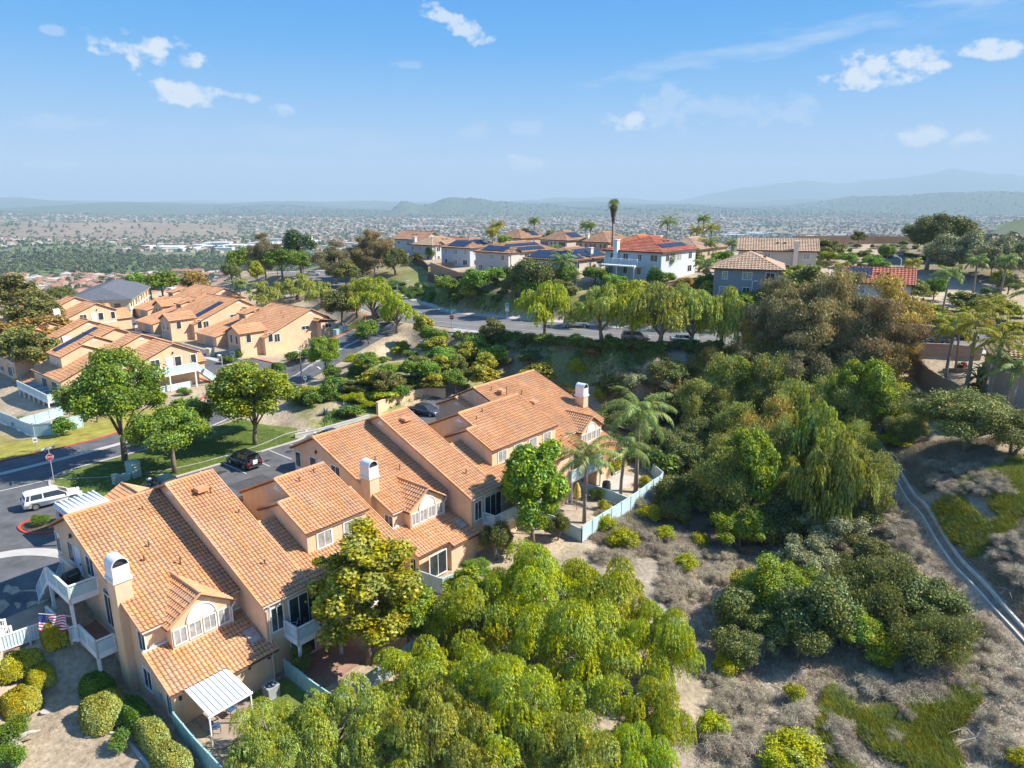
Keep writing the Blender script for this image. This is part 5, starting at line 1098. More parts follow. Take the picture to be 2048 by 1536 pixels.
house(1280, 208, 15, 10.5, 'house with a bright orange-red hip roof right of the tall palm', 'tile_orange', (.58, .56, .53), rise=2.6, chim=(6, -3), chimc=(.72, .68, .62), z=12.2, shutters=True)
house(1212, 222, 15, 10.5, 'brown-roofed beige house just behind the tall palm', 'tile_brown', (.50, .38, .27), rise=2.8, chim=(-6, 3), chimc=(.7, .66, .6), z=12.3, shutters=True, dormer=-3)
house(1130, 232, 13, 10.5, 'pale shuttered house with a panel patch on its hip roof', 'tile_brown', (.58, .52, .46), rise=2.8, solar=(('y-', -3, 3, .3, .8),), z=12.3, shutters=True)
house(1045, 250, 14, 10, 'small brown-roofed house between two palm clumps on the hill', 'tile_brown', (.42, .33, .26), rise=2.8, solar=(('y-', 0, 4, .3, .8),), z=12.0)
house(1762, 131, 11, 10, 'red-tiled white house behind the big gum tree', 'tile_red', (.62, .60, .56), az=118, kind='gable', rise=2.4, solar=(('y-', -5, -1, .1, .7),), z=10.0)
h16 = house(2150, 84, 13, 9, 'house with balcony and covered patio at the right edge behind palms', 'tile_tan', (.42, .36, .30), az=118, wh=5.4, z=6.2, rise=2.0, tw=.45, tl=.55)

# walls and fences of the hill estate
def wall(name, pts, h, m, label, th=.3, zf=None, cat='wall', dz=0.0):
    P0 = np.array(pts[0][:2], float); g0 = float(H(*P0)); mb = MB()
    line = resample(pts, 2.5)
    for a, b in zip(line[:-1], line[1:]):
        za = (float(H(*a)) if zf is None else zf)-g0+dz; zb = (float(H(*b)) if zf is None else zf)-g0+dz; mb.beam((*(a-P0), za+h/2-.3), (*(b-P0), zb+h/2-.3), th, h+.6); mb.beam((*(a-P0), za+h+.04), (*(b-P0), zb+h+.04), th+.08, .09)
    o = mb.build(name, m, loc=(P0[0], P0[1], g0)); return tag(o, label, cat)
wall('estate_wall', pxg((868, 538), (905, 532), (945, 520)), 2.0, M['tanwall'], 'tan wall below the white hip-roofed house', zf=11.3); 
wall('estate_wall', pxg((862, 545), (920, 556), (965, 548), (985, 540)), 2.2, M['tanwall'], 'tan wall in front of the panel-roofed pale blue house', zf=11.6)
wall('slope_fence', pxg((856, 560), (905, 575), (960, 568)), 1.7, M['brownfence'], 'dark brown fence along the top of the planted slope', th=.1, cat='fence')
wall('slope_fence', pxg((790, 508), (812, 522), (856, 545)), 1.8, M['brownfence'], 'dark fence running down beside the leftmost hilltop house', th=.1, cat='fence')
wall('estate_wall', pxg((1325, 588), (1380, 578), (1440, 570)), 1.9, M['tanwall'], 'tan board fence right of the white house')
wall('ridge_wall', [tuple(atz(*p, 15.9)[:2]) for p in ((1590, 487), (1700, 487), (1800, 488), (1910, 489))], 2.6, M['tanwall'], 'long tan wall on the crest of the dry slope', zf=15.7)
wall('block_wall', [tuple(G(*p)[:2]) for p in ((1818, 752), (1842, 775), (1880, 800), (1925, 830))], 3.0, M['blockwall'], 'tall brown block wall curving down below the palms', th=.25)
wall('block_wall', [tuple(G(*p)[:2]) for p in ((1825, 712), (1900, 717), (1960, 722))], 1.8, M['blockwall'], 'block wall between the street and the palm garden')
wall('block_wall', [tuple(G(*p)[:2]) for p in ((1975, 838), (2020, 842), (2100, 848))], 1.3, M['blockwall'], 'low block wall below the thick palm trunk')
wall('terrace_wall', [tuple(G(*p)[:2]) for p in ((1790, 668), (1860, 666), (1960, 668), (2048, 672))], 1.0, M['blockwall'], 'low brown wall behind the parked cars on the right')
wall('terrace_wall', [tuple(G(*p)[:2]) for p in ((1840, 648), (1900, 646), (1990, 648))], 1.6, M['blockwall'], 'upper terrace wall among the yellow shrubs')
wall('garden_wall', [tuple(G(*p)[:2]) for p in ((1885, 745), (1935, 745))], .5, M['blockwall'], 'low planter wall inside the palm garden')
wall('retaining_wall', UVp((43.5, -29.9), (46.2, -30.6), (49.5, -30.9), (53.4, -30.4), (54.6, -28)), 1.9, M['stucco'], 'low peach retaining wall behind the parked saloon', th=.35, zf=1.6)
wall('retaining_wall', UVp((31.0, -30.5), (34, -30.0), (42, -29.8)), .5, M['concrete'], 'low pale wall edging the parking bays', th=.3, zf=1.6)

# ------------------------------------------------------------------ cars
def car(pos, heading, label, paint, kind='suv', L=4.7, hatch=False, rack=False, group=None):
    """heading: direction of the nose, degrees clockwise from straight ahead of the camera"""
    z0 = float(H(pos[0], pos[1]))+.07; r = empty('parked_car', (pos[0], pos[1], z0), math.pi/2-R(heading), label, 'car', group); hl = L/2; W_ = .91
    pm = mat('paint_'+paint[0], paint[1], .25, metal=.35 if paint[0] != 'white' else 0, spec=.6, coat=.8)
    if kind == 'suv': top, hood, tail, rf, rr_ = 1.66, .98, 1.02, .55, -hl+.35
    elif kind == 'sedan': top, hood, tail, rf, rr_ = 1.44, .86, .98, .35, -hl+1.15
    else: top, hood, tail, rf, rr_ = 1.52, .93, .98, .5, -hl+.30
    # lower body: side outline with wheel arches, swept across with rounded shoulders
    def outline():
        P = [(-hl, .35), (-hl-.02, .62), (-hl+.06, tail-.04), (-hl+.25, tail), (0, (hood+tail)/2+.02), (hl-1.15, hood), (hl-.35, hood-.12), (hl-.04, hood-.3), (hl, .5), (hl-.05, .3)]
        arch = []
        for cx in (hl-.88, -hl+.88):
            arch += [(cx+.38*math.cos(t), .30+.38*math.sin(t)) for t in np.linspace(0, math.pi, 9)]
        return P+arch
    O = outline(); n = len(O); b = MB(); lay = [(-W_, .0), (-W_+.03, .0), (-W_+.12, .02), (0, .05), (W_-.12, .02), (W_-.03, 0), (W_, 0)]
    secs = [(-W_, -.04, .98), (-W_+.06, 0, 1.0), (-.45, .03, 1.0), (.45, .03, 1.0), (W_-.06, 0, 1.0), (W_, -.04, .98)]; vs = []
    for (y, dz, s) in secs:
        for (x, z) in O: vs.append((x*(s if abs(y) > .8 else 1), y, z+(dz if z > .7 else 0)))
    fs = [(i*n+j, i*n+(j+1) % n, (i+1)*n+(j+1) % n, (i+1)*n+j) for i in range(len(secs)-1) for j in range(n)]
    b.add(vs, fs+[tuple(range(n-1, -1, -1)), tuple((len(secs)-1)*n+j for j in range(n))]); body = b.build('body', pm, r, True)
    # cabin: glass block with roof panel and pillars
    wb, wt = W_-.07, W_-.26; xf0, xf1, xr0, xr1 = hl-1.0, rf, -hl+.12 if kind != 'sedan' else -hl+.75, rr_
    zb = hood-.03; g = MB(); base = [(xr0, -wb, zb), (xf0, -wb, zb), (xf0, wb, zb), (xr0, wb, zb)]; tp = [(xr1, -wt, top-.05), (xf1, -wt, top-.05), (xf1, wt, top-.05), (xr1, wt, top-.05)]
    g.add(base+tp, [(4,5,6,7), (0,1,5,4), (1,2,6,5), (2,3,7,6), (3,0,4,7)]); g.build('window', M['glass'], r)
    rf_ = MB(); rf_.poly([(xr1-.1, -wt-.01, top-.06), (xf1+.05, -wt-.01, top-.06), (xf1+.05, wt+.01, top-.06), (xr1-.1, wt+.01, top-.06)], (0, 0, .05))
    rf_.poly([(xr1+.1, -wt+.12, top-.01), (xf1-.1, -wt+.12, top-.01), (xf1-.1, wt-.12, top-.01), (xr1+.1, wt-.12, top-.01)], (0, 0, .03))
    for s in (-1, 1):
        for (x0, x1) in ((xf0, xf1), (xr0, xr1)): rf_.beam((x0, s*wb, zb), (x1, s*wt, top-.04), .07, .05)
        xm = (xf1+xr1)/2; rf_.beam((xm, s*wb, zb), (xm, s*wt, top-.04), .09, .04); xm = xr1+(xf1-xr1)*.12; rf_.beam((xm-.15, s*wb, zb), (xm, s*wt, top-.04), .14, .04)
    if rack:
        for s in (-1, 1): rf_.beam((xr1+.1, s*(wt-.03), top+.05), (xf1-.1, s*(wt-.03), top+.05), .05, .05)
    rf_.build('roof', pm, r)
    for s in (-1, 1):
        m = MB(); m.box((xf0-.35, s*(W_+.02)-.09, hood), (xf0-.2, s*(W_+.02)+.09, hood+.14)); m.build('mirror', pm, r)
        q = MB(); q.box((hl-.22, s*.66-.2, .62), (hl+.005, s*.66+.2, .76)); q.build('headlight', mat('lamp_glass', (.75, .78, .8), .15), r)
        q = MB(); q.box((-hl-.035, s*.74-.13, .72), (-hl+.15, s*.74+.13, .95)); q.build('tail_light', mat('tail_lamp', (.35, .01, .01), .3), r)
    q = MB(); q.box((-hl-.045, -.26, .68), (-hl-.02, .26, .8)); q.build('number_plate', M['white'], r)
    bm = MB(); bm.box((hl-.08, -.6, .3), (hl+.02, .6, .5)); bm.box((-hl-.05, -.75, .32), (-hl+.05, .75, .55)); bm.build('bumper', M['dark'] if kind == 'suv' else pm, r)
    for cx in (hl-.88, -hl+.88):
        for s in (-1, 1):
            w = MB(); w.tube([(cx, s*(W_-.21), .34), (cx, s*(W_-.17), .34), (cx, s*(W_+.0), .34), (cx, s*(W_+.01), .34)], [.30, .34, .34, .30], 18); wh = w.build('wheel', M['rubber'], r, True)
            k = MB(); y = s*(W_+.018); k.tube([(cx, y-.02*s, .34), (cx, y, .34)], [.22, .22], 12)
            k.build('rim', M['rim'], wh)
    if hatch:
        q = MB(); q.poly([(-hl+.55, -.72, 1.62), (-hl+.55, .72, 1.62), (-hl-.45, .62, 1.98), (-hl-.45, -.62, 1.98)], (0, 0, .07)); q.build('tailgate', pm, r)
        q = MB(); q.box((-hl-.03, -.6, .75), (-hl+.9, .6, 1.3)); q.build('boot', M['dark'], r); q = MB(); q.box((-hl-.06, -.3, .85), (-hl+.3, .25, 1.15)); q.build('luggage', M['white'], r)
    return r
WHITE = ('white', (.80, .80, .80)); BLACK = ('black', (.012, .013, .016)); GREY = ('grey', (.09, .09, .095)); SILVER = ('silver', (.50, .52, .55)); BLUE = ('navy', (.02, .03, .06)); TEALP = ('teal', (.02, .07, .08)); SKY = ('pale_blue', (.45, .55, .62))
car(W(5.0, -31.8), 39.8+8, 'white estate car with roof rails beside the red-kerbed planter', WHITE, 'wagon', 4.8, rack=True)
car(W(22.2, -26.9), 309, 'black hatchback with its tailgate raised, in the marked bays', BLACK, 'suv', 4.5, hatch=True)
car(W(13.6, -27.0), 309.8, 'dark teal car half hidden behind the nearest roof', TEALP, 'sedan', 4.5)
car(W(49.0, -26.2), 122, 'dark grey saloon by the low retaining wall', GREY, 'sedan', 4.7)
car(W(33.4, -26.6), 309.8, 'black car of which only the roof shows over the middle row', BLACK, 'sedan', 4.6)
pS = lambda px, py: G(px, py)
def stdir(px): a = G(px-25, 679); b = G(px+25, 680); return math.degrees(math.atan2(b[0]-a[0], b[1]-a[1]))
car(pS(1271, 683), 96, 'grey crossover at the kerb between two street trees', ('graphite', (.16, .16, .17)), 'suv', 4.6)
car(pS(1369, 688), 98, 'pale blue-silver saloon half behind a street tree', SKY, 'sedan', 4.6)
car(pS(1152, 655), 275, 'silver sport utility car seen between two street trees', SILVER, 'suv', 4.9)
car(pS(1745, 688), 100, 'silver car behind the big gum tree trunk', SILVER, 'sedan', 4.6)
car(pS(1866, 690), 272, 'dark blue hatchback behind the palm trunks on the right', BLUE, 'wagon', 4.3)
car(pS(1922, 681), 92, 'black car on the far kerb behind the yellow palms', BLACK, 'suv', 4.8)
car(pS(624, 552), 75, 'silver car at the street bend above the olive pepper trees', SILVER, 'sedan', 4.6)
car(pS(758, 634), 150, 'dark car in the shade of the pepper trees by the junction', BLUE, 'sedan', 4.6)
car(W(46.4, -123), 150, 'dark blue car standing on the curving garage lane', BLUE, 'wagon', 4.5)
for px, py, lb, pc_ in ((312, 583, 'dark car in the far parking row left of the white one', BLUE), (335, 583, 'white car in the far parking row beyond the lane', WHITE)): 
    p = atz(px, py, 1.6); car(p, 100, lb, pc_, 'sedan', 4.6)

# ------------------------------------------------------------------ signs, lamps, boxes
def stop_sign(pos, h, label, plates=('green',), rz=0.0, sc=1.0):
    r = empty('stop_sign', (pos[0], pos[1], float(H(pos[0], pos[1]))), rz, label, 'road sign'); p = MB(); p.tube([(0, 0, -.2), (0, 0, h)], .05, 8); p.build('post', M['grey'], r)
    o = MB(); z = h-.45-.55*(1 if plates else 0); n = 8
    pts = [(.42*math.cos(math.pi/8+i*math.pi/4), -.06, z+.42*math.sin(math.pi/8+i*math.pi/4)) for i in range(8)]; o.poly(pts, (0, -.012, 0)); o.build('sign_rim', M['white'], r)
    o = MB(); pts = [(.385*math.cos(math.pi/8+i*math.pi/4), -.073, z+.385*math.sin(math.pi/8+i*math.pi/4)) for i in range(8)]; o.poly(pts, (0, -.008, 0)); f = o.build('sign_plate', mat('sign_red', (.42, .02, .03), .4), r)
    t = link('lettering', text_mesh('STOP', .30, .002, M['white']), f, (0, -.084, z)); t.rotation_euler = (R(90), 0, 0)
    for i, pc in enumerate(plates):
        q = MB(); a = .35+i*1.2; L = .75; c, s = math.cos(a), math.sin(a); q.poly([(-L*c, -L*s, h-.02+i*.24), (L*c, L*s, h-.02+i*.24), (L*c, L*s, h+.2+i*.24), (-L*c, -L*s, h+.2+i*.24)], (-.015*s, .015*c, 0)); q.build('street_name_plate', mat('sign_'+pc, (.01, .28, .20) if pc == 'green' else (.35, .5, .55), .4), r)
    r.scale = (sc, sc, sc); return r
stop_sign(W(6.9, -37.4), 4.3, 'red stop sign on the tall post at the lawn corner, lower left', ('blue', 'blue'), rz=R(35), sc=.88)
stop_sign(G(904, 661), 3.1, 'red stop sign under a green street name plate at the junction', ('green', 'green'), rz=R(5), sc=1.15)
def plate_sign(pos, h, w, hh, label, c, rz=0, name='sign', two=False):
    r = empty(name, (pos[0], pos[1], float(H(pos[0], pos[1]))), rz, label, 'sign'); p = MB(); p.tube([(0, 0, -.2), (0, 0, h)], .045, 8); p.build('post', M['grey'], r)
    q = MB(); q.box((-w/2, -.07, h-hh), (w/2, -.045, h)); q.build('plate', c, r)
    if two: q = MB(); q.box((-w/2*.9, -.07, h-hh*2.1), (w/2*.9, -.045, h-hh*1.15)); q.build('plate', M['white'], r)
    q = MB(); q.box((-w*.3, -.078, h-hh*.62), (w*.3, -.072, h-hh*.38)); q.build('band', M['dark'], r)
    return r
plate_sign(G(1014, 640), 3.4, .75, .8, 'blue and white roadside sign before the hill trees', mat('sign_blue', (.15, .32, .45), .4), two=True)
plate_sign(W(9.1, -49.8), 1.7, .45, .6, 'small white sign on the grass by the red kerb', M['white'], rz=R(35))
plate_sign(G(786, 672), 2.5, .5, .9, 'narrow pale sign on the verge left of the young street tree', M['grey'])
plate_sign(W(45.6, -49.6), 1.6, .5, .6, 'small white sign among the agaves below the lane', M['white'])
plate_sign(W(45.6, -71), 3.0, .8, .8, 'pale blue notice board by the tan townhouse corner', SKYM := mat('notice_blue', (.35, .5, .6), .5))
def street_lamp(pos, h, arm, ang, label, c='grey', boxy=False, name='street_lamp'):
    r = empty(name, (pos[0], pos[1], float(H(pos[0], pos[1]))), ang, label, 'lamp'); p = MB(); p.tube([(0, 0, -.3), (0, 0, 1), (0, 0, h*.93)], [.12, .10, .07], 10); p.build('pole', M[c], r)
    a = MB(); pts = [(arm*t, 0, h*.93+(h*.07)*math.sin(t*math.pi/2)) for t in np.linspace(0, 1, 7)] if not boxy else [(0, 0, h*.93), (arm, 0, h*.93)]; a.tube(pts, .045, 8); a.build('arm', M[c], r)
    l = MB(); z = pts[-1][2]
    l.box((arm-.1, -.14, z-.08), (arm+.6, .14, z+.06)) if not boxy else l.box((arm-.25, -.2, z-.12), (arm+.25, .2, z+.1)); l.build('lamp_head', M['white'], r); return r
street_lamp(G(797, 645), 8.2, 1.9, .1, 'curved-arm street lamp by the junction pepper trees')
street_lamp(W(45.8, -50.8), 5.6, .5, 2.4, 'short brown lamp post beside the loop road', 'bark', True)
street_lamp(W(38.6, -61.4), 5.0, .5, 2.6, 'lamp post at the foot of the outside stair', 'grey', True)
street_lamp(G(1500, 620), 5.5, .6, .2, 'white lamp post in front of the grey-blue house', 'white', True)
street_lamp(G(1792, 600), 8.5, 1.2, 2.0, 'tall white lamp post right of the red-tiled white house', 'white')
street_lamp(G(556, 560), 8.0, 1.5, 2.9, 'grey lamp post among bright trees near the street bend', 'grey')
street_lamp(G(608, 556), 8.5, 1.5, 2.0, 'dark tall lamp post just left of the car at the bend', 'bark')
def util_box(u, v, w, d, h, label, m='blue', z=None):
    p = W(u, v); r = empty('utility_box', (p[0], p[1], float(H(*p[:2]))), math.pi/2-R(39.8)+.15, label, 'utility box'); b = MB(); b.box((-w/2, -d/2, -.1), (w/2, d/2, h-.06)); b.build('cabinet', M[m], r)
    b = MB(); b.box((-w/2-.04, -d/2-.04, h-.06), (w/2+.04, d/2+.04, h)); b.build('lid', M[m], r); b = MB(); b.box((-w/2+.05, -d/2-.02, .15), (-.03, -d/2, h-.15)); b.box((.03, -d/2-.02, .15), (w/2-.05, -d/2, h-.15)); b.build('door', M[m], r)
M['greenbox'] = mat('utility_green', (.36, .52, .46), .5)
util_box(13.0, -32.9, .9, 1.3, 1.75, 'tall pale green utility cabinet on the lawn', 'greenbox'); util_box(11.6, -32.5, 1.5, .7, .7, 'low pale green pipe box on the lawn', 'greenbox'); util_box(10.9, -32.2, .5, .5, 1.1, 'slim pale green valve box left of the tall cabinet', 'greenbox')
util_box(47.9, -83.5, 1.1, 1.1, 1.6, 'cream cabinet between hedges by the garages', 'cream')
util_box(69, -70.6, 1.4, .9, 1.3, 'green transformer box by the red kerb below the round tree', 'teal'); util_box(66.9, -70.0, 1.2, .9, 1.2, 'second green transformer box nearer the tan townhouses', 'teal')
for (px, py, lb) in ((853, 690, 'left of two small white cabinets by the young street tree'), (844, 694, 'right of two small white cabinets by the young street tree')):
    p = G(px, py); b = MB(); b.box((-.3, -.2, -.1), (.3, .2, 1.0)); b.box((-.33, -.23, 1.0), (.33, .23, 1.06)); tag(b.build('utility_box', M['white'], loc=tuple(p)), lb, 'utility box')
b = MB(); b.lathe([(0, .04), (.38, .04), (.38, -.1)], (0, 0, 0), 18, sq=.7); p = W(-4.64, -4.29); tag(b.build('access_cover', M['concrete'], loc=(p[0], p[1], float(H(*p[:2]))+.03)), 'oval concrete cover on the bare soil', 'cover')
stp = empty('tree_stump', tuple(G(28, 1500)), .4, 'pale sawn tree stump in the bottom left corner', 'stump'); b = MB(); b.tube([(0, 0, -.3), (0, 0, .2), (.05, 0, .75)], [.62, .40, .33], 12); b.build('trunk', M['barkpale'], stp); b = MB(); b.tube([(.1, 0, .55), (.9, .1, .75), (1.35, .3, .55)], [.2, .13, .05], 8); b.build('limb', M['barkpale'], stp)
b = MB()
for i in range(7): x = -1.1+i*.37; b.tube([(x, 0, .35), (x+.05, .25, .5)], .19, 9)
b.box((-1.3, -.05, 0), (1.3, .35, .22)); o = b.build('firewood_rack', M['bark'], loc=at(20.3, 1.2, -1.15)); o.rotation_euler = (0, 0, math.pi/2-R(39.8)+1.57); tag(o, 'rack of stacked logs against the middle row wall', 'rack')
ub = empty('patio_umbrella', tuple(W(47.5, 4.2, -1.15)), 0, 'dark covered grill in the far garden corner', 'grill'); ub.name = 'covered_grill'; b = MB(); b.lathe([(.5, 0), (.48, .8), (.4, 1.05), (0, 1.12)], (0, 0, 0), 12); b.build('cover', M['dark'], ub)
umb = empty('garden_umbrella', tuple(W(41.2, 4.6, -1.15)), 0, 'closed straw-coloured garden umbrella between the two near palms', 'umbrella'); b = MB(); b.lathe([(.05, 1.3), (.42, 1.5), (.36, 2.3), (.12, 3.0), (0, 3.1)], (0, 0, 0), 12); b.build('canopy', mat('straw', (.50, .36, .08), .8, nscale=5, namt=.2), umb); b = MB(); b.tube([(0, 0, 0), (0, 0, 2.0)], .04, 8); b.build('pole', M['wood'], umb)

# ------------------------------------------------------------------ vegetation
def leaf_quads(P, D, Nn, ln, wd, r):
    """P points, D leaf axis, Nn rough normals -> diamond leaves"""
    S = np.cross(D, Nn); S /= np.linalg.norm(S, axis=1)[:, None]+1e-9
    l = ln*r.uniform(.6, 1.35, len(P))[:, None]; w = wd*r.uniform(.6, 1.3, len(P))[:, None]
    v = np.stack([P-D*l*.5, P+S*w*.5+D*l*.05, P+D*l*.5, P-S*w*.5+D*l*.05], 1).reshape(-1, 3)
    return v
def unit(v): return v/(np.linalg.norm(v, axis=-1, keepdims=True)+1e-9)
def rvec(r, n): return unit(r.normal(size=(n, 3)))
def crown(name, m, clumps, n, ln, wd, seed, style='round', flat=.8, up=.35):
    """clumps: (x,y,z,radius); n leaves in all"""
    r = np.random.default_rng(seed); C = np.array(clumps, float); wgt = C[:, 3]**2; idx = r.choice(len(C), n, p=wgt/wgt.sum()); c = C[idx]
    if style == 'weep':
        d = rvec(r, n); d[:, 2] = np.abs(d[:, 2])*.9+.05; rad = c[:, 3]*r.uniform(.80, 1.06, n); P = c[:, :3]+d*rad[:, None]*np.array((1, 1, flat))
        s = (rad/c[:, 3] > 0)*r.random(n)**1.1*c[:, 3]*1.25; st = rvec(r, n)*.04; out = np.stack([d[:, 0], d[:, 1], np.zeros(n)], 1); out = unit(out+.01)
        k = r.integers(0, max(8, n//16), n); rs2 = np.random.default_rng(seed+5); sd_ = rvec(rs2, max(8, n//16)); sd_[:, 2] = np.abs(sd_[:, 2])
        ci = rs2.choice(len(C), len(sd_), p=wgt/wgt.sum()); d = sd_[k]+r.normal(size=(n, 3))*.045; cc = C[ci][k]; d = unit(d)
        P = cc[:, :3]+d*cc[:, 3:4]*np.array((1, 1, flat)); out = np.stack([d[:, 0], d[:, 1], np.zeros(n)], 1); s = r.random(n)**1.25*cc[:, 3]*(1.05-d[:, 2]*.5)
        P = P+out*(s*.22)[:, None]+r.normal(size=(n, 3))*.03; P[:, 2] -= s; D = unit(np.stack([r.normal(size=n)*.5, r.normal(size=n)*.5, -np.ones(n)], 1)+out*.45); Nn = unit(d+r.normal(size=(n, 3))*.6)
    else:
        d = rvec(r, n); d[:, 2] += up*.6; d = unit(d); rad = c[:, 3]*(r.random(n)**.45)*1.02; P = c[:, :3]+d*rad[:, None]*np.array((1, 1, flat)); P += r.normal(size=(n, 3))*c[:, 3:4]*(.26 if style == 'droop' else .13)
        Nn = unit(d*.7+np.array((0, 0, up))+r.normal(size=(n, 3))*.55); D = unit(np.cross(Nn, rvec(r, n)))
        if style == 'droop': D = unit(D*.7+np.array((0, 0, -.8))); 
    v = leaf_quads(P, D, Nn, ln, wd, r); return npmesh(name, v, np.arange(4*n).reshape(-1, 4), m)
def ellipsoid_clumps(r, k, w, h, z0, rc, shell=.75, jitter=.1):
    """clump centres filling an ellipsoid of width w and height h standing at z0"""
    o = []
    while len(o) < k:
        d = unit(r.normal(size=3)); t = shell+(1-shell)*r.random() if r.random() < .8 else r.random()*shell
        if d[2] < -.55: continue
        p = d*t*np.array((w/2-rc*.7, w/2-rc*.7, h/2-rc*.6)); o.append((*(p+(0, 0, z0+h/2)), rc*r.uniform(.5, 1.35)))
    return o
def trunk_mesh(clumps, r, h0, rad, m, multi=1, lean=.3, limbs=9):
    b = MB(); C = np.array(clumps); top = C[:, 2].max()
    for q in range(multi):
        a = r.uniform(0, 6.28); bx, by = (math.cos(a)*.25*(multi > 1), math.sin(a)*.25*(multi > 1)); lx, ly = r.normal()*lean, r.normal()*lean
        pts = [(bx, by, -.4), (bx*1.2+lx*.2, by*1.2+ly*.2, h0*.5), (bx*2+lx*.6, by*2+ly*.6, h0), (bx*3+lx, by*3+ly, h0+(top-h0)*.55)]; b.tube(pts, [rad*1.25, rad, rad*.8, rad*.35], 8)
        for j in range(max(2, limbs//multi)):
            c = C[r.integers(len(C))]; t = r.uniform(.75, 1.0); s = np.array(pts[2])*t+np.array(pts[1])*(1-t) if r.random() < .6 else np.array(pts[2])*.5+np.array(pts[3])*.5
            e = np.array(c[:3]); mid = (s+e)/2+np.array((0, 0, .15*np.linalg.norm(e-s)))+r.normal(size=3)*.15; b.tube([s, mid, e], [rad*.45, rad*.28, rad*.1], 5)
    return b.mesh('trunk', m, True)
PROTO = {}
def proto(key, leafmat, W_, Hh, z0, k, rc, n, ln, wd, seed, style='round', flat=.8, bark='bark', rad=.2, multi=1, shell=.75, up=.35, lobes=None, limbs=9, lean=.3):
    """a plant of width W_, overall height Hh, crown starting at z0: (crown mesh, trunk mesh, height, width)"""
    r = np.random.default_rng(seed); cl = []
    if lobes is None: cl = ellipsoid_clumps(r, k, W_, Hh-z0, z0, rc, shell)
    else:
        for (x, y, z, w, h, kk) in lobes: cl += [(a+x, b+y, c, d) for (a, b, c, d) in ellipsoid_clumps(r, kk, w, h, z, rc, shell)]
    PROTO[key] = (crown('crown', M[leafmat], cl, n, ln, wd, seed+1, style, flat, up), trunk_mesh(cl, r, max(z0*1.05, Hh*.22), rad, M[bark], multi, lean, limbs), Hh, W_)
LB = lambda r, W_, Hh, n, k: [(math.cos(i*2*math.pi/n+r)*W_*.28, math.sin(i*2*math.pi/n+r)*W_*.28, Hh*(.10+.16*((i*37) % 5)/5), W_*.50, Hh*(.52+.1*((i*13) % 3)), k) for i in range(n)]+[(0, 0, Hh*.38, W_*.6, Hh*.60, k)]
proto('pepA', 'pepper', 9, 8.5, 1.5, 0, .95, 64000, .21, .060, 11, 'weep', .75, rad=.3, lobes=LB(.3, 9, 8.5, 6, 6), limbs=14)
proto('pepB', 'pepper', 8, 8, 1.5, 0, .9, 56000, .21, .060, 12, 'weep', .75, rad=.3, lobes=LB(1.1, 8, 8, 5, 7), limbs=14)
proto('pepC', 'pepper2', 8.5, 7, 1.2, 0, .95, 56000, .21, .060, 13, 'weep', .7, rad=.3, lobes=LB(.7, 8.5, 7, 6, 6), limbs=14)
LB2 = lambda r, W_, Hh, n, k: [(x, y, z+Hh*.16, w, h*.85, q) for (x, y, z, w, h, q) in LB(r, W_, Hh, n, k)]
proto('pepD', 'pepper2', 9, 8.5, 2.0, 0, 1.0, 20000, .38, .12, 14, 'weep', .75, rad=.32, lobes=LB2(.3, 9, 8.5, 6, 6))
proto('pepE', 'pepper', 9, 8, 2.0, 0, 1.0, 18000, .38, .12, 15, 'weep', .75, rad=.32, lobes=LB2(1.3, 9, 8, 5, 6))
proto('pepF', 'pepper2', 9, 7.5, 1.5, 0, 1.0, 18000, .38, .12, 16, 'weep', .7, rad=.32, lobes=LB(.9, 9, 7.5, 6, 5))
proto('gumA', 'gum', 6.5, 11, .3, 84, .70, 42000, .22, .17, 21, 'round', .85, rad=.16, shell=.55)
proto('gumB', 'gumgreen', 6.2, 9, .8, 60, .72, 30000, .25, .20, 22, 'round', .85, rad=.16, shell=.55)
proto('brA', 'broad', 11, 12, 2.8, 62, 1.25, 36000, .28, .19, 31, 'round', .7, rad=.32, shell=.6, limbs=14)
proto('brB', 'broad', 9, 8, 2.6, 44, 1.05, 24000, .26, .17, 32, 'round', .62, rad=.24, shell=.6, limbs=12)
proto('brC', 'gumgreen', 8, 9.5, 1.8, 46, 1.0, 24000, .27, .19, 33, 'round', .75, rad=.2, shell=.55)
proto('midA', 'broad', 7, 7, 1.6, 34, 1.0, 8000, .42, .28, 34, 'round', .75, rad=.2, shell=.55)
proto('midB', 'gum', 5, 6.5, 1.4, 26, .8, 6000, .40, .28, 35, 'round', .8, rad=.14, shell=.5)
proto('midC', 'olive', 7, 8, 1.2, 36, 1.0, 9000, .42, .26, 36, 'round', .8, rad=.2, shell=.55)
proto('midD', 'autumn', 6.5, 8, 1.2, 36, .9, 8000, .40, .25, 37, 'round', .8, rad=.18, shell=.5)
proto('lime', 'lime', 4.5, 4.5, .4, 24, .7, 5000, .38, .30, 38, 'round', .8, rad=.12, shell=.5)
EL = lambda W_, Hh: [(0, 0, Hh*.08, W_*.8, Hh*.5, 16), (0, 0, Hh*.45, W_*.55, Hh*.52, 16), (W_*.26, 0, Hh*.30, W_*.42, Hh*.45, 10), (-W_*.27, W_*.1, Hh*.26, W_*.42, Hh*.5, 10), (0, -W_*.26, Hh*.22, W_*.42, Hh*.42, 10), (W_*.08, W_*.25, Hh*.34, W_*.42, Hh*.46, 9), (-W_*.12, -W_*.12, Hh*.12, W_*.42, Hh*.30, 7)]
proto('eucA', 'euc', 15, 19, 2, 0, 1.1, 60000, .36, .14, 41, 'droop', .8, 'barkpale', .24, 3, .5, lobes=EL(15, 19), limbs=18, lean=1.3)
proto('eucB', 'eucdark', 13, 16, 1.5, 0, 1.05, 50000, .34, .14, 42, 'droop', .8, 'barkpale', .22, 3, .5, lobes=EL(13, 16), limbs=18, lean=1.1)
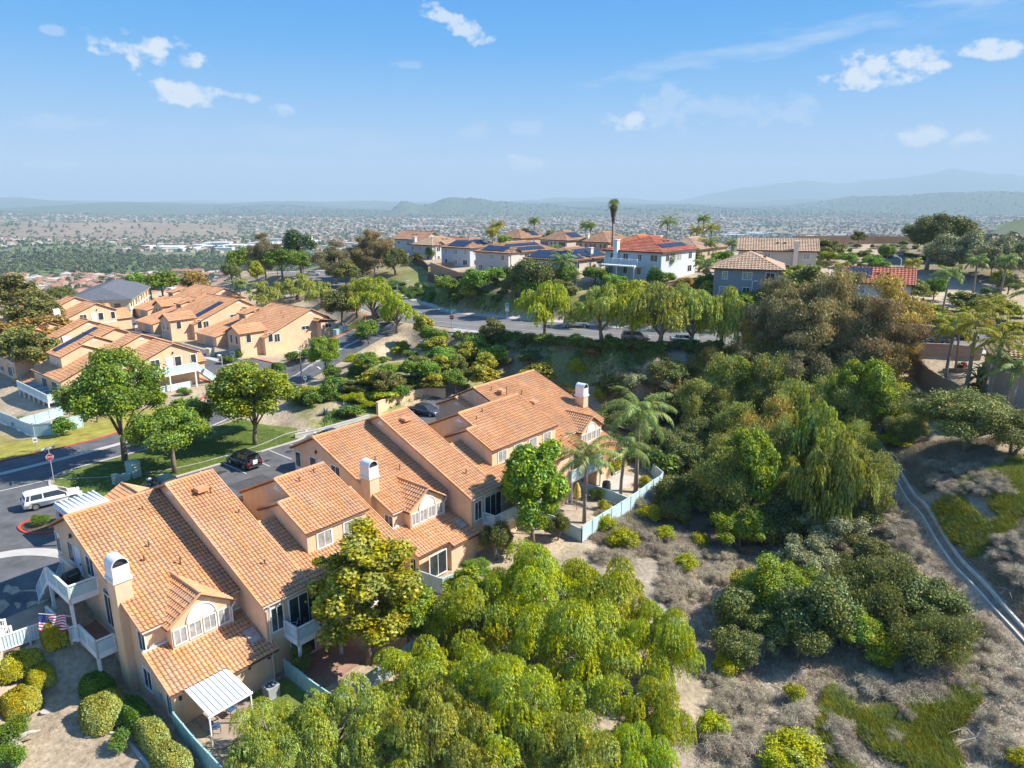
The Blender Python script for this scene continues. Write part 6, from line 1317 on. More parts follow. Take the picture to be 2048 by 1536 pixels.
proto('eucC', 'eucgold', 9, 12, 2, 0, .95, 20000, .34, .13, 43, 'droop', .8, 'barkpale', .22, 2, .5, lobes=EL(9, 12), limbs=12, lean=.8)
proto('eucD', 'eucgreen', 8.5, 12, 1.5, 0, .9, 26000, .30, .12, 44, 'droop', .8, 'barkpale', .2, 2, .5, lobes=EL(8.5, 12), limbs=12, lean=.8)
proto('eucE', 'eucgreen', 7, 10, 1.2, 0, .85, 24000, .28, .11, 45, 'droop', .8, 'barkpale', .18, 2, .5, lobes=EL(7, 10), limbs=12, lean=.8)
proto('oakA', 'oak', 7, 4.6, .3, 44, .85, 34000, .18, .12, 51, 'round', .8, rad=.14, multi=3, shell=.55)
proto('oakB', 'oak', 5, 3.6, .2, 34, .7, 24000, .17, .12, 52, 'round', .8, rad=.1, multi=3, shell=.55)
proto('oakY', 'gumgreen', 6.5, 5.2, .3, 50, .75, 30000, .17, .11, 68, 'round', .95, rad=.12, multi=3, shell=.4)
proto('oakG', 'olive', 6.5, 4.8, .3, 56, .65, 30000, .16, .09, 69, 'droop', .9, 'barkpale', rad=.1, multi=4, shell=.4)
proto('oakC', 'sage', 5, 3.4, .2, 40, .55, 20000, .15, .08, 53, 'round', .8, 'barkpale', rad=.08, multi=4, shell=.45)
proto('oakD', 'oak', 9, 6, .6, 44, 1.15, 14000, .34, .22, 54, 'round', .75, rad=.25, multi=2, shell=.6)
proto('oakE', 'olive', 11, 6.5, 1.0, 60, 1.05, 40000, .22, .12, 55, 'round', .7, rad=.26, multi=2, shell=.5, limbs=16)
proto('bigoak', 'oak', 20, 11, .5, 90, 1.9, 60000, .42, .28, 58, 'round', .75, rad=.4, multi=2, shell=.6)
proto('grove', 'sage', 16, 9, .3, 70, 1.5, 40000, .40, .24, 59, 'round', .8, rad=.3, multi=2, shell=.6)
proto('pine', 'pine', 8, 11, .8, 40, 1.15, 9000, .50, .20, 56, 'round', .9, rad=.25, shell=.6)
proto('cyp', 'pine', 1.6, 7, .1, 26, .45, 1800, .35, .2, 57, 'round', 1.2, rad=.1, shell=.4)
proto('bush', 'bushgreen', 2.6, 1.9, .0, 20, .5, 9000, .11, .08, 61, 'round', .85, rad=.05, shell=.5)
proto('bushY', 'hedgeyel', 2.6, 1.9, .0, 20, .5, 9000, .11, .08, 62, 'round', .85, rad=.05, shell=.5)
proto('bushM', 'bushgreen', 3.2, 2.3, .0, 18, .6, 3000, .26, .2, 63, 'round', .85, rad=.06, shell=.5)
proto('bushL', 'lime', 2.6, 2.0, .0, 22, .42, 7000, .13, .08, 64, 'round', .9, rad=.04, shell=.4)
proto('dry', 'twig', 3.0, 1.2, .0, 26, .4, 3200, .42, .018, 65, 'round', .9, 'barkpale', rad=.04, shell=.4)
proto('redb', 'bushgreen', 1.5, 1.0, 0, 14, .3, 3000, .10, .07, 66)

def plant(key, pos, w=None, h=None, label=None, name='tree', cat='tree', group=None, rz=None, seedc=[0]):
    cr, tr, Hh, W_ = PROTO[key]; seedc[0] += 1; rz = (seedc[0]*2.39) % 6.28 if rz is None else rz
    sx = (w/W_) if w else ((h/Hh) if h else 1); sz = (h/Hh) if h else sx
    r = empty(name, tuple(float(v) for v in pos), rz, label, cat, group); r.scale = (sx, sx, sz)
    link('trunk', tr, r); link('crown', cr, r); return r
# foreground pepper trees below the garden walls: (px of crown, row of its top, height, width)
for (key, px, py, h, w, lb) in (
    ('pepA', 1072, 1072, 8.6, 9.0, 'bright weeping pepper tree nearest the long garden fence'),
    ('pepB', 1215, 1105, 8.0, 8.0, 'weeping pepper tree at the dry brush, second row'),
    ('pepA', 1165, 1190, 8.5, 9.2, 'largest weeping pepper tree in the middle of the foreground grove'),
    ('pepB', 955, 1145, 7.0, 7.6, 'weeping pepper tree below the lattice screen'),
    ('pepB', 1330, 1195, 7.5, 6.0, 'weeping pepper tree on the right edge of the grove beside dry scrub'),
    ('pepC', 870, 1345, 6.2, 6.6, 'olive pepper tree in front of the two-tone tree'),
    ('pepC', 660, 1372, 5.2, 6.2, 'pale pepper tree right of the air conditioner lawn'),
    ('pepA', 1020, 1310, 7.5, 7.8, 'shaded weeping pepper tree between the grove and the olive ones'),
    ('pepC', 1130, 1420, 6.4, 6.8, 'olive weeping tree at the bottom edge, middle'),
    ('pepC', 960, 1430, 5.6, 6.4, 'broad olive crown at the bottom edge below the grove'),
    ('pepB', 1310, 1345, 6.2, 4.8, 'narrow weeping tree standing before the dark scrub oaks'),
    ('pepC', 765, 1440, 4.6, 5.2, 'low olive pepper crown at the bottom edge'),
    ('pepC', 530, 1420, 4.2, 5.0, 'low pepper crown by the teal lattice fence end'),
    ('pepB', 1275, 1440, 5.4, 4.4, 'small bright weeping tree at the bottom edge next to dry brush')):
    plant(key, T(px, py, h), w, h, lb, 'pepper_tree')
plant('gumA', W(11.6, 7.4, -1.35), 8.4, 10.6, 'yellow-green autumn-tinged tree before the nearest pop-up storey', 'sweetgum_tree')
plant('gumB', W(32.4, 5.8, -1.4), 6.9, 11.0, 'dense green tree before the middle pop-up storey', 'sweetgum_tree')
plant('gumB', W(14.6, 8.2, -1.5), 4.6, 5.6, 'green tree standing right of the yellow-green tinged tree', 'sweetgum_tree')
plant('pepB', W(11.5, 13.0, -1.9), 6.0, 4.8, 'bright pepper tree below the brick patio fence', 'pepper_tree')
plant('gumB', W(19.2, 9.6, -1.5), 4.4, 4.8, 'small green tree by the patio lattice screen', 'sweetgum_tree')
plant('brB', W(23.6, 6.6, -1.3), 3.0, 2.6, 'bright shrub in front of the middle patio', 'shrub', 'shrub')
plant('oakB', W(28.2, 4.7, -1.3), 3.2, 3.6, 'dark shrub under the middle row garden balcony', 'shrub', 'shrub')
plant('oakB', W(7.7, 5.2, -1.2), 1.8, 2.2, 'dark shrub by the balcony post of the nearest row', 'shrub', 'shrub')
plant('brA', W(14.2, -38.1, 1.6), 11.0, 12.8, 'tallest dense green tree on the lawn, left of the others', 'tree'); 
plant('brB', W(16.2, -30.6, 1.6), 9.4, 7.6, 'spreading bright green tree with forked pale trunk on the lawn', 'tree')
plant('brC', W(26.6, -32.2, 1.6), 10.6, 10.8, 'tall yellow-green tree beside the parking bays', 'tree')
plant('midA', W(22, -38, 1.7), 6.5, 6, 'dark green tree between the lawn trees and the loop road', 'tree')
plant('midA', W(29.5, -37, 2.0), 5.5, 5, 'round dark tree behind the tall yellow-green one', 'tree')
plant('brC', G(652, 756), 5.2, 7.2, 'small airy tree on the verge of the loop road', 'tree'); plant('midB', G(846, 690), 4.6, 5.8, 'young yellow-green tree at the street junction', 'tree')
# hillside between the loop road and the middle row
for (key, px, py, h, w, lb, nm) in (('midA', 735, 705, 3.6, 5.0, 'small tree on the sunny bank below the entry road', 'tree'), ('midA', 895, 700, 4.0, 5.2, 'bank tree left of the dark rounded shrubs', 'tree'), ('midA', 985, 690, 4.4, 5.8, 'bank tree nearest the street above the third roof', 'tree'),
    ('midB', 1075, 725, 4.5, 6.6, 'yellow-leaved tree just behind the far ridge of the third roof', 'tree'), ('midA', 820, 720, 3.6, 4.6, 'bank tree in the middle of the sunny slope', 'tree'), ('midA', 770, 730, 3.2, 4.0, 'bushy tree on the bank above the retaining wall', 'tree'),
    ('bushM', 655, 765, 2.4, 3.0, 'boxy clipped shrub above the agaves', 'shrub'), ('bushM', 700, 812, 1.6, 4.0, 'low clipped mound beside the parking bays', 'shrub'), ('bushM', 1000, 665, 2.0, 3.0, 'green shrub on the street bank, left', 'shrub'),
    ('oakD', 945, 660, 3.2, 4.4, 'dark rounded shrub by the street footpath', 'shrub'), ('bushM', 885, 668, 1.8, 3.0, 'bright low shrub beside the footpath corner', 'shrub'), ('bushM', 915, 664, 1.6, 2.4, 'second bright low shrub by the footpath corner', 'shrub'),
    ('midD', 1250, 750, 2.6, 3.6, 'golden shrub behind the far chimney', 'shrub'), ('bushY', 1155, 720, 2.4, 3.4, 'yellow-topped rounded shrub on the street bank', 'shrub'), ('midD', 1185, 703, 2.0, 3.0, 'brownish rounded shrub on the street bank', 'shrub'),
    ('oakD', 1060, 700, 2.6, 4.0, 'dark shrub on the shaded street bank', 'shrub'), ('oakC', 1260, 735, 4.0, 7.6, 'wide grey-green bush behind the far chimney', 'shrub'), ('midD', 1130, 770, 2.6, 3.6, 'orange-green shrub at the end wall of the third roof', 'shrub'), ('oakD', 870, 750, 2.4, 3.4, 'dark shrub above the retaining wall', 'shrub'),
    ('oakD', 930, 735, 3.0, 4.2, 'dark green clump beside the third roof wing', 'shrub')):
    p = T(px, py, h); plant(key, p, w, h, lb, nm, 'tree' if nm == 'tree' else 'shrub')
r9 = random.Random(4)
for i, u in enumerate(np.linspace(0, 1, 20)):                      # hedge run below the street footpath
    px = 990+u*440; py = 684+u*18+r9.uniform(0, 8); p = G(px, py); plant('bushM' if i % 3 else 'oakD', p, r9.uniform(3.2, 4.6), r9.uniform(1.4, 2.2), 'green shrub in the planted bank under the street footpath', 'bank_shrub', 'shrub', 'shrubs on the bank below the street')
for i in range(170):
    px = r9.uniform(590, 1010); py = r9.uniform(700, 815); p = G(px, py); u_, v_ = (p[:2]-O0)@UV, (p[:2]-O0)@VV
    if v_ > -31 or (u_ < 52 and v_ < -49) or v_ < -52.6-(u_-40)*.37+8.5: continue
    plant(r9.choice(('bushM', 'bushL', 'bushM', 'midC', 'lime', 'oakD')), p, r9.uniform(1.6, 4.2), r9.uniform(.8, 2.2), 'low shrub scattered on the sunny bank', 'bank_shrub', 'shrub', 'low shrubs on the sunny bank')
for (u, v, w, h, k, lb) in ((38.5, 3.6, 2.0, 1.6, 'bush', 'green shrub inside the garden by the dividing fence'), (43.6, 6.4, 1.6, 1.2, 'bushY', 'yellowish shrub in the garden bed under the nearer palm'), (45.0, 4.6, 1.8, 1.4, 'bush', 'dark round shrub in the bed between the palms'), (35.0, 6.6, 2.6, 2.6, 'oakB', 'dark bush under the dense green tree'), (52.0, 6.6, 1.8, 1.3, 'bushY', 'golden grass clump in the corner garden'), (15.6, 8.0, 3.0, 2.4, 'oakB', 'dark bush behind the garden fence right of the tinged tree'), (24.8, 5.0, 1.6, 1.4, 'bush', 'shrub at the corner of the lattice patio')): plant(k, W(u, v, float(H(*W(u, v)[:2]))), w, h, lb, 'shrub', 'shrub')
plant('pepC', W(17.6, 11.6, -1.8), 5.5, 4.6, 'olive pepper tree leaning over the garden fence end', 'pepper_tree')
for i in range(60):
    p = G(r9.uniform(1600, 1900), r9.uniform(489, 535)); plant(r9.choice(('dry', 'dry', 'redb', 'bushM')), p, r9.uniform(1.5, 4), r9.uniform(.7, 1.6), 'scrubby bush on the dry slope under the crest wall', 'slope_shrub', 'shrub', 'scrub under the crest wall')
for i in range(16):
    u, v = r9.uniform(13, 33), r9.uniform(-62, -57.5); p = W(u, v); plant(r9.choice(('bushM', 'redb', 'lime', 'bushM')), (p[0], p[1], float(H(p[0], p[1]))), r9.uniform(1.2, 2.6), r9.uniform(.7, 1.5), 'low shrub in the bed before the long-balcony row', 'bed_shrub', 'shrub', 'shrubs in the bed before the long-balcony row')
for i in range(22):
    px, py = r9.uniform(690, 1010), r9.uniform(690, 800); p = G(px, py)
    if (p[:2]-O0)@VV < -52.6-((p[:2]-O0)@UV-40)*.37+14: continue
    plant(r9.choice(('midA', 'midC', 'midB', 'midA')), p, r9.uniform(3.8, 5.6), r9.uniform(3.0, 4.6), 'small tree growing on the sunny bank among low shrubs', 'bank_tree', 'tree', 'small trees on the sunny bank')
for i in range(30):
    px, py = r9.choice(((r9.uniform(1640, 1900), r9.uniform(520, 560)), (r9.uniform(1830, 2040), r9.uniform(540, 660)), (r9.uniform(1440, 1640), r9.uniform(520, 600)))); p = G(px, py); plant(r9.choice(('midA', 'midC', 'lime', 'oakD', 'midA')), p, r9.uniform(4, 7), r9.uniform(3, 5.5), 'garden tree crowding the hill estate on the right', 'garden_tree', 'tree', 'garden trees of the hill estate')
for i in range(22):
    px, py = r9.uniform(800, 1440), r9.uniform(500, 585); p = G(px, py)
    if p[1] > 260 or p[2] < 11: continue
    plant(r9.choice(('midA', 'midC', 'bushM')), p, r9.uniform(3, 5), r9.uniform(2.2, 4.2), 'small tree between the hilltop houses', 'garden_tree', 'tree', 'small trees between the hilltop houses')
# canyon: dark scrub oaks
CAN = [('oakY', 1560, 1115, 5.4, 7.5), ('oakA', 1640, 1140, 6.0, 8.2), ('oakG', 1760, 1110, 5.6, 8.4), ('oakA', 1850, 1140, 4.6, 7.6), ('oakB', 1500, 1190, 3.6, 5.4), ('oakB', 1470, 1260, 3.0, 4.0), ('oakY', 1700, 1215, 3.6, 5.4), ('oakG', 1880, 1225, 4.4, 6.8), ('oakB', 1600, 1240, 3.4, 5.0),
       ('oakY', 1490, 1020, 4.6, 6.6), ('oakA', 1560, 1000, 5.0, 6.6), ('oakC', 1670, 1020, 4.4, 7.2), ('oakC', 1620, 1080, 4.0, 6.0), ('oakB', 1440, 980, 4.0, 5.6), ('oakA', 1420, 930, 5.0, 7.6), ('oakG', 1480, 890, 5.6, 7.6), ('oakA', 1380, 880, 5.0, 8.0), ('oakA', 1310, 850, 4.6, 7.6), ('oakA', 1400, 840, 4.8, 8.0),
       ('oakA', 1330, 790, 4.6, 8.2), ('oakA', 1240, 800, 4.2, 7.6), ('oakC', 1330, 760, 4.0, 7.2), ('oakA', 1430, 790, 5.0, 8.2), ('oakA', 1520, 960, 4.6, 7.0), ('oakA', 1650, 930, 4.4, 7.0), ('oakB', 1360, 960, 4.0, 5.6), ('oakB', 1350, 1000, 3.0, 4.0),
       ('oakC', 1280, 820, 3.6, 5.6), ('oakB', 1740, 1075, 2.6, 4.0), ('oakD', 1240, 745, 3.6, 6.4), ('oakD', 1340, 725, 3.4, 6.8), ('oakD', 1430, 715, 3.6, 7.0)]
CLB = ['scrub oak with yellowish top left of centre in the canyon thicket', 'tallest dark scrub oak of the near thicket', 'broad dark scrub oak touching the concrete drain', 'scrub oak overhanging the drain, right end of the thicket', 'olive scrub oak at the left end of the near thicket', 'low dark oak between the thicket and the pepper grove', 'scrub oak in the front middle of the near thicket', 'dark oak nearest the drain bend', 'low dark oak in front of the near thicket',
       'rounded green oak left of the grey-leaved bushes', 'rounded green oak touching the grey-leaved bush', 'grey-leaved bush beside the dry slope', 'lower grey-leaved bush above the near thicket', 'green oak at the foot of the canyon shade', 'large dark oak below the gum trees, left', 'large dark oak below the gum trees, middle', 'dark oak behind the garden fence corner, upper', 'dark oak behind the two palms', 'dark oak in the shaded canyon floor',
       'dark oak below the street bank, middle', 'dark oak by the far chimney', 'grey-green bush on the shaded bank', 'dark oak at the foot of the golden gum tree', 'dark oak under the olive gum trees', 'dark green oak left of the dry slope', 'green shrub on the path behind the garden fence', 'small green shrub at the fence corner',
       'grey bush between the far chimney and the tall palm', 'bright-tipped shrub on the dry slope', 'dark bank oak above the far chimney', 'dark bank oak under the street cars', 'dark bank oak below the pale blue-silver car']
for (a, lb) in zip(CAN, CLB): plant(a[0], T(a[1], a[2], a[3]), a[4], a[3], lb, 'scrub_oak', 'tree')
for (px, py, h, w, lb) in ((1375, 1110, 1.8, 2.6, 'lime shrub in the dry brush right of the grove'), (1400, 1065, 1.7, 2.4, 'lime shrub by the pale dead branches'), (1300, 1010, 1.8, 3.0, 'lime shrub below the garden fence, right'), (1250, 1060, 2.0, 3.6, 'broad lime shrub below the garden fence, middle'), (1210, 1030, 1.6, 2.6, 'lime shrub against the garden fence'),
    (1330, 1055, 1.6, 2.4, 'small lime shrub on the path slope'), (1460, 1310, 1.8, 2.6, 'lime shrub under the dark oaks, left end'), (1590, 1370, 1.4, 1.8, 'small lime shrub at the thicket foot'), (1600, 1480, 1.6, 4.0, 'yellow-green broom at the bottom edge'), (1560, 1500, 1.4, 2.6, 'smaller broom left of the large one at the bottom edge'), (2040, 1500, 1.2, 1.8, 'yellow broom in the bottom right corner'), (1430, 1430, 1.6, 2.4, 'bright shrub at the grove edge near the bottom'), (1735, 1030, 1.2, 2.0, 'lime tuft on the dry slope left of the drain')):
    plant('bushL', T(px, py, h), w, h, lb, 'shrub', 'shrub')
for i in range(290):
    px, py = r9.choice(((r9.uniform(1200, 1420), r9.uniform(1010, 1130)), (r9.uniform(1330, 1500), r9.uniform(1080, 1230)), (r9.uniform(1400, 2040), r9.uniform(1330, 1530)), (r9.uniform(1690, 1900), r9.uniform(980, 1180)), (r9.uniform(1950, 2048), r9.uniform(1060, 1300)), (r9.uniform(1800, 2000), r9.uniform(930, 1000))))
    q_ = G(px, py)
    if near_drain(q_[0], q_[1], 1.9): continue
    plant('dry', q_, r9.uniform(1.2, 3.6), r9.uniform(.5, 1.2), 'grey leafless bush in the dry canyon brush', 'dry_bush', 'shrub', 'dry bushes in the canyon')
# gum trees
for i in range(60):
    px, py = r9.choice(((r9.uniform(1180, 1420), r9.uniform(770, 960)), (r9.uniform(1380, 1720), r9.uniform(900, 1090)), (r9.uniform(1440, 1950), r9.uniform(1180, 1330)), (r9.uniform(1740, 1860), r9.uniform(800, 900))))
    q_ = G(px, py)
    if near_drain(q_[0], q_[1], 2.6): continue
    plant(r9.choice(('oakB', 'oakC', 'oakB', 'bushL', 'bushM')), q_, r9.uniform(2.4, 5.0), r9.uniform(1.4, 3.2), 'mixed bush filling the canyon between larger trees', 'canyon_bush', 'shrub', 'bushes filling the canyon')
for i in range(26):
    px, py = r9.uniform(1440, 1800), r9.uniform(700, 900)
    kk = r9.choice(('eucD', 'eucE', 'eucC', 'eucD', 'pepF', 'brC')); gt = kk.startswith('euc'); plant(kk, T(px, py, 10), r9.uniform(5.5, 8.5), r9.uniform(8, 12.5), 'olive-gold gum tree in the mass on the canyon side' if gt else 'green leafy tree among the canyon gum trees', 'gum_tree' if gt else 'tree', 'tree', 'gum trees massed in the canyon' if gt else 'green trees among the canyon gums')
for (key, px, py, h, w, lb) in (('eucA', 1660, 512, 20, 17, 'biggest brown-leaved gum tree at the canyon head'), ('eucB', 1560, 560, 16, 13, 'dark gum tree on the left flank of the biggest one'), ('eucA', 1775, 570, 16, 14, 'golden-brown gum tree on the right flank of the biggest one'), ('eucB', 1690, 640, 13, 12, 'dark lower gum tree below the biggest one'),
    ('eucC', 1500, 640, 11, 9.5, 'rusty gum tree beside the street cars'), ('eucC', 1810, 650, 8, 8, 'gold-tinged gum tree nearest the block wall'), ('eucB', 1600, 660, 12, 11, 'brown gum tree in front of the dark one'), ('eucD', 1545, 690, 12, 9.0, 'tall yellow-green gum tree in the canyon middle'), ('eucE', 1400, 745, 9, 7.0, 'golden gum tree left of the canyon middle'),
    ('eucD', 1620, 760, 11, 9.0, 'olive gum tree right of the tall yellow-green one'), ('eucD', 1700, 755, 10, 8, 'olive gum tree with white branches, right'), ('eucE', 1480, 790, 9, 7, 'small gum tree above the dark canyon oaks'), ('eucE', 1770, 750, 8, 7, 'gum tree at the top of the drain'), ('eucE', 1560, 850, 9, 7.2, 'brownish gum tree low in the canyon'),
    ('eucE', 1650, 840, 8.5, 7.0, 'thin gum tree left of the dry slope'), ('eucE', 1450, 860, 8, 6, 'thin gum tree with bare limbs, lower left'), ('eucE', 1590, 930, 6.5, 5.5, 'short gum tree over the rounded oaks'), ('midD', 1330, 745, 5, 5.6, 'golden bush on the shaded bank below the grey car'), ('eucC', 1420, 690, 7, 6, 'orange-leaved gum tree by the pale blue-silver car'),
    ('eucA', 1610, 545, 17, 14, 'brown gum tree rising just left of the biggest one'), ('eucA', 1720, 600, 15, 14, 'reddish-brown gum tree just right of and below the biggest one'), ('eucC', 1640, 600, 12, 10, 'gold-leaved gum tree in the heart of the big clump'), ('eucC', 1750, 660, 11, 10, 'gold-leaved gum tree on the right of the big clump'), ('eucB', 1480, 690, 9, 10, 'dull brown gum tree below the parked street cars'), ('eucD', 1590, 800, 9, 8, 'yellowish gum tree in the centre of the canyon'), ('eucD', 1500, 850, 9, 8, 'yellowish gum tree left of the canyon centre'), ('eucD', 1660, 900, 7, 6.5, 'dusty green gum tree over the dry slope top'),
    ('eucD', 1720, 830, 7, 5.5, 'slim gum tree beside the drain head')):
    plant(key, T(px, py, h), w, h, lb, 'gum_tree')
plant('oakE', T(1945, 792, 6.5), 13.5, 6.8, 'wide olive tree on the grassy slope above the drain', 'tree'); plant('oakE', T(1820, 830, 4.0), 6, 4, 'low olive bush below the block wall', 'shrub', 'shrub'); plant('oakE', T(2040, 820, 5), 8, 5, 'olive tree at the right edge below the low block wall', 'tree')
for (px, py, h, w, lb) in ((1790, 760, 2.4, 7.0, 'green mound shrub above the drain head'), (1830, 800, 2.0, 6.0, 'green mound shrub under the block wall'), (1770, 800, 2.2, 5.0, 'bright mound shrub left of the block wall'), (1800, 870, 1.6, 4.5, 'mound shrub on the bank right of the drain head')): plant('bushL', T(px, py, h), w, h, lb, 'shrub', 'shrub')
# street pepper trees
for (key, px, py, base, w, lb) in (('pepE', 1090, 565, 683, 9.6, 'weeping street tree between the roadside sign and the silver car'), ('pepD', 1203, 572, 689, 9.0, 'weeping street tree right of the silver car'), ('pepD', 1318, 570, 702, 11.5, 'widest weeping street tree, between the two kerbside cars'), ('pepF', 1440, 566, 700, 9.0, 'weeping street tree at the left edge of the gum trees'), ('pepE', 1262, 585, 696, 8.0, 'weeping street tree above the grey crossover'), ('pepD', 1380, 580, 701, 9.0, 'weeping street tree above the pale blue-silver car')):
    p = G(px, base); t = T(px, py, 9); D_ = math.hypot(p[0], p[1]); ang = math.atan2(-ray(px, py)[2], math.hypot(*ray(px, py)[:2])); h = HC-D_*math.tan(ang)-p[2]; plant(key, p, w, max(5, h), lb, 'pepper_tree')
for (key, px, py, h, w, lb) in (('pepE', 1258, 566, 6.5, 9, 'pepper tree across the street behind the two middle street trees'), ('pepD', 1370, 572, 6.5, 9, 'pepper tree across the street below the white house'), ('pepF', 1150, 600, 5, 7, 'pepper tree across the street behind the silver car'), ('pepD', 1450, 592, 6, 8, 'pepper tree in front of the grey-blue house'), ('pepE', 1400, 590, 6, 7, 'pepper tree below the tan board fence'),
    ('pepF', 590, 545, 7, 11, 'olive pepper tree behind the tan row, middle'), ('pepF', 530, 560, 7, 10, 'olive pepper tree behind the tan row, left'), ('pepF', 640, 560, 6.5, 9, 'olive pepper tree behind the tan row, right'), ('pepE', 745, 556, 9, 11, 'tall weeping tree left of the curved street lamp'), ('pepE', 790, 590, 7.5, 7.5, 'weeping tree leaning over the junction'), ('pepD', 710, 560, 8, 8, 'weeping tree between the bend and the junction'),
    ('midC', 680, 575, 8.5, 8.5, 'round olive-green tree at the end of the tan row'), ('midA', 735, 640, 4.5, 5, 'small weeping shrub-tree on the verge'), ('pepD', 650, 500, 5.5, 7, 'bright tree by the car at the bend'), ('midA', 560, 495, 9, 11, 'bright green tree below the dark conifers'), ('midA', 600, 500, 8, 8, 'bright green tree right below the dark conifers'),
    ('midB', 510, 520, 8, 5.5, 'yellow tree beside the dark round one'), ('midA', 475, 495, 10, 9, 'dark green tree left of the brown gum tree'), ('eucB', 525, 462, 14, 13, 'brown gum tree on the left skyline'), ('pine', 556, 458, 13, 9, 'left dark conifer of the skyline clump'), ('pine', 596, 455, 14, 11, 'right and broader dark conifer of the skyline clump'), ('pine', 576, 468, 11, 7, 'middle dark conifer of the skyline clump'),
    ('eucB', 665, 478, 12, 13, 'left brown gum tree of the central skyline'), ('eucB', 725, 470, 12, 12, 'middle dark gum tree of the central skyline'), ('eucA', 745, 447, 15, 15, 'tallest gum tree of the central skyline'), ('oakD', 790, 490, 8, 8, 'dark tree at the tip of the hilltop fence'), ('oakD', 720, 508, 6, 9, 'dark rounded tree on the knoll above the bend'), ('midC', 690, 522, 7, 8.5, 'yellow-green tree in front of the knoll'),
    ('oakD', 765, 515, 2.6, 4.4, 'round dark bush under the hilltop fence'),     ('midA', 1060, 560, 4, 7, 'leafy tree in the hill garden left of the fan palm'), ('midC', 1130, 560, 4.5, 7, 'olive tree in the hill garden under the panels'), ('midA', 1230, 548, 4, 6, 'bright tree at the foot of the white patio roof'), ('midB', 1280, 560, 4, 6, 'yellow-green tree below the white house'), ('midA', 1490, 585, 4.5, 7, 'round green tree at the grey-blue house corner'), ('midC', 1560, 560, 7, 9, 'olive tree right of the grey-blue house'), ('midA', 1445, 500, 5, 6, 'green tree between the beige and gable-roofed houses'), ('midC', 1620, 530, 8, 9, 'olive tree hiding the end of the gable-roofed house'), ('midC', 1830, 560, 5, 7, 'olive tree at the white gable of the red-tiled house'), ('midA', 1350, 500, 4, 6, 'green tree between the white and beige houses'), ('midA', 1010, 470, 5, 6, 'green tree among the back row of hill houses'), ('midC', 1100, 462, 6, 7, 'dark tree beside the back-row palm'), ('midA', 1250, 478, 4, 5, 'tree between the orange-roofed and brown-roofed houses'), ('eucC', 1790, 545, 15, 13, 'gold-brown gum tree before the red-tiled house'), ('eucB', 1700, 530, 17, 14, 'dark brown gum tree hiding the red-tiled house roof'),
    ('midA', 895, 552, 5.5, 6.5, 'left rounded tree on the slope above the street'), ('midA', 950, 540, 7, 8.5, 'large rounded tree on the slope above the street'), ('midB', 940, 560, 5.5, 5, 'yellowish tree between the two rounded slope trees'), ('oakD', 1065, 510, 8, 10, 'dark holm oak below the panel-covered house'), ('oakD', 1030, 545, 6, 6, 'smaller dark oak left of the holm oak'),
    ('midA', 995, 535, 4, 6, 'vine-green shrub along the hill garden'), ('midA', 1190, 532, 4, 7, 'green garden tree left of the white patio roof'), ('midA', 1330, 545, 3, 5, 'green shrub at the corner of the white house'), ('midD', 1370, 555, 3.4, 4.4, 'reddish shrub before the tan board fence'), ('lime', 1420, 558, 4, 4, 'bright plant left of the grey-blue house'),
    ('midC', 1660, 478, 6, 10, 'gold-green tree behind the biggest gum tree'), ('oakD', 1572, 446, 6.5, 10, 'dark tree behind the long gable-roofed house'), ('bigoak', 1893, 424, 12, 20, 'huge dark round tree right of the crest wall'), ('grove', 1935, 462, 10, 17, 'grey-green round tree in front of the huge one'), ('grove', 2015, 472, 10, 17, 'round tree at the right edge below the huge one'), ('midC', 1720, 462, 4.5, 5.5, 'olive tree against the crest wall'),
    ('midC', 20, 545, 12, 14, 'dark tree at the left edge behind the brown crowns'), ('midC', 60, 585, 10, 12, 'brown-green crown at the upper left'), ('midD', 85, 625, 9, 10, 'orange-brown crown left of the white-capped chimney'), ('midC', 30, 650, 8, 9, 'olive crown at the left edge'), ('midD', 8, 640, 7, 7, 'yellow tree on the left edge'), ('midC', 65, 660, 8, 8, 'brown crown beside the balconies row'), ('oakD', 172, 598, 7, 8.5, 'round dark green tree before the farther tiled roofs'),
    ('midA', 320, 540, 9, 11, 'bright tree right of the grey roof'), ('midA', 280, 545, 8, 10, 'bright tree behind the grey roof'), ('midD', 385, 540, 8, 10, 'orange-brown tree above the far lane'), ('oakD', 120, 570, 5, 8, 'dark tree left of the grey-roofed block'), ('cyp', 144, 545, 6, 1.8, 'slim dark cypress by the grey-roofed block'), ('midA', 350, 520, 7, 8, 'light green tree above the far parking row'),
    ('oakD', 460, 520, 7, 6, 'dark tree between far tiled roofs'), ('bushM', 415, 660, 1.6, 4, 'clipped hedge by the lane garages'), ('bushM', 585, 705, 1.8, 3.2, 'round clipped bush at the tan townhouse corner'), ('bushM', 612, 700, 1.6, 3.0, 'second round bush at the tan townhouse corner'), ('bushM', 455, 712, 1.4, 3.4, 'green hedge before the near garage door'), ('bushM', 475, 700, 1.4, 3.0, 'green hedge right of the near garage door'),
    ('bushM', 122, 838, 2.2, 3.6, 'rounded bush at the end of the left garden fence'), ('bushM', 780, 628, 2.0, 3.4, 'clipped bush under the weeping verge tree'), ('bushM', 720, 660, 1.8, 3.2, 'low shrub by the green transformer boxes'), ('redb', 40, 835, 1.2, 2.6, 'low spiky shrub on the left bank'), ('redb', 62, 848, 1.0, 2.2, 'second spiky shrub on the left bank')):
    plant(key, T(px, py, h), w, h, lb, 'shrub' if key in ('bushM', 'redb') else 'tree', 'shrub' if key in ('bushM', 'redb') else 'tree')
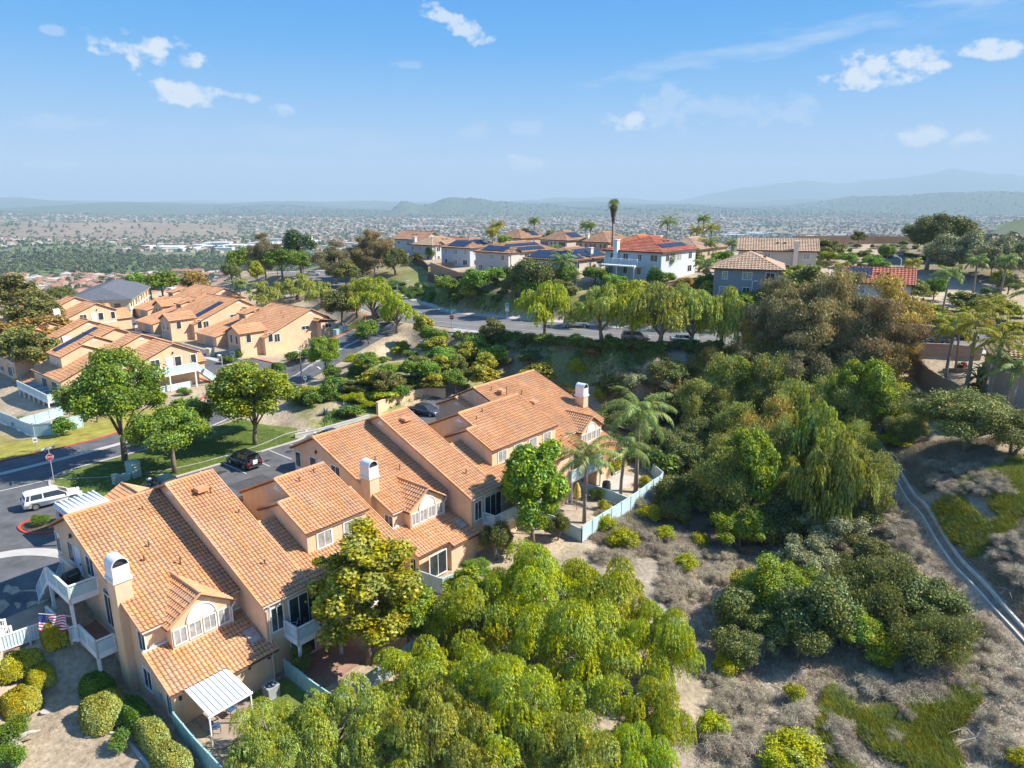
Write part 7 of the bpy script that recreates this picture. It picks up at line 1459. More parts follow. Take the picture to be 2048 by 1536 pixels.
for i in range(70):                                               # shrubs dotted over the planted hill
    px = r9.uniform(760, 1010); py = r9.uniform(548, 612)
    if i > 40: px, py = r9.uniform(1560, 1900), r9.uniform(490, 540)
    if i > 54: px, py = r9.uniform(1820, 2048), r9.uniform(570, 650)
    plant(r9.choice(('bushM', 'bushM', 'redb')) if i <= 54 else r9.choice(('lime', 'lime', 'bushM')), G(px, py), r9.uniform(1.6, 3.0), r9.uniform(.8, 1.6), 'low shrub dotted over the planted hillside', 'slope_shrub', 'shrub', 'shrubs on the planted hillside')
for (px, py, h, w, lb) in ((1890, 620, 4, 6.5, 'pale yellow-green tree with large leaves above the terrace wall'), (1850, 600, 3, 4, 'yellow-green shrub left of the large-leaved tree'), (1950, 600, 3, 6, 'yellow hedge-like shrub on the upper terrace'), (2010, 605, 3.2, 5, 'yellow shrub behind the two slim palms'), (2030, 640, 3, 5, 'yellow shrub left of the thick palm')): plant('lime', T(px, py, h), w, h, lb, 'shrub', 'shrub')
M['bougain'] = leafm('red_flower', (.42, .035, .05))
proto('red', 'bougain', 1.6, 1.3, 0, 14, .3, 2500, .12, .1, 67)
for (px, py, lb) in ((1940, 785, 'red-flowered shrub at the foot of the palms'), (1985, 790, 'red-flowered shrub beside the thick palm trunk'), (1922, 742, 'small red-flowered shrub by the planter wall'), (1412, 548, 'red-flowered climber at the white house corner'), (110, 1018, 'red-flowered shrub before the white estate car')):
    p = G(px, py) if py != 1018 else W(4.4, -26.2, 1.75); plant('red', p, 1.7, 1.3, lb, 'flowering_shrub', 'shrub')
plant('bush', W(2.6, -27.3, 1.75), 1.8, 1.0, 'dark low bush in the red-kerbed planter', 'shrub', 'shrub'); plant('bushY', W(5.6, -25.4, 1.75), 1.8, 1.6, 'yellow-red bush beside the side entrance cover', 'shrub', 'shrub')

# clipped hedges: leafy skin over a rounded body
def hedge(uv, w, l, h, label, m, seed, rz=0.0, n=14000, z=None, sq=3.0, ls=.075):
    r = np.random.default_rng(seed); p = W(*uv); g = float(H(p[0], p[1])) if z is None else z; root = empty('clipped_hedge', (p[0], p[1], g), math.pi/2-R(39.8)+rz, label, 'hedge')
    d = rvec(r, n); d[:, 2] = np.abs(d[:, 2]); ex = 2/sq; q = np.sign(d)*np.abs(d)**ex; q /= (np.abs(q)**sq).sum(1)[:, None]**(1/sq); bump = 1+.05*np.sin(q[:, 0]*5+seed)*np.cos(q[:, 1]*4+seed*2)+r.normal(size=n)*.022-.05*(r.random(n) < .3)
    P = q*bump[:, None]*np.array((w/2, l/2, h)); Nn = unit(q/np.array((w/2, l/2, h))+r.normal(size=(n, 3))*.55); D = unit(np.cross(Nn, rvec(r, n)))
    link('foliage', npmesh('foliage', leaf_quads(P, D, Nn, ls*1.5, ls, r), np.arange(4*n).reshape(-1, 4), M[m]), root)
    b = MB(); k, s_ = 20, 8; vs = []
    for i in range(s_+1):
        ph = i/s_*math.pi/2
        for j in range(k):
            t = 2*math.pi*j/k; c = np.array((math.cos(ph)*math.cos(t), math.cos(ph)*math.sin(t), math.sin(ph))); c = np.sign(c)*np.abs(c)**ex; c /= (np.abs(c)**sq).sum()**(1/sq); vs.append(c*.93*np.array((w/2, l/2, h))-np.array((0, 0, .05)))
    b.add(vs, [(i*k+j, i*k+(j+1) % k, (i+1)*k+(j+1) % k, (i+1)*k+j) for i in range(s_) for j in range(k)]); b.build('twig_core', mat('hedge_core', (.05, .06, .02), .95, nscale=4, namt=.3), root, True); return root
hedge((-2.7, -7.4), 1.5, 1.9, 1.75, 'yellow-topped clipped hedge nearest the lower deck post', 'hedgeyel', 1)
hedge((-4.9, -7.3), 2.6, 1.5, 1.35, 'flat yellow hedge along the walkway fence', 'hedgeyel', 2); hedge((-4.2, -6.3), 1.6, 1.5, 1.3, 'yellow hedge block between the flat and the round one', 'hedgeyel', 3)
hedge((-5.6, -5.7), 2.1, 1.9, 1.35, 'rounded bright yellow hedge at the left edge', 'hedgeyel', 4); hedge((-7.6, -7.0), 2.8, 1.9, 1.4, 'yellow hedge running out of the picture at the left', 'hedgeyel', 5)
hedge((-2.0, -3.2), 1.8, 2.4, 1.3, 'shaded green hedge under the lower deck corner', 'bushgreen', 6, ls=.08); hedge((-2.6, -.5), 2.6, 2.8, 1.5, 'big rounded pale hedge before the chimney foot', 'hedge', 7, n=20000)
hedge((-1.4, .9), 1.5, 3.2, 1.25, 'shaded hedge strip against the end wall', 'bushgreen', 8, n=16000); hedge((-1.5, 3.6), 1.5, 3.0, 1.3, 'pale hedge strip along the teal lattice fence, upper', 'hedge', 9, n=16000)
hedge((-1.7, 6.5), 1.7, 3.2, 1.3, 'pale hedge strip along the teal lattice fence, lower', 'hedge', 10, n=16000); hedge((18.9, .8), 1.5, 6.0, 1.3, 'long rounded hedge between the two rows', 'hedge', 12, n=22000)
plant('redb', W(-2.9, 2.6, -1.2), 1.5, 1.0, 'small rosemary bush inside the curved edging', 'shrub', 'shrub'); plant('bush', T(10, 1445, 1.6), 2.4, 1.8, 'dark green shrub in the lower left corner', 'shrub', 'shrub'); plant('bush', T(15, 1500, 1.2), 2.0, 1.3, 'leafy shrub with white flowers by the stump', 'shrub', 'shrub')
hedge((49.6, -63.4), 1.6, 3.0, 1.2, 'box hedge by the lane junction', 'bushgreen', 13, n=8000, ls=.14)

# palms
def frond_mesh(mb, base, az, el, L, r, droop=1.2, nl=34, ll=.75, lw=.05, mi=0, plume=1.0):
    """one arching feather frond"""
    pts = []; p = np.array(base, float); e = el; n = 12
    for i in range(n+1):
        pts.append(p.copy()); p = p+np.array((math.cos(az)*math.cos(e), math.sin(az)*math.cos(e), math.sin(e)))*L/n; e -= droop/n*(.4+1.5*i/n)
    mb.tube(pts, [.035*(1-i/(n+1))+.006 for i in range(n+1)], 4, mi, False); pts = np.array(pts); side = np.array((-math.sin(az), math.cos(az), 0)); V = []
    for i in range(nl):
        t = .14+.86*i/nl; k = min(int(t*n), n-1); f = t*n-k; c = pts[k]*(1-f)+pts[k+1]*f; fw = unit(pts[k+1]-pts[k]); l = ll*(math.sin(math.pi*min(1, t*.85+.12))**.6)*r.uniform(.8, 1.15)
        for s in (-1, 1):
            d = unit(side*s*1.0+fw*.65+np.array((0, 0, -.45*plume+r.normal()*.3))); tip = c+d*l+np.array((0, 0, -l*.35)); mid = c+d*l*.5; w = unit(np.cross(d, (0, 0, 1))+1e-6)*lw
            V += [c, mid+w, tip, mid-w]
    mb.addq(np.array(V), np.arange(len(V)).reshape(-1, 4), mi)
def feather_palm(pos, h, R_, label, leaf='palm', nf=18, rt=.17, lean=(0, 0), seed=0, bark='palmbark', name='queen_palm', droop=1.5, nl=34, ll=.8, lw=.045, shaft=True):
    r = np.random.default_rng(seed); root = empty(name, tuple(float(v) for v in pos), 0, label, 'palm'); t = MB(); top = np.array((lean[0], lean[1], h))
    t.tube([(0, 0, -.3), (lean[0]*.15, lean[1]*.15, h*.35), (lean[0]*.55, lean[1]*.55, h*.7), top], [rt*1.25, rt, rt*.9, rt*.8], 10); t.build('trunk', M[bark], root, True)
    if shaft: s = MB(); s.tube([top-(0, 0, .1), top+(0, 0, .7)], [rt*.9, rt*.45], 8); s.build('crownshaft', M['bushgreen'], root, True)
    for i in range(nf):
        f = MB(); frond_mesh(f, top+(0, 0, .5 if shaft else .05), i*2.4+r.uniform(-.2, .2), 1.25-1.5*(i/nf)+r.uniform(-.1, .1), R_*r.uniform(.85, 1.1), r, droop, nl, ll, lw); f.build('frond', M[leaf], root)
    return root
feather_palm(W(39.6, 6.6, -1.3), 6.4, 3.9, 'nearer feather palm standing in the garden by the long fence', nf=15, seed=1, lean=(.1, .2), nl=46, lw=.035)
feather_palm(W(47.2, 6.2, -1.3), 5.4, 3.8, 'shorter feather palm in front of the tallest garden palm', nf=14, seed=2, nl=46, lw=.035, lean=(.3, 0)); feather_palm(W(49.8, 6.6, -1.3), 8.6, 4.4, 'tallest garden palm with its crown over the fence corner', nf=20, seed=3, droop=1.7, nl=50, lw=.04, ll=.95, rt=.22)
for (px, py, base, R_, lf, rt, lb, sd_) in (
    (1883, 655, 797, 3.0, 'palmyel', .22, 'left grey-trunked palm inside the block wall', 4), (1928, 638, 805, 3.6, 'palmyel', .26, 'leaning palm in the middle of the walled garden', 5), (1975, 672, 822, 4.0, 'palmyel', .30, 'pale-trunked palm rising before the banana plants', 6),
    (1910, 640, 745, 2.6, 'palmyel', .16, 'slim palm behind the leaning one', 7), (1943, 520, 604, 2.6, 'palm', .20, 'left of two slim palms on the terrace', 8), (1996, 518, 612, 2.2, 'palm', .20, 'right of two slim palms on the terrace', 9), (1880, 545, 650, 3.0, 'palm', .18, 'drooping palm left of the terrace palms', 10),
    (1820, 525, 575, 2.2, 'palmyel', .18, 'short palm behind the red-tiled white house', 11), (1980, 608, 700, 3.2, 'palmyel', .2, 'bushy yellow palm behind the pale-trunked one', 12)):
    p = G(px, base); D_ = math.hypot(p[0], p[1]); d = ray(px, py); h = HC+D_*d[2]/math.hypot(d[0], d[1])-p[2]; feather_palm(p, max(2.5, h-R_*.25), R_, lb, lf, 15, rt, (r9.uniform(-.5, .5), .1), sd_, nl=26, lw=.07, ll=.85)
p = G(2012, 828); feather_palm(p, 5.6, 4.6, 'thick rough-trunked palm reaching out of the right edge', 'palm', 22, .55, (.2, 0), 20, 'palmbark', 'date_palm', 1.1, 40, .6, .06, False)
p = G(2046, 745); feather_palm(p, 11.5, 3.8, 'tall date palm cut by the right edge', 'palm', 24, .42, (-.3, 0), 21, 'palmbark', 'date_palm', .9, 36, .5, .06, False)
for (px, py, base, R_, lf, lb, sd_) in ((995, 448, 480, 3.0, 'palmyel', 'palm clump behind the fourth hilltop house', 30), (985, 462, 486, 2.6, 'palmyel', 'yellow palm low in front of that clump', 31), (1068, 440, 480, 2.6, 'palm', 'palm right of the small brown-roofed house', 32), (1170, 448, 475, 2.6, 'palm', 'left of two palms behind the shuttered houses', 33), (1180, 450, 477, 2.4, 'palm', 'right of two palms behind the shuttered houses', 34),
    (1332, 440, 475, 4.0, 'palm', 'wide dark feather palm on the hill skyline', 35), (1403, 436, 478, 2.6, 'palm', 'tallest palm of the yellow skyline cluster', 36), (1420, 452, 480, 3.2, 'palmyel', 'right palm of the yellow skyline cluster', 37), (1390, 458, 482, 3.0, 'palmyel', 'left palm of the yellow skyline cluster', 38), (1415, 482, 530, 3.6, 'palm', 'dark drooping palm in the beige house garden', 39),
    (1395, 480, 520, 2.6, 'palmyel', 'yellowish palm left of the dark drooping one', 40), (1125, 515, 575, 3.8, 'palm', 'garden palm below the panel-covered house', 41), (1412, 525, 560, 3.4, 'palm', 'low bushy palm left of the grey-blue house', 42), (1462, 485, 520, 2.6, 'palm', 'palm clump between beige and gable-roofed houses', 43), (484, 565, 622, 2.6, 'palm', 'dark palm behind the tan row', 44)):
    p = G(px, base) if base > 500 else np.array([*(ray(px, 510)[:2]/ray(px, 510)[1]*({995: 215, 985: 200, 1068: 250, 1170: 250, 1180: 240, 1332: 215, 1403: 225, 1420: 215, 1390: 215, 1462: 190}[px])), 12.0]); D_ = math.hypot(p[0], p[1]); d = ray(px, py); h = HC+D_*d[2]/math.hypot(d[0], d[1])-p[2]
    feather_palm(p, max(2.5, h-R_*.3), R_, lb, lf, 16, .18, (0, 0), sd_, nl=20, lw=.10, ll=.8)
def fan_palm(pos, h, R_, label, seed=0, skirt=True, rt=.22, nf=46, lean=0.0):
    r = np.random.default_rng(seed); root = empty('fan_palm', tuple(float(v) for v in pos), 0, label, 'palm'); t = MB(); t.tube([(0, 0, -.3), (lean*.4, 0, h*.5), (lean, 0, h)], [rt*1.5, rt, rt*.85], 10); t.build('trunk', M['palmbark'], root, True)
    def fans(els, m, nm):
        b = MB(); V = []
        for i, e in enumerate(els):
            az = i*2.4; d = np.array((math.cos(az)*math.cos(e), math.sin(az)*math.cos(e), math.sin(e))); base = np.array((lean, 0, h))+d*R_*.45; b.tube([(lean, 0, h), base], .025, 4); s = unit(np.cross(d, (0, 0, 1))); u2 = np.cross(s, d)
            for j in range(11):
                a = (j-5)/5*1.15; q = unit(d*math.cos(a)+s*math.sin(a)+np.array((0, 0, -.22))+u2*r.normal()*.1); l = R_*.55*r.uniform(.85, 1.1); w = unit(np.cross(q, u2))*.05*R_/1.6; V += [base, base+q*l*.5+w, base+q*l, base+q*l*.5-w]
        b.addq(np.array(V), np.arange(len(V)).reshape(-1, 4)); b.build(nm, M[m], root)
    fans([1.4-1.9*i/nf for i in range(nf)], 'palm', 'fronds')
    if skirt:
        b = MB(); V = []
        for i in range(380):
            az = r.uniform(0, 6.28); z = h-r.random()**1.3*h*.20; k = 1-(h-z)/(h*.22); rr = R_*.42*k+.2; p0 = np.array((lean+math.cos(az)*rr*.5, math.sin(az)*rr*.5, z+.3)); p1 = np.array((lean+math.cos(az)*rr, math.sin(az)*rr, z-.7)); w = np.array((-math.sin(az), math.cos(az), 0))*.10; V += [p0, (p0+p1)/2+w, p1, (p0+p1)/2-w]
        b.addq(np.array(V), np.arange(len(V)).reshape(-1, 4)); b.build('skirt', M['palmdead'], root)
    return root
p = np.array([*(ray(1224, 510)[:2]/ray(1224, 510)[1]*158), 12.3]); fan_palm(p, 16.6, 1.75, 'very tall fan palm with brown skirt standing over the hill houses', 50, rt=.26)
p = G(1853, 540); fan_palm(p, 4.6, 2.3, 'stout fan palm on the dry slope below the crest wall', 51, rt=.4); p = G(1338, 560); fan_palm(p, 4.2, 1.6, 'small fan palm at the corner of the white house', 52, False)
p = G(1150, 590); fan_palm(p, 3.5, 1.5, 'small fan palm in the garden below the panels', 53, False)
def banana(pos, h, label, seed):
    r = np.random.default_rng(seed); root = empty('banana_plant', tuple(float(v) for v in pos), 0, label, 'plant'); b = MB(); b.tube([(0, 0, -.2), (0, 0, h*.45)], [.22, .14], 8); b.build('stem', M['bushgreen'], root)
    for i in range(12):
        az = i*2.4; e = 1.3-.09*i; L = h*.6*r.uniform(.8, 1.1); n = 7; pts = []; p = np.array((0, 0, h*.4)); ee = e
        for j in range(n+1): pts.append(p.copy()); p = p+np.array((math.cos(az)*math.cos(ee), math.sin(az)*math.cos(ee), math.sin(ee)))*L/n; ee -= .22
        s = np.array((-math.sin(az), math.cos(az), 0)); vs = []; 
        for j, q in enumerate(pts): w = .32*math.sin(math.pi*(j+.3)/(n+.6)); vs += [q-s*w+(0, 0, -.05), q, q+s*w+(0, 0, -.05)]
        lf = MB(); lf.add(vs, [f for j in range(n) for f in ((j*3, j*3+1, j*3+4, j*3+3), (j*3+1, j*3+2, j*3+5, j*3+4))]); lf.build('leaf', M['bushgreen'], root, True)
for (px, py, h, lb, s) in ((1950, 790, 5.2, 'big-leaved banana plant left of the pale-trunked palm', 1), (1995, 790, 5.0, 'big-leaved banana plant right of the pale-trunked palm', 2), (1962, 770, 4.2, 'banana plant behind the other two', 3), (1870, 770, 2.4, 'young banana plant by the block wall', 4)): banana(G(px, py), h, lb, s)
def agave(pos, R_, label, seed):
    r = np.random.default_rng(seed); b = MB()
    for i in range(26):
        az = i*2.4; e = 1.3-1.15*i/26; d = np.array((math.cos(az)*math.cos(e), math.sin(az)*math.cos(e), math.sin(e))); s = np.array((-math.sin(az), math.cos(az), 0)); L = R_*r.uniform(.8, 1.1); w = .09*R_
        b.add([s*w*.6, -s*w*.6, d*L*.45-s*w, d*L*.45+s*w, d*L+(0, 0, -.08), d*L*.4-(0, 0, .06)], [(0, 1, 2, 3), (3, 2, 4), (1, 0, 5)])
    o = b.build('agave', M['agave'], loc=tuple(float(v) for v in pos)); return tag(o, label, 'plant')
for (px, py, R_, lb) in ((603, 790, 1.7, 'largest blue agave below the lamp post'), (618, 805, 1.5, 'blue agave right of the largest one'), (608, 812, 1.3, 'blue agave below the largest one'), (650, 830, 1.2, 'blue agave by the clipped mound'), (690, 815, .9, 'small blue agave on the pale bank'), (628, 795, 1.3, 'blue agave under the boxy shrub')): agave(G(px, py), R_, lb, int(px))

# dead branches, dry brush and creeping juniper
for (px, py, s, lb) in ((1350, 1090, 1.4, 'bleached dead branch by the lime shrubs'), (1540, 1110, 2.4, 'long bleached branches under the grey-leaved bush'), (1480, 1160, 1.6, 'bleached twigs on the dry canyon floor'), (1950, 1480, 1.8, 'bleached branch near the bottom right'), (1590, 1360, 1.2, 'bleached twigs at the foot of the dark oaks'), (2020, 1190, 1.6, 'grey dead branch right of the drain')):
    r = np.random.default_rng(px); b = MB(); 
    for i in range(15): a = r.uniform(-.6, .9)+(3.14 if i % 5 == 0 else 0); L = s*r.uniform(.5, 1); p0 = np.array((0, 0, .1)); b.tube([p0, (math.cos(a)*L*.5, math.sin(a)*L*.5, .35*r.random()+.25), (math.cos(a+r.normal()*.3)*L, math.sin(a+r.normal()*.3)*L, r.random()*.5)], [.035, .022, .006], 5)
    tag(b.build('dead_branch', mat('bleached_wood', (.48, .44, .41), .9), loc=tuple(G(px, py))), lb, 'branch')
def scatter(polys, n, seed):
    r = np.random.default_rng(seed); out = []
    for poly in polys:
        P = np.array(poly)[:, :2]; lo, hi = P.min(0), P.max(0); k = int(n/len(polys)*1.0); q = r.uniform(lo, hi, (k*3, 2)); q = q[inpoly(q[:, 0], q[:, 1], P)][:k]; out.append(q)
    return np.vstack(out)
def brush(name, polys, n, m, hgt, wd, blades, seed, lean=.5, dirb=None, clump=0, **kw):
    r = np.random.default_rng(seed); q = scatter(polys, n, seed)
    if clump: nn = vnoise(q[:, 0], q[:, 1], clump, seed); q = q[nn > (.30 if name == 'creeping_juniper' else .42)]
    q = q[~near_drain(q[:, 0], q[:, 1], .85)]; q = np.repeat(q, blades, 0)+r.normal(size=(len(q)*blades, 2))*.14; z = H(q[:, 0], q[:, 1]); P = np.column_stack([q, z]); k = len(P)
    D = unit(np.column_stack([r.normal(size=k)*lean, r.normal(size=k)*lean, np.ones(k)])+(np.array(dirb) if dirb is not None else 0)); S = unit(np.cross(D, rvec(r, k))); L = (hgt*r.uniform(.5, 1.3, k))[:, None]
    v = np.stack([P-S*wd, P+S*wd, P+D*L*.6+S*wd*.8, P+D*L], 1).reshape(-1, 3); tag(link(name, npmesh(name, v, np.arange(4*k).reshape(-1, 4), M[m])), kind='stuff', **kw)
dryzones = [pxg((1310, 1060), (1420, 1040), (1500, 1120), (1680, 1040), (1740, 890), (1900, 1110), (2060, 1300), (2100, 1600), (1380, 1600), (1430, 1400), (1360, 1200)), pxg((1900, 1130), (1990, 1050), (2100, 1000), (2150, 1400)), pxg((1780, 930), (1800, 900), (2000, 880), (1960, 940), (1850, 990))]
dryzones.append(pxg((1170, 1075), (1330, 985), (1420, 1040), (1340, 1110), (1250, 1120)))
brush('dry_brush', dryzones, 42000, 'twig', .45, .018, 7, 71, 1.0, label='pale dry brush covering the canyon slope', cat='brush')
brush('dry_grass', [uvl((-12, -5.5), (-2, -5), (-2.8, 2), (-3, 9), (-12, 8))], 2500, 'twig', .12, .01, 4, 72, 1.3, clump=1.5, label='thin dry litter on the bare soil by the hedges', cat='litter')
jun = [pxg((1840, 1040), (1900, 1000), (1990, 940), (2100, 900), (2100, 1010), (2030, 1060), (1970, 1120), (1925, 1115), (1870, 1060)), pxg((1670, 1380), (1800, 1370), (1900, 1320), (1960, 1400), (1900, 1480), (1930, 1560), (1700, 1560), (1640, 1470))]
brush('creeping_juniper', jun, 34000, 'juniper', .75, .028, 7, 73, .8, (-.9, .3, -.1), clump=2.2, label='dense mats of creeping juniper beside the drain', cat='ground cover')
brush('lawn_grass', [uvl((7.6, -31.6), (8.8, -29.7), (31, -29.8), (31, -43), (18, -40.4), (7.6, -39))], 16000, 'bushgreen', .12, .02, 4, 74, .6, label='short green grass under the lawn trees', cat='grass')
brush('canyon_undergrowth', [pxg((1180, 770), (1250, 745), (1500, 730), (1760, 760), (1740, 880), (1640, 1000), (1500, 1080), (1400, 1050), (1350, 960), (1330, 860))], 16000, 'oak', .7, .06, 6, 77, .9, clump=2.5, label='dark leafy undergrowth on the canyon floor', cat='undergrowth')
brush('bank_cover', [pxg((1000, 676), (1370, 702), (1420, 725), (1300, 745), (1000, 700)), pxg((700, 742), (880, 690), (940, 730), (860, 790), (640, 860)), pxg((780, 560), (900, 570), (1000, 600), (1000, 630), (830, 606), (760, 590))], 14000, 'bushgreen', .4, .05, 5, 75, .8, clump=4, label='patchy green ground cover on the banks', cat='ground cover')

# ------------------------------------------------------------------ the valley town and its trees
def town():
    r = np.random.default_rng(91); cr_ = []
    roofs = [(.31, .155, .10), (.27, .165, .12), (.38, .23, .15), (.25, .23, .21), (.42, .38, .34), (.36, .195, .13)]; mats_ = []
    walls = (.46, .42, .37)
    rm = [mat('town_roof_%s' % 'abcdef'[i], c, .9) for i, c in enumerate(roofs)]; wm = mat('town_render', walls, .9, objvar=.15); wd = mat('town_white', (.75, .74, .72), .8)
    def hmesh(k, w, d, h, rise, rmat):
        b = MB(); b.box((-w/2, -d/2, -3), (w/2, d/2, h), 0); e = .6; hp = d*.3
        b.add([(-w/2-e, -d/2-e, h), (w/2+e, -d/2-e, h), (w/2+e, d/2+e, h), (-w/2-e, d/2+e, h), (-w/2+hp, 0, h+rise), (w/2-hp, 0, h+rise)], [(0,1,5,4), (2,3,4,5), (1,2,5), (3,0,4)], 1)
        for i in range(3): x = -w/2+w*(i+.5)/3; b.box((x-.7, -d/2-.05, h-2), (x+.7, -d/2, h-.8), 2)
        return b
    protos = [hmesh(i, *s) for i, s in enumerate(((16, 11, 5.4, 2.4, 0), (20, 12, 5.2, 2.6, 1), (14, 12, 5.6, 2.2, 2), (18, 10, 3.2, 2.2, 3), (24, 13, 6, 2.5, 4), (13, 10, 5.5, 2.3, 5)))]
    meshes = [p.mesh('house', [wm, rm[i], M['glass']]) for i, p in enumerate(protos)]
    X = []
    def zone(pxa, pxb, da, db, n, mx):
        for _ in range(n):
            px = r.uniform(pxa, pxb); d = math.sqrt(r.uniform(da*da, db*db)); rr = ray(px, 450); x, y = d*rr[0]/rr[1], d
            X.append((x, y, mx))
    zone(-100, 560, 800, 1230, 420, 0); zone(-100, 300, 620, 820, 60, 0); zone(-100, 1100, 1850, 3300, 1500, 1); zone(650, 2150, 1500, 3400, 1700, 1); zone(-50, 2100, 3300, 6200, 3600, 2); zone(1480, 2100, 420, 900, 46, 0); zone(1560, 2100, 900, 1300, 90, 0); zone(700, 1480, 700, 1500, 90, 0)
    X = [p for p in X if vnoise(np.array([p[0]]), np.array([p[1]]), 260, 3)[0] > (.0 if p[2] == 0 else .30)]
    X = [p for p in X if not (math.degrees(math.atan2(p[0], p[1])) < -20 and 3200 < math.hypot(p[0], p[1]) < 5600)]
    X.sort(key=lambda p: math.hypot(p[0], p[1])); grid = set(); Y_ = []
    for p in X:
        k = (int(p[0]/17), int(p[1]/17))
        if k in grid: continue
        grid.add(k); Y_.append(p)
    near = Y_[:285]; rest = Y_[285:]
    for i, (x, y, mx) in enumerate(near):
        px = 1024+x/y*1447; ori = .25*round(vnoise(np.array([x]), np.array([y]), 120, 8)[0]*8)+r.normal()*.05
        o = link('valley_house', meshes[int(r.choice(6, p=[.3, .22, .25, .05, .03, .15]))], None, (x, y, float(H(x, y))), ori, r.uniform(.8, 1.1)); right = px > 1100
        tag(o, 'small hill house among trees on the right, beyond the crest wall' if right else 'tile-roofed house in the dense valley estate on the left', 'house', 'houses on the far right hill' if right else 'houses in the valley estate')
    b_v, b_f, b_m = [], [], []; n0 = 0; base = [np.vstack(p.v) for p in protos]; cols = [MB() for _ in range(7)]
    tot = {}
    for (x, y, mx) in rest:
        i = int(r.choice(6, p=[.22, .2, .2, .14, .14, .1])); s = r.uniform(.8, 1.15)*(1.0 if mx < 2 else 1.25); a = r.uniform(0, 3.14); c, sn = math.cos(a)*s, math.sin(a)*s; v = base[i]; w = np.column_stack([v[:, 0]*c-v[:, 1]*sn+x, v[:, 0]*sn+v[:, 1]*c+y, v[:, 2]*s+float(H(x, y))])
        cols[i].v.append(w); cols[i].f += [[q+cols[i].n for q in f] for f in protos[i].f]; cols[i].m += protos[i].m; cols[i].n += len(w)
    # big pale sheds of the business park
    shed = cols[6]
    for (px, d, n) in ((450, 2150, 9), (520, 2250, 12), (360, 2100, 6), (590, 2350, 8), (1100, 2500, 8), (1500, 3000, 9), (1650, 2900, 6), (850, 3600, 8), (830, 5200, 4), (930, 5300, 4), (1450, 4500, 5)):
        for _ in range(n): rr = ray(px+r.normal()*38, 450); dd = d+r.normal()*90; x, y = dd*rr[0]/rr[1], dd; w, q = r.uniform(30, 80), r.uniform(20, 40); z = float(H(x, y)); shed.box((x-w/2, y-q/2, z-4), (x+w/2, y+q/2, z+r.uniform(7, 11)), 0)
    ALL = MB(); ms = []; off = 0
    for i in range(6):
        c = cols[i]; ALL.v += c.v; ALL.f += [[q+off for q in f] for f in c.f]; ALL.m += [(0 if m_ == 0 else (1+i if m_ == 1 else 7)) for m_ in c.m]; off += c.n
    ALL.v += shed.v; ALL.f += [[q+off for q in f] for f in shed.f]; ALL.m += [8]*len(shed.f)
    tag(ALL.build('far_houses', [wm]+rm+[M['glass'], wd]), 'countless small houses and sheds spread over the hazy valley', 'town', None, 'stuff')
    # three pink apartment houses at the edge of the wood
    for (px, lb) in ((350, 'left of three pink-roofed apartment houses at the wood edge'), (368, 'middle of three pink-roofed apartment houses at the wood edge'), (392, 'right one of three pink-roofed apartment houses at the wood edge')):
        rr = ray(px, 515); d = 1180; x, y = d*rr[0]/rr[1], d; g = empty('apartment_house', (x, y, float(H(x, y))), .2, lb, 'building'); b = MB(); b.box((-9, -7, -3), (9, 7, 10)); b.build('wall', wallc((.62, .52, .50)), g); b = MB(); b.add([(-10, -8, 10), (10, -8, 10), (10, 8, 10), (-10, 8, 10), (-4, 0, 13.5), (4, 0, 13.5)], [(0,1,5,4), (2,3,4,5), (1,2,5), (3,0,4), (3,2,1,0)]); b.build('roof', rm[0], g)
        for i in range(3):
            for j in range(3): b = MB(); b.box((-7+i*6, -7.06, 1+j*3), (-5+i*6, -7, 2.7+j*3)); b.build('window', M['glass'], g)
    # trees
    def blob(seed, n=150, w=9, h=8):
        q = np.random.default_rng(seed); cl = ellipsoid_clumps(q, 12, w, h*.9, h*.1, 1.8, .5); return crown('crown', M['farleaf'], cl, n, 2.4, 1.8, seed, 'round', .85)
    bl = [blob(i) for i in range(5)]; T_ = []
    def tz(pxa, pxb, da, db, n, hh):
        for _ in range(n): px = r.uniform(pxa, pxb); d = math.sqrt(r.uniform(da*da, db*db)); rr = ray(px, 450); T_.append((d*rr[0]/rr[1], d, hh))
    tz(-100, 620, 420, 800, 260, 8); tz(-100, 620, 800, 1250, 420, 8); tz(-150, 900, 1250, 1700, 2000, 10); tz(600, 1500, 420, 1500, 420, 9); tz(1450, 2150, 330, 1300, 420, 8); tz(-100, 2150, 1700, 3400, 5500, 9); tz(-100, 2150, 3400, 6500, 9000, 9); tz(430, 2150, 6500, 9500, 4500, 10)
    T_ = [p for p in T_ if not (math.degrees(math.atan2(p[0], p[1])) < -21 and 3300 < math.hypot(p[0], p[1]) < 5400 and r.random() < .7) and not (math.degrees(math.atan2(p[0], p[1])) < -33 and 1050 < math.hypot(p[0], p[1]) < 1400)]
    T_.sort(key=lambda p: math.hypot(p[0], p[1])); 
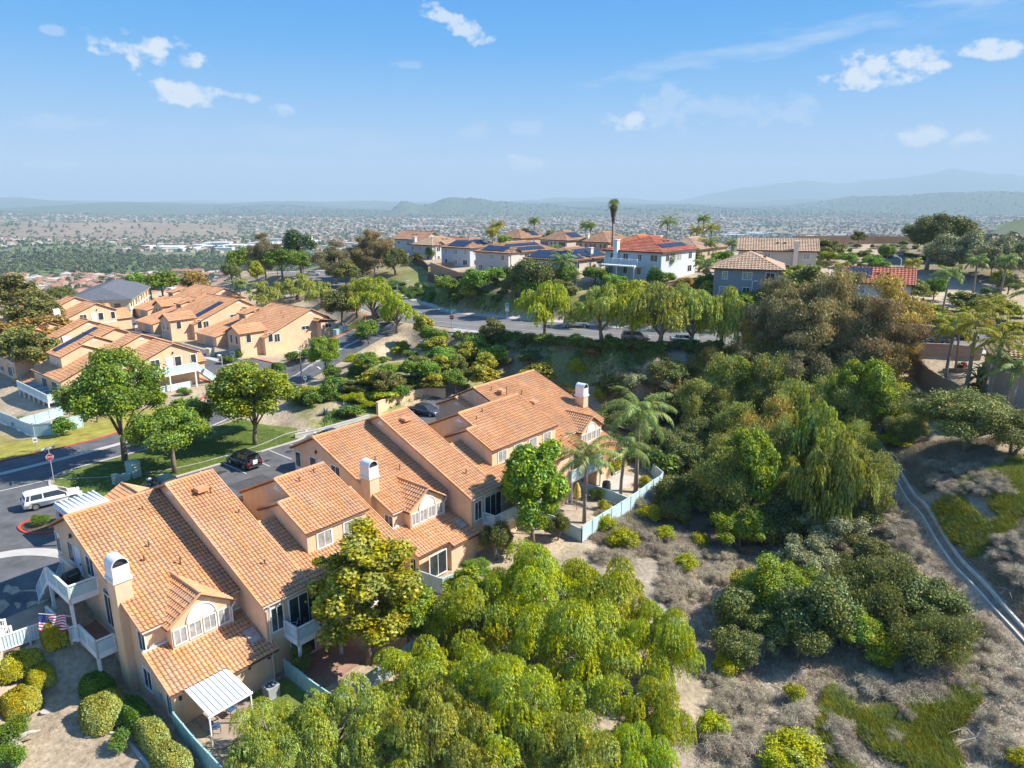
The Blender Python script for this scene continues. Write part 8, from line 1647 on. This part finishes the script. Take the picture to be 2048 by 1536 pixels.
    for (x, y, hh) in T_[:280]:
        right = x > 0; s = hh/8*r.uniform(.7, 1.25); tag(link('valley_tree', bl[int(r.integers(5))], None, (x, y, float(H(x, y))), r.uniform(0, 6), (s, s, s*r.uniform(.9, 1.4))), 'dark tree among the houses of the far right hill' if right else 'dark tree standing in the valley before the left estate', 'tree', 'trees on the far right hill' if right else 'trees in the valley on the left')
    vs = [np.array([v.co for v in m.vertices]) for m in bl]; small = []
    for i in range(4):
        q = np.random.default_rng(200+i); d = rvec(q, 26); d[:, 2] = np.abs(d[:, 2]); P = d*np.array((4.2, 4.2, 7))*q.uniform(.7, 1.1, (26, 1)); Nn = unit(d+q.normal(size=(26, 3))*.4); D = unit(np.cross(Nn, rvec(q, 26))); small.append(leaf_quads(P, D, Nn, 6.5, 5.0, q))
    out = []
    for (x, y, hh) in T_[280:]:
        far = math.hypot(x, y) > 1900; v = small[int(r.integers(4))] if far else vs[int(r.integers(5))]; s = hh/8*r.uniform(.65, 1.3); a = r.uniform(0, 6.28); c, sn = math.cos(a)*s, math.sin(a)*s; out.append(np.column_stack([v[:, 0]*c-v[:, 1]*sn+x, v[:, 0]*sn+v[:, 1]*c+y, v[:, 2]*s+float(H(x, y))-.5]))
    V = np.vstack(out); tag(link('far_wood', npmesh('far_wood', V, np.arange(len(V)).reshape(-1, 4), M['farleaf'])), 'dense belts of trees across the hazy valley', 'wood', None, 'stuff')
town()

# ------------------------------------------------------------------ air
HAZE = 0.0001
hb = MB(); hb.add([(-27500, -700, -320), (27500, -700, -320), (27500, 27500, -320), (-27500, 27500, -320), (-27500, -700, 760), (27500, -700, 760), (27500, 27500, 760), (-27500, 27500, 760)],
    [(0,3,2,1), (4,5,6,7), (0,1,5,4), (1,2,6,5), (2,3,7,6), (3,0,4,7)])
hm = bpy.data.materials.new('haze'); hm.use_nodes = True; N = hm.node_tree.nodes; N.clear(); o_ = N.new('ShaderNodeOutputMaterial'); v_ = N.new('ShaderNodeVolumePrincipled'); v_.inputs['Color'].default_value = (.62, .83, 1.0, 1); v_.inputs['Density'].default_value = HAZE; v_.inputs['Anisotropy'].default_value = .0
hm.node_tree.links.new(v_.outputs[0], o_.inputs['Volume']); tag(hb.build('haze', hm), kind='stuff')
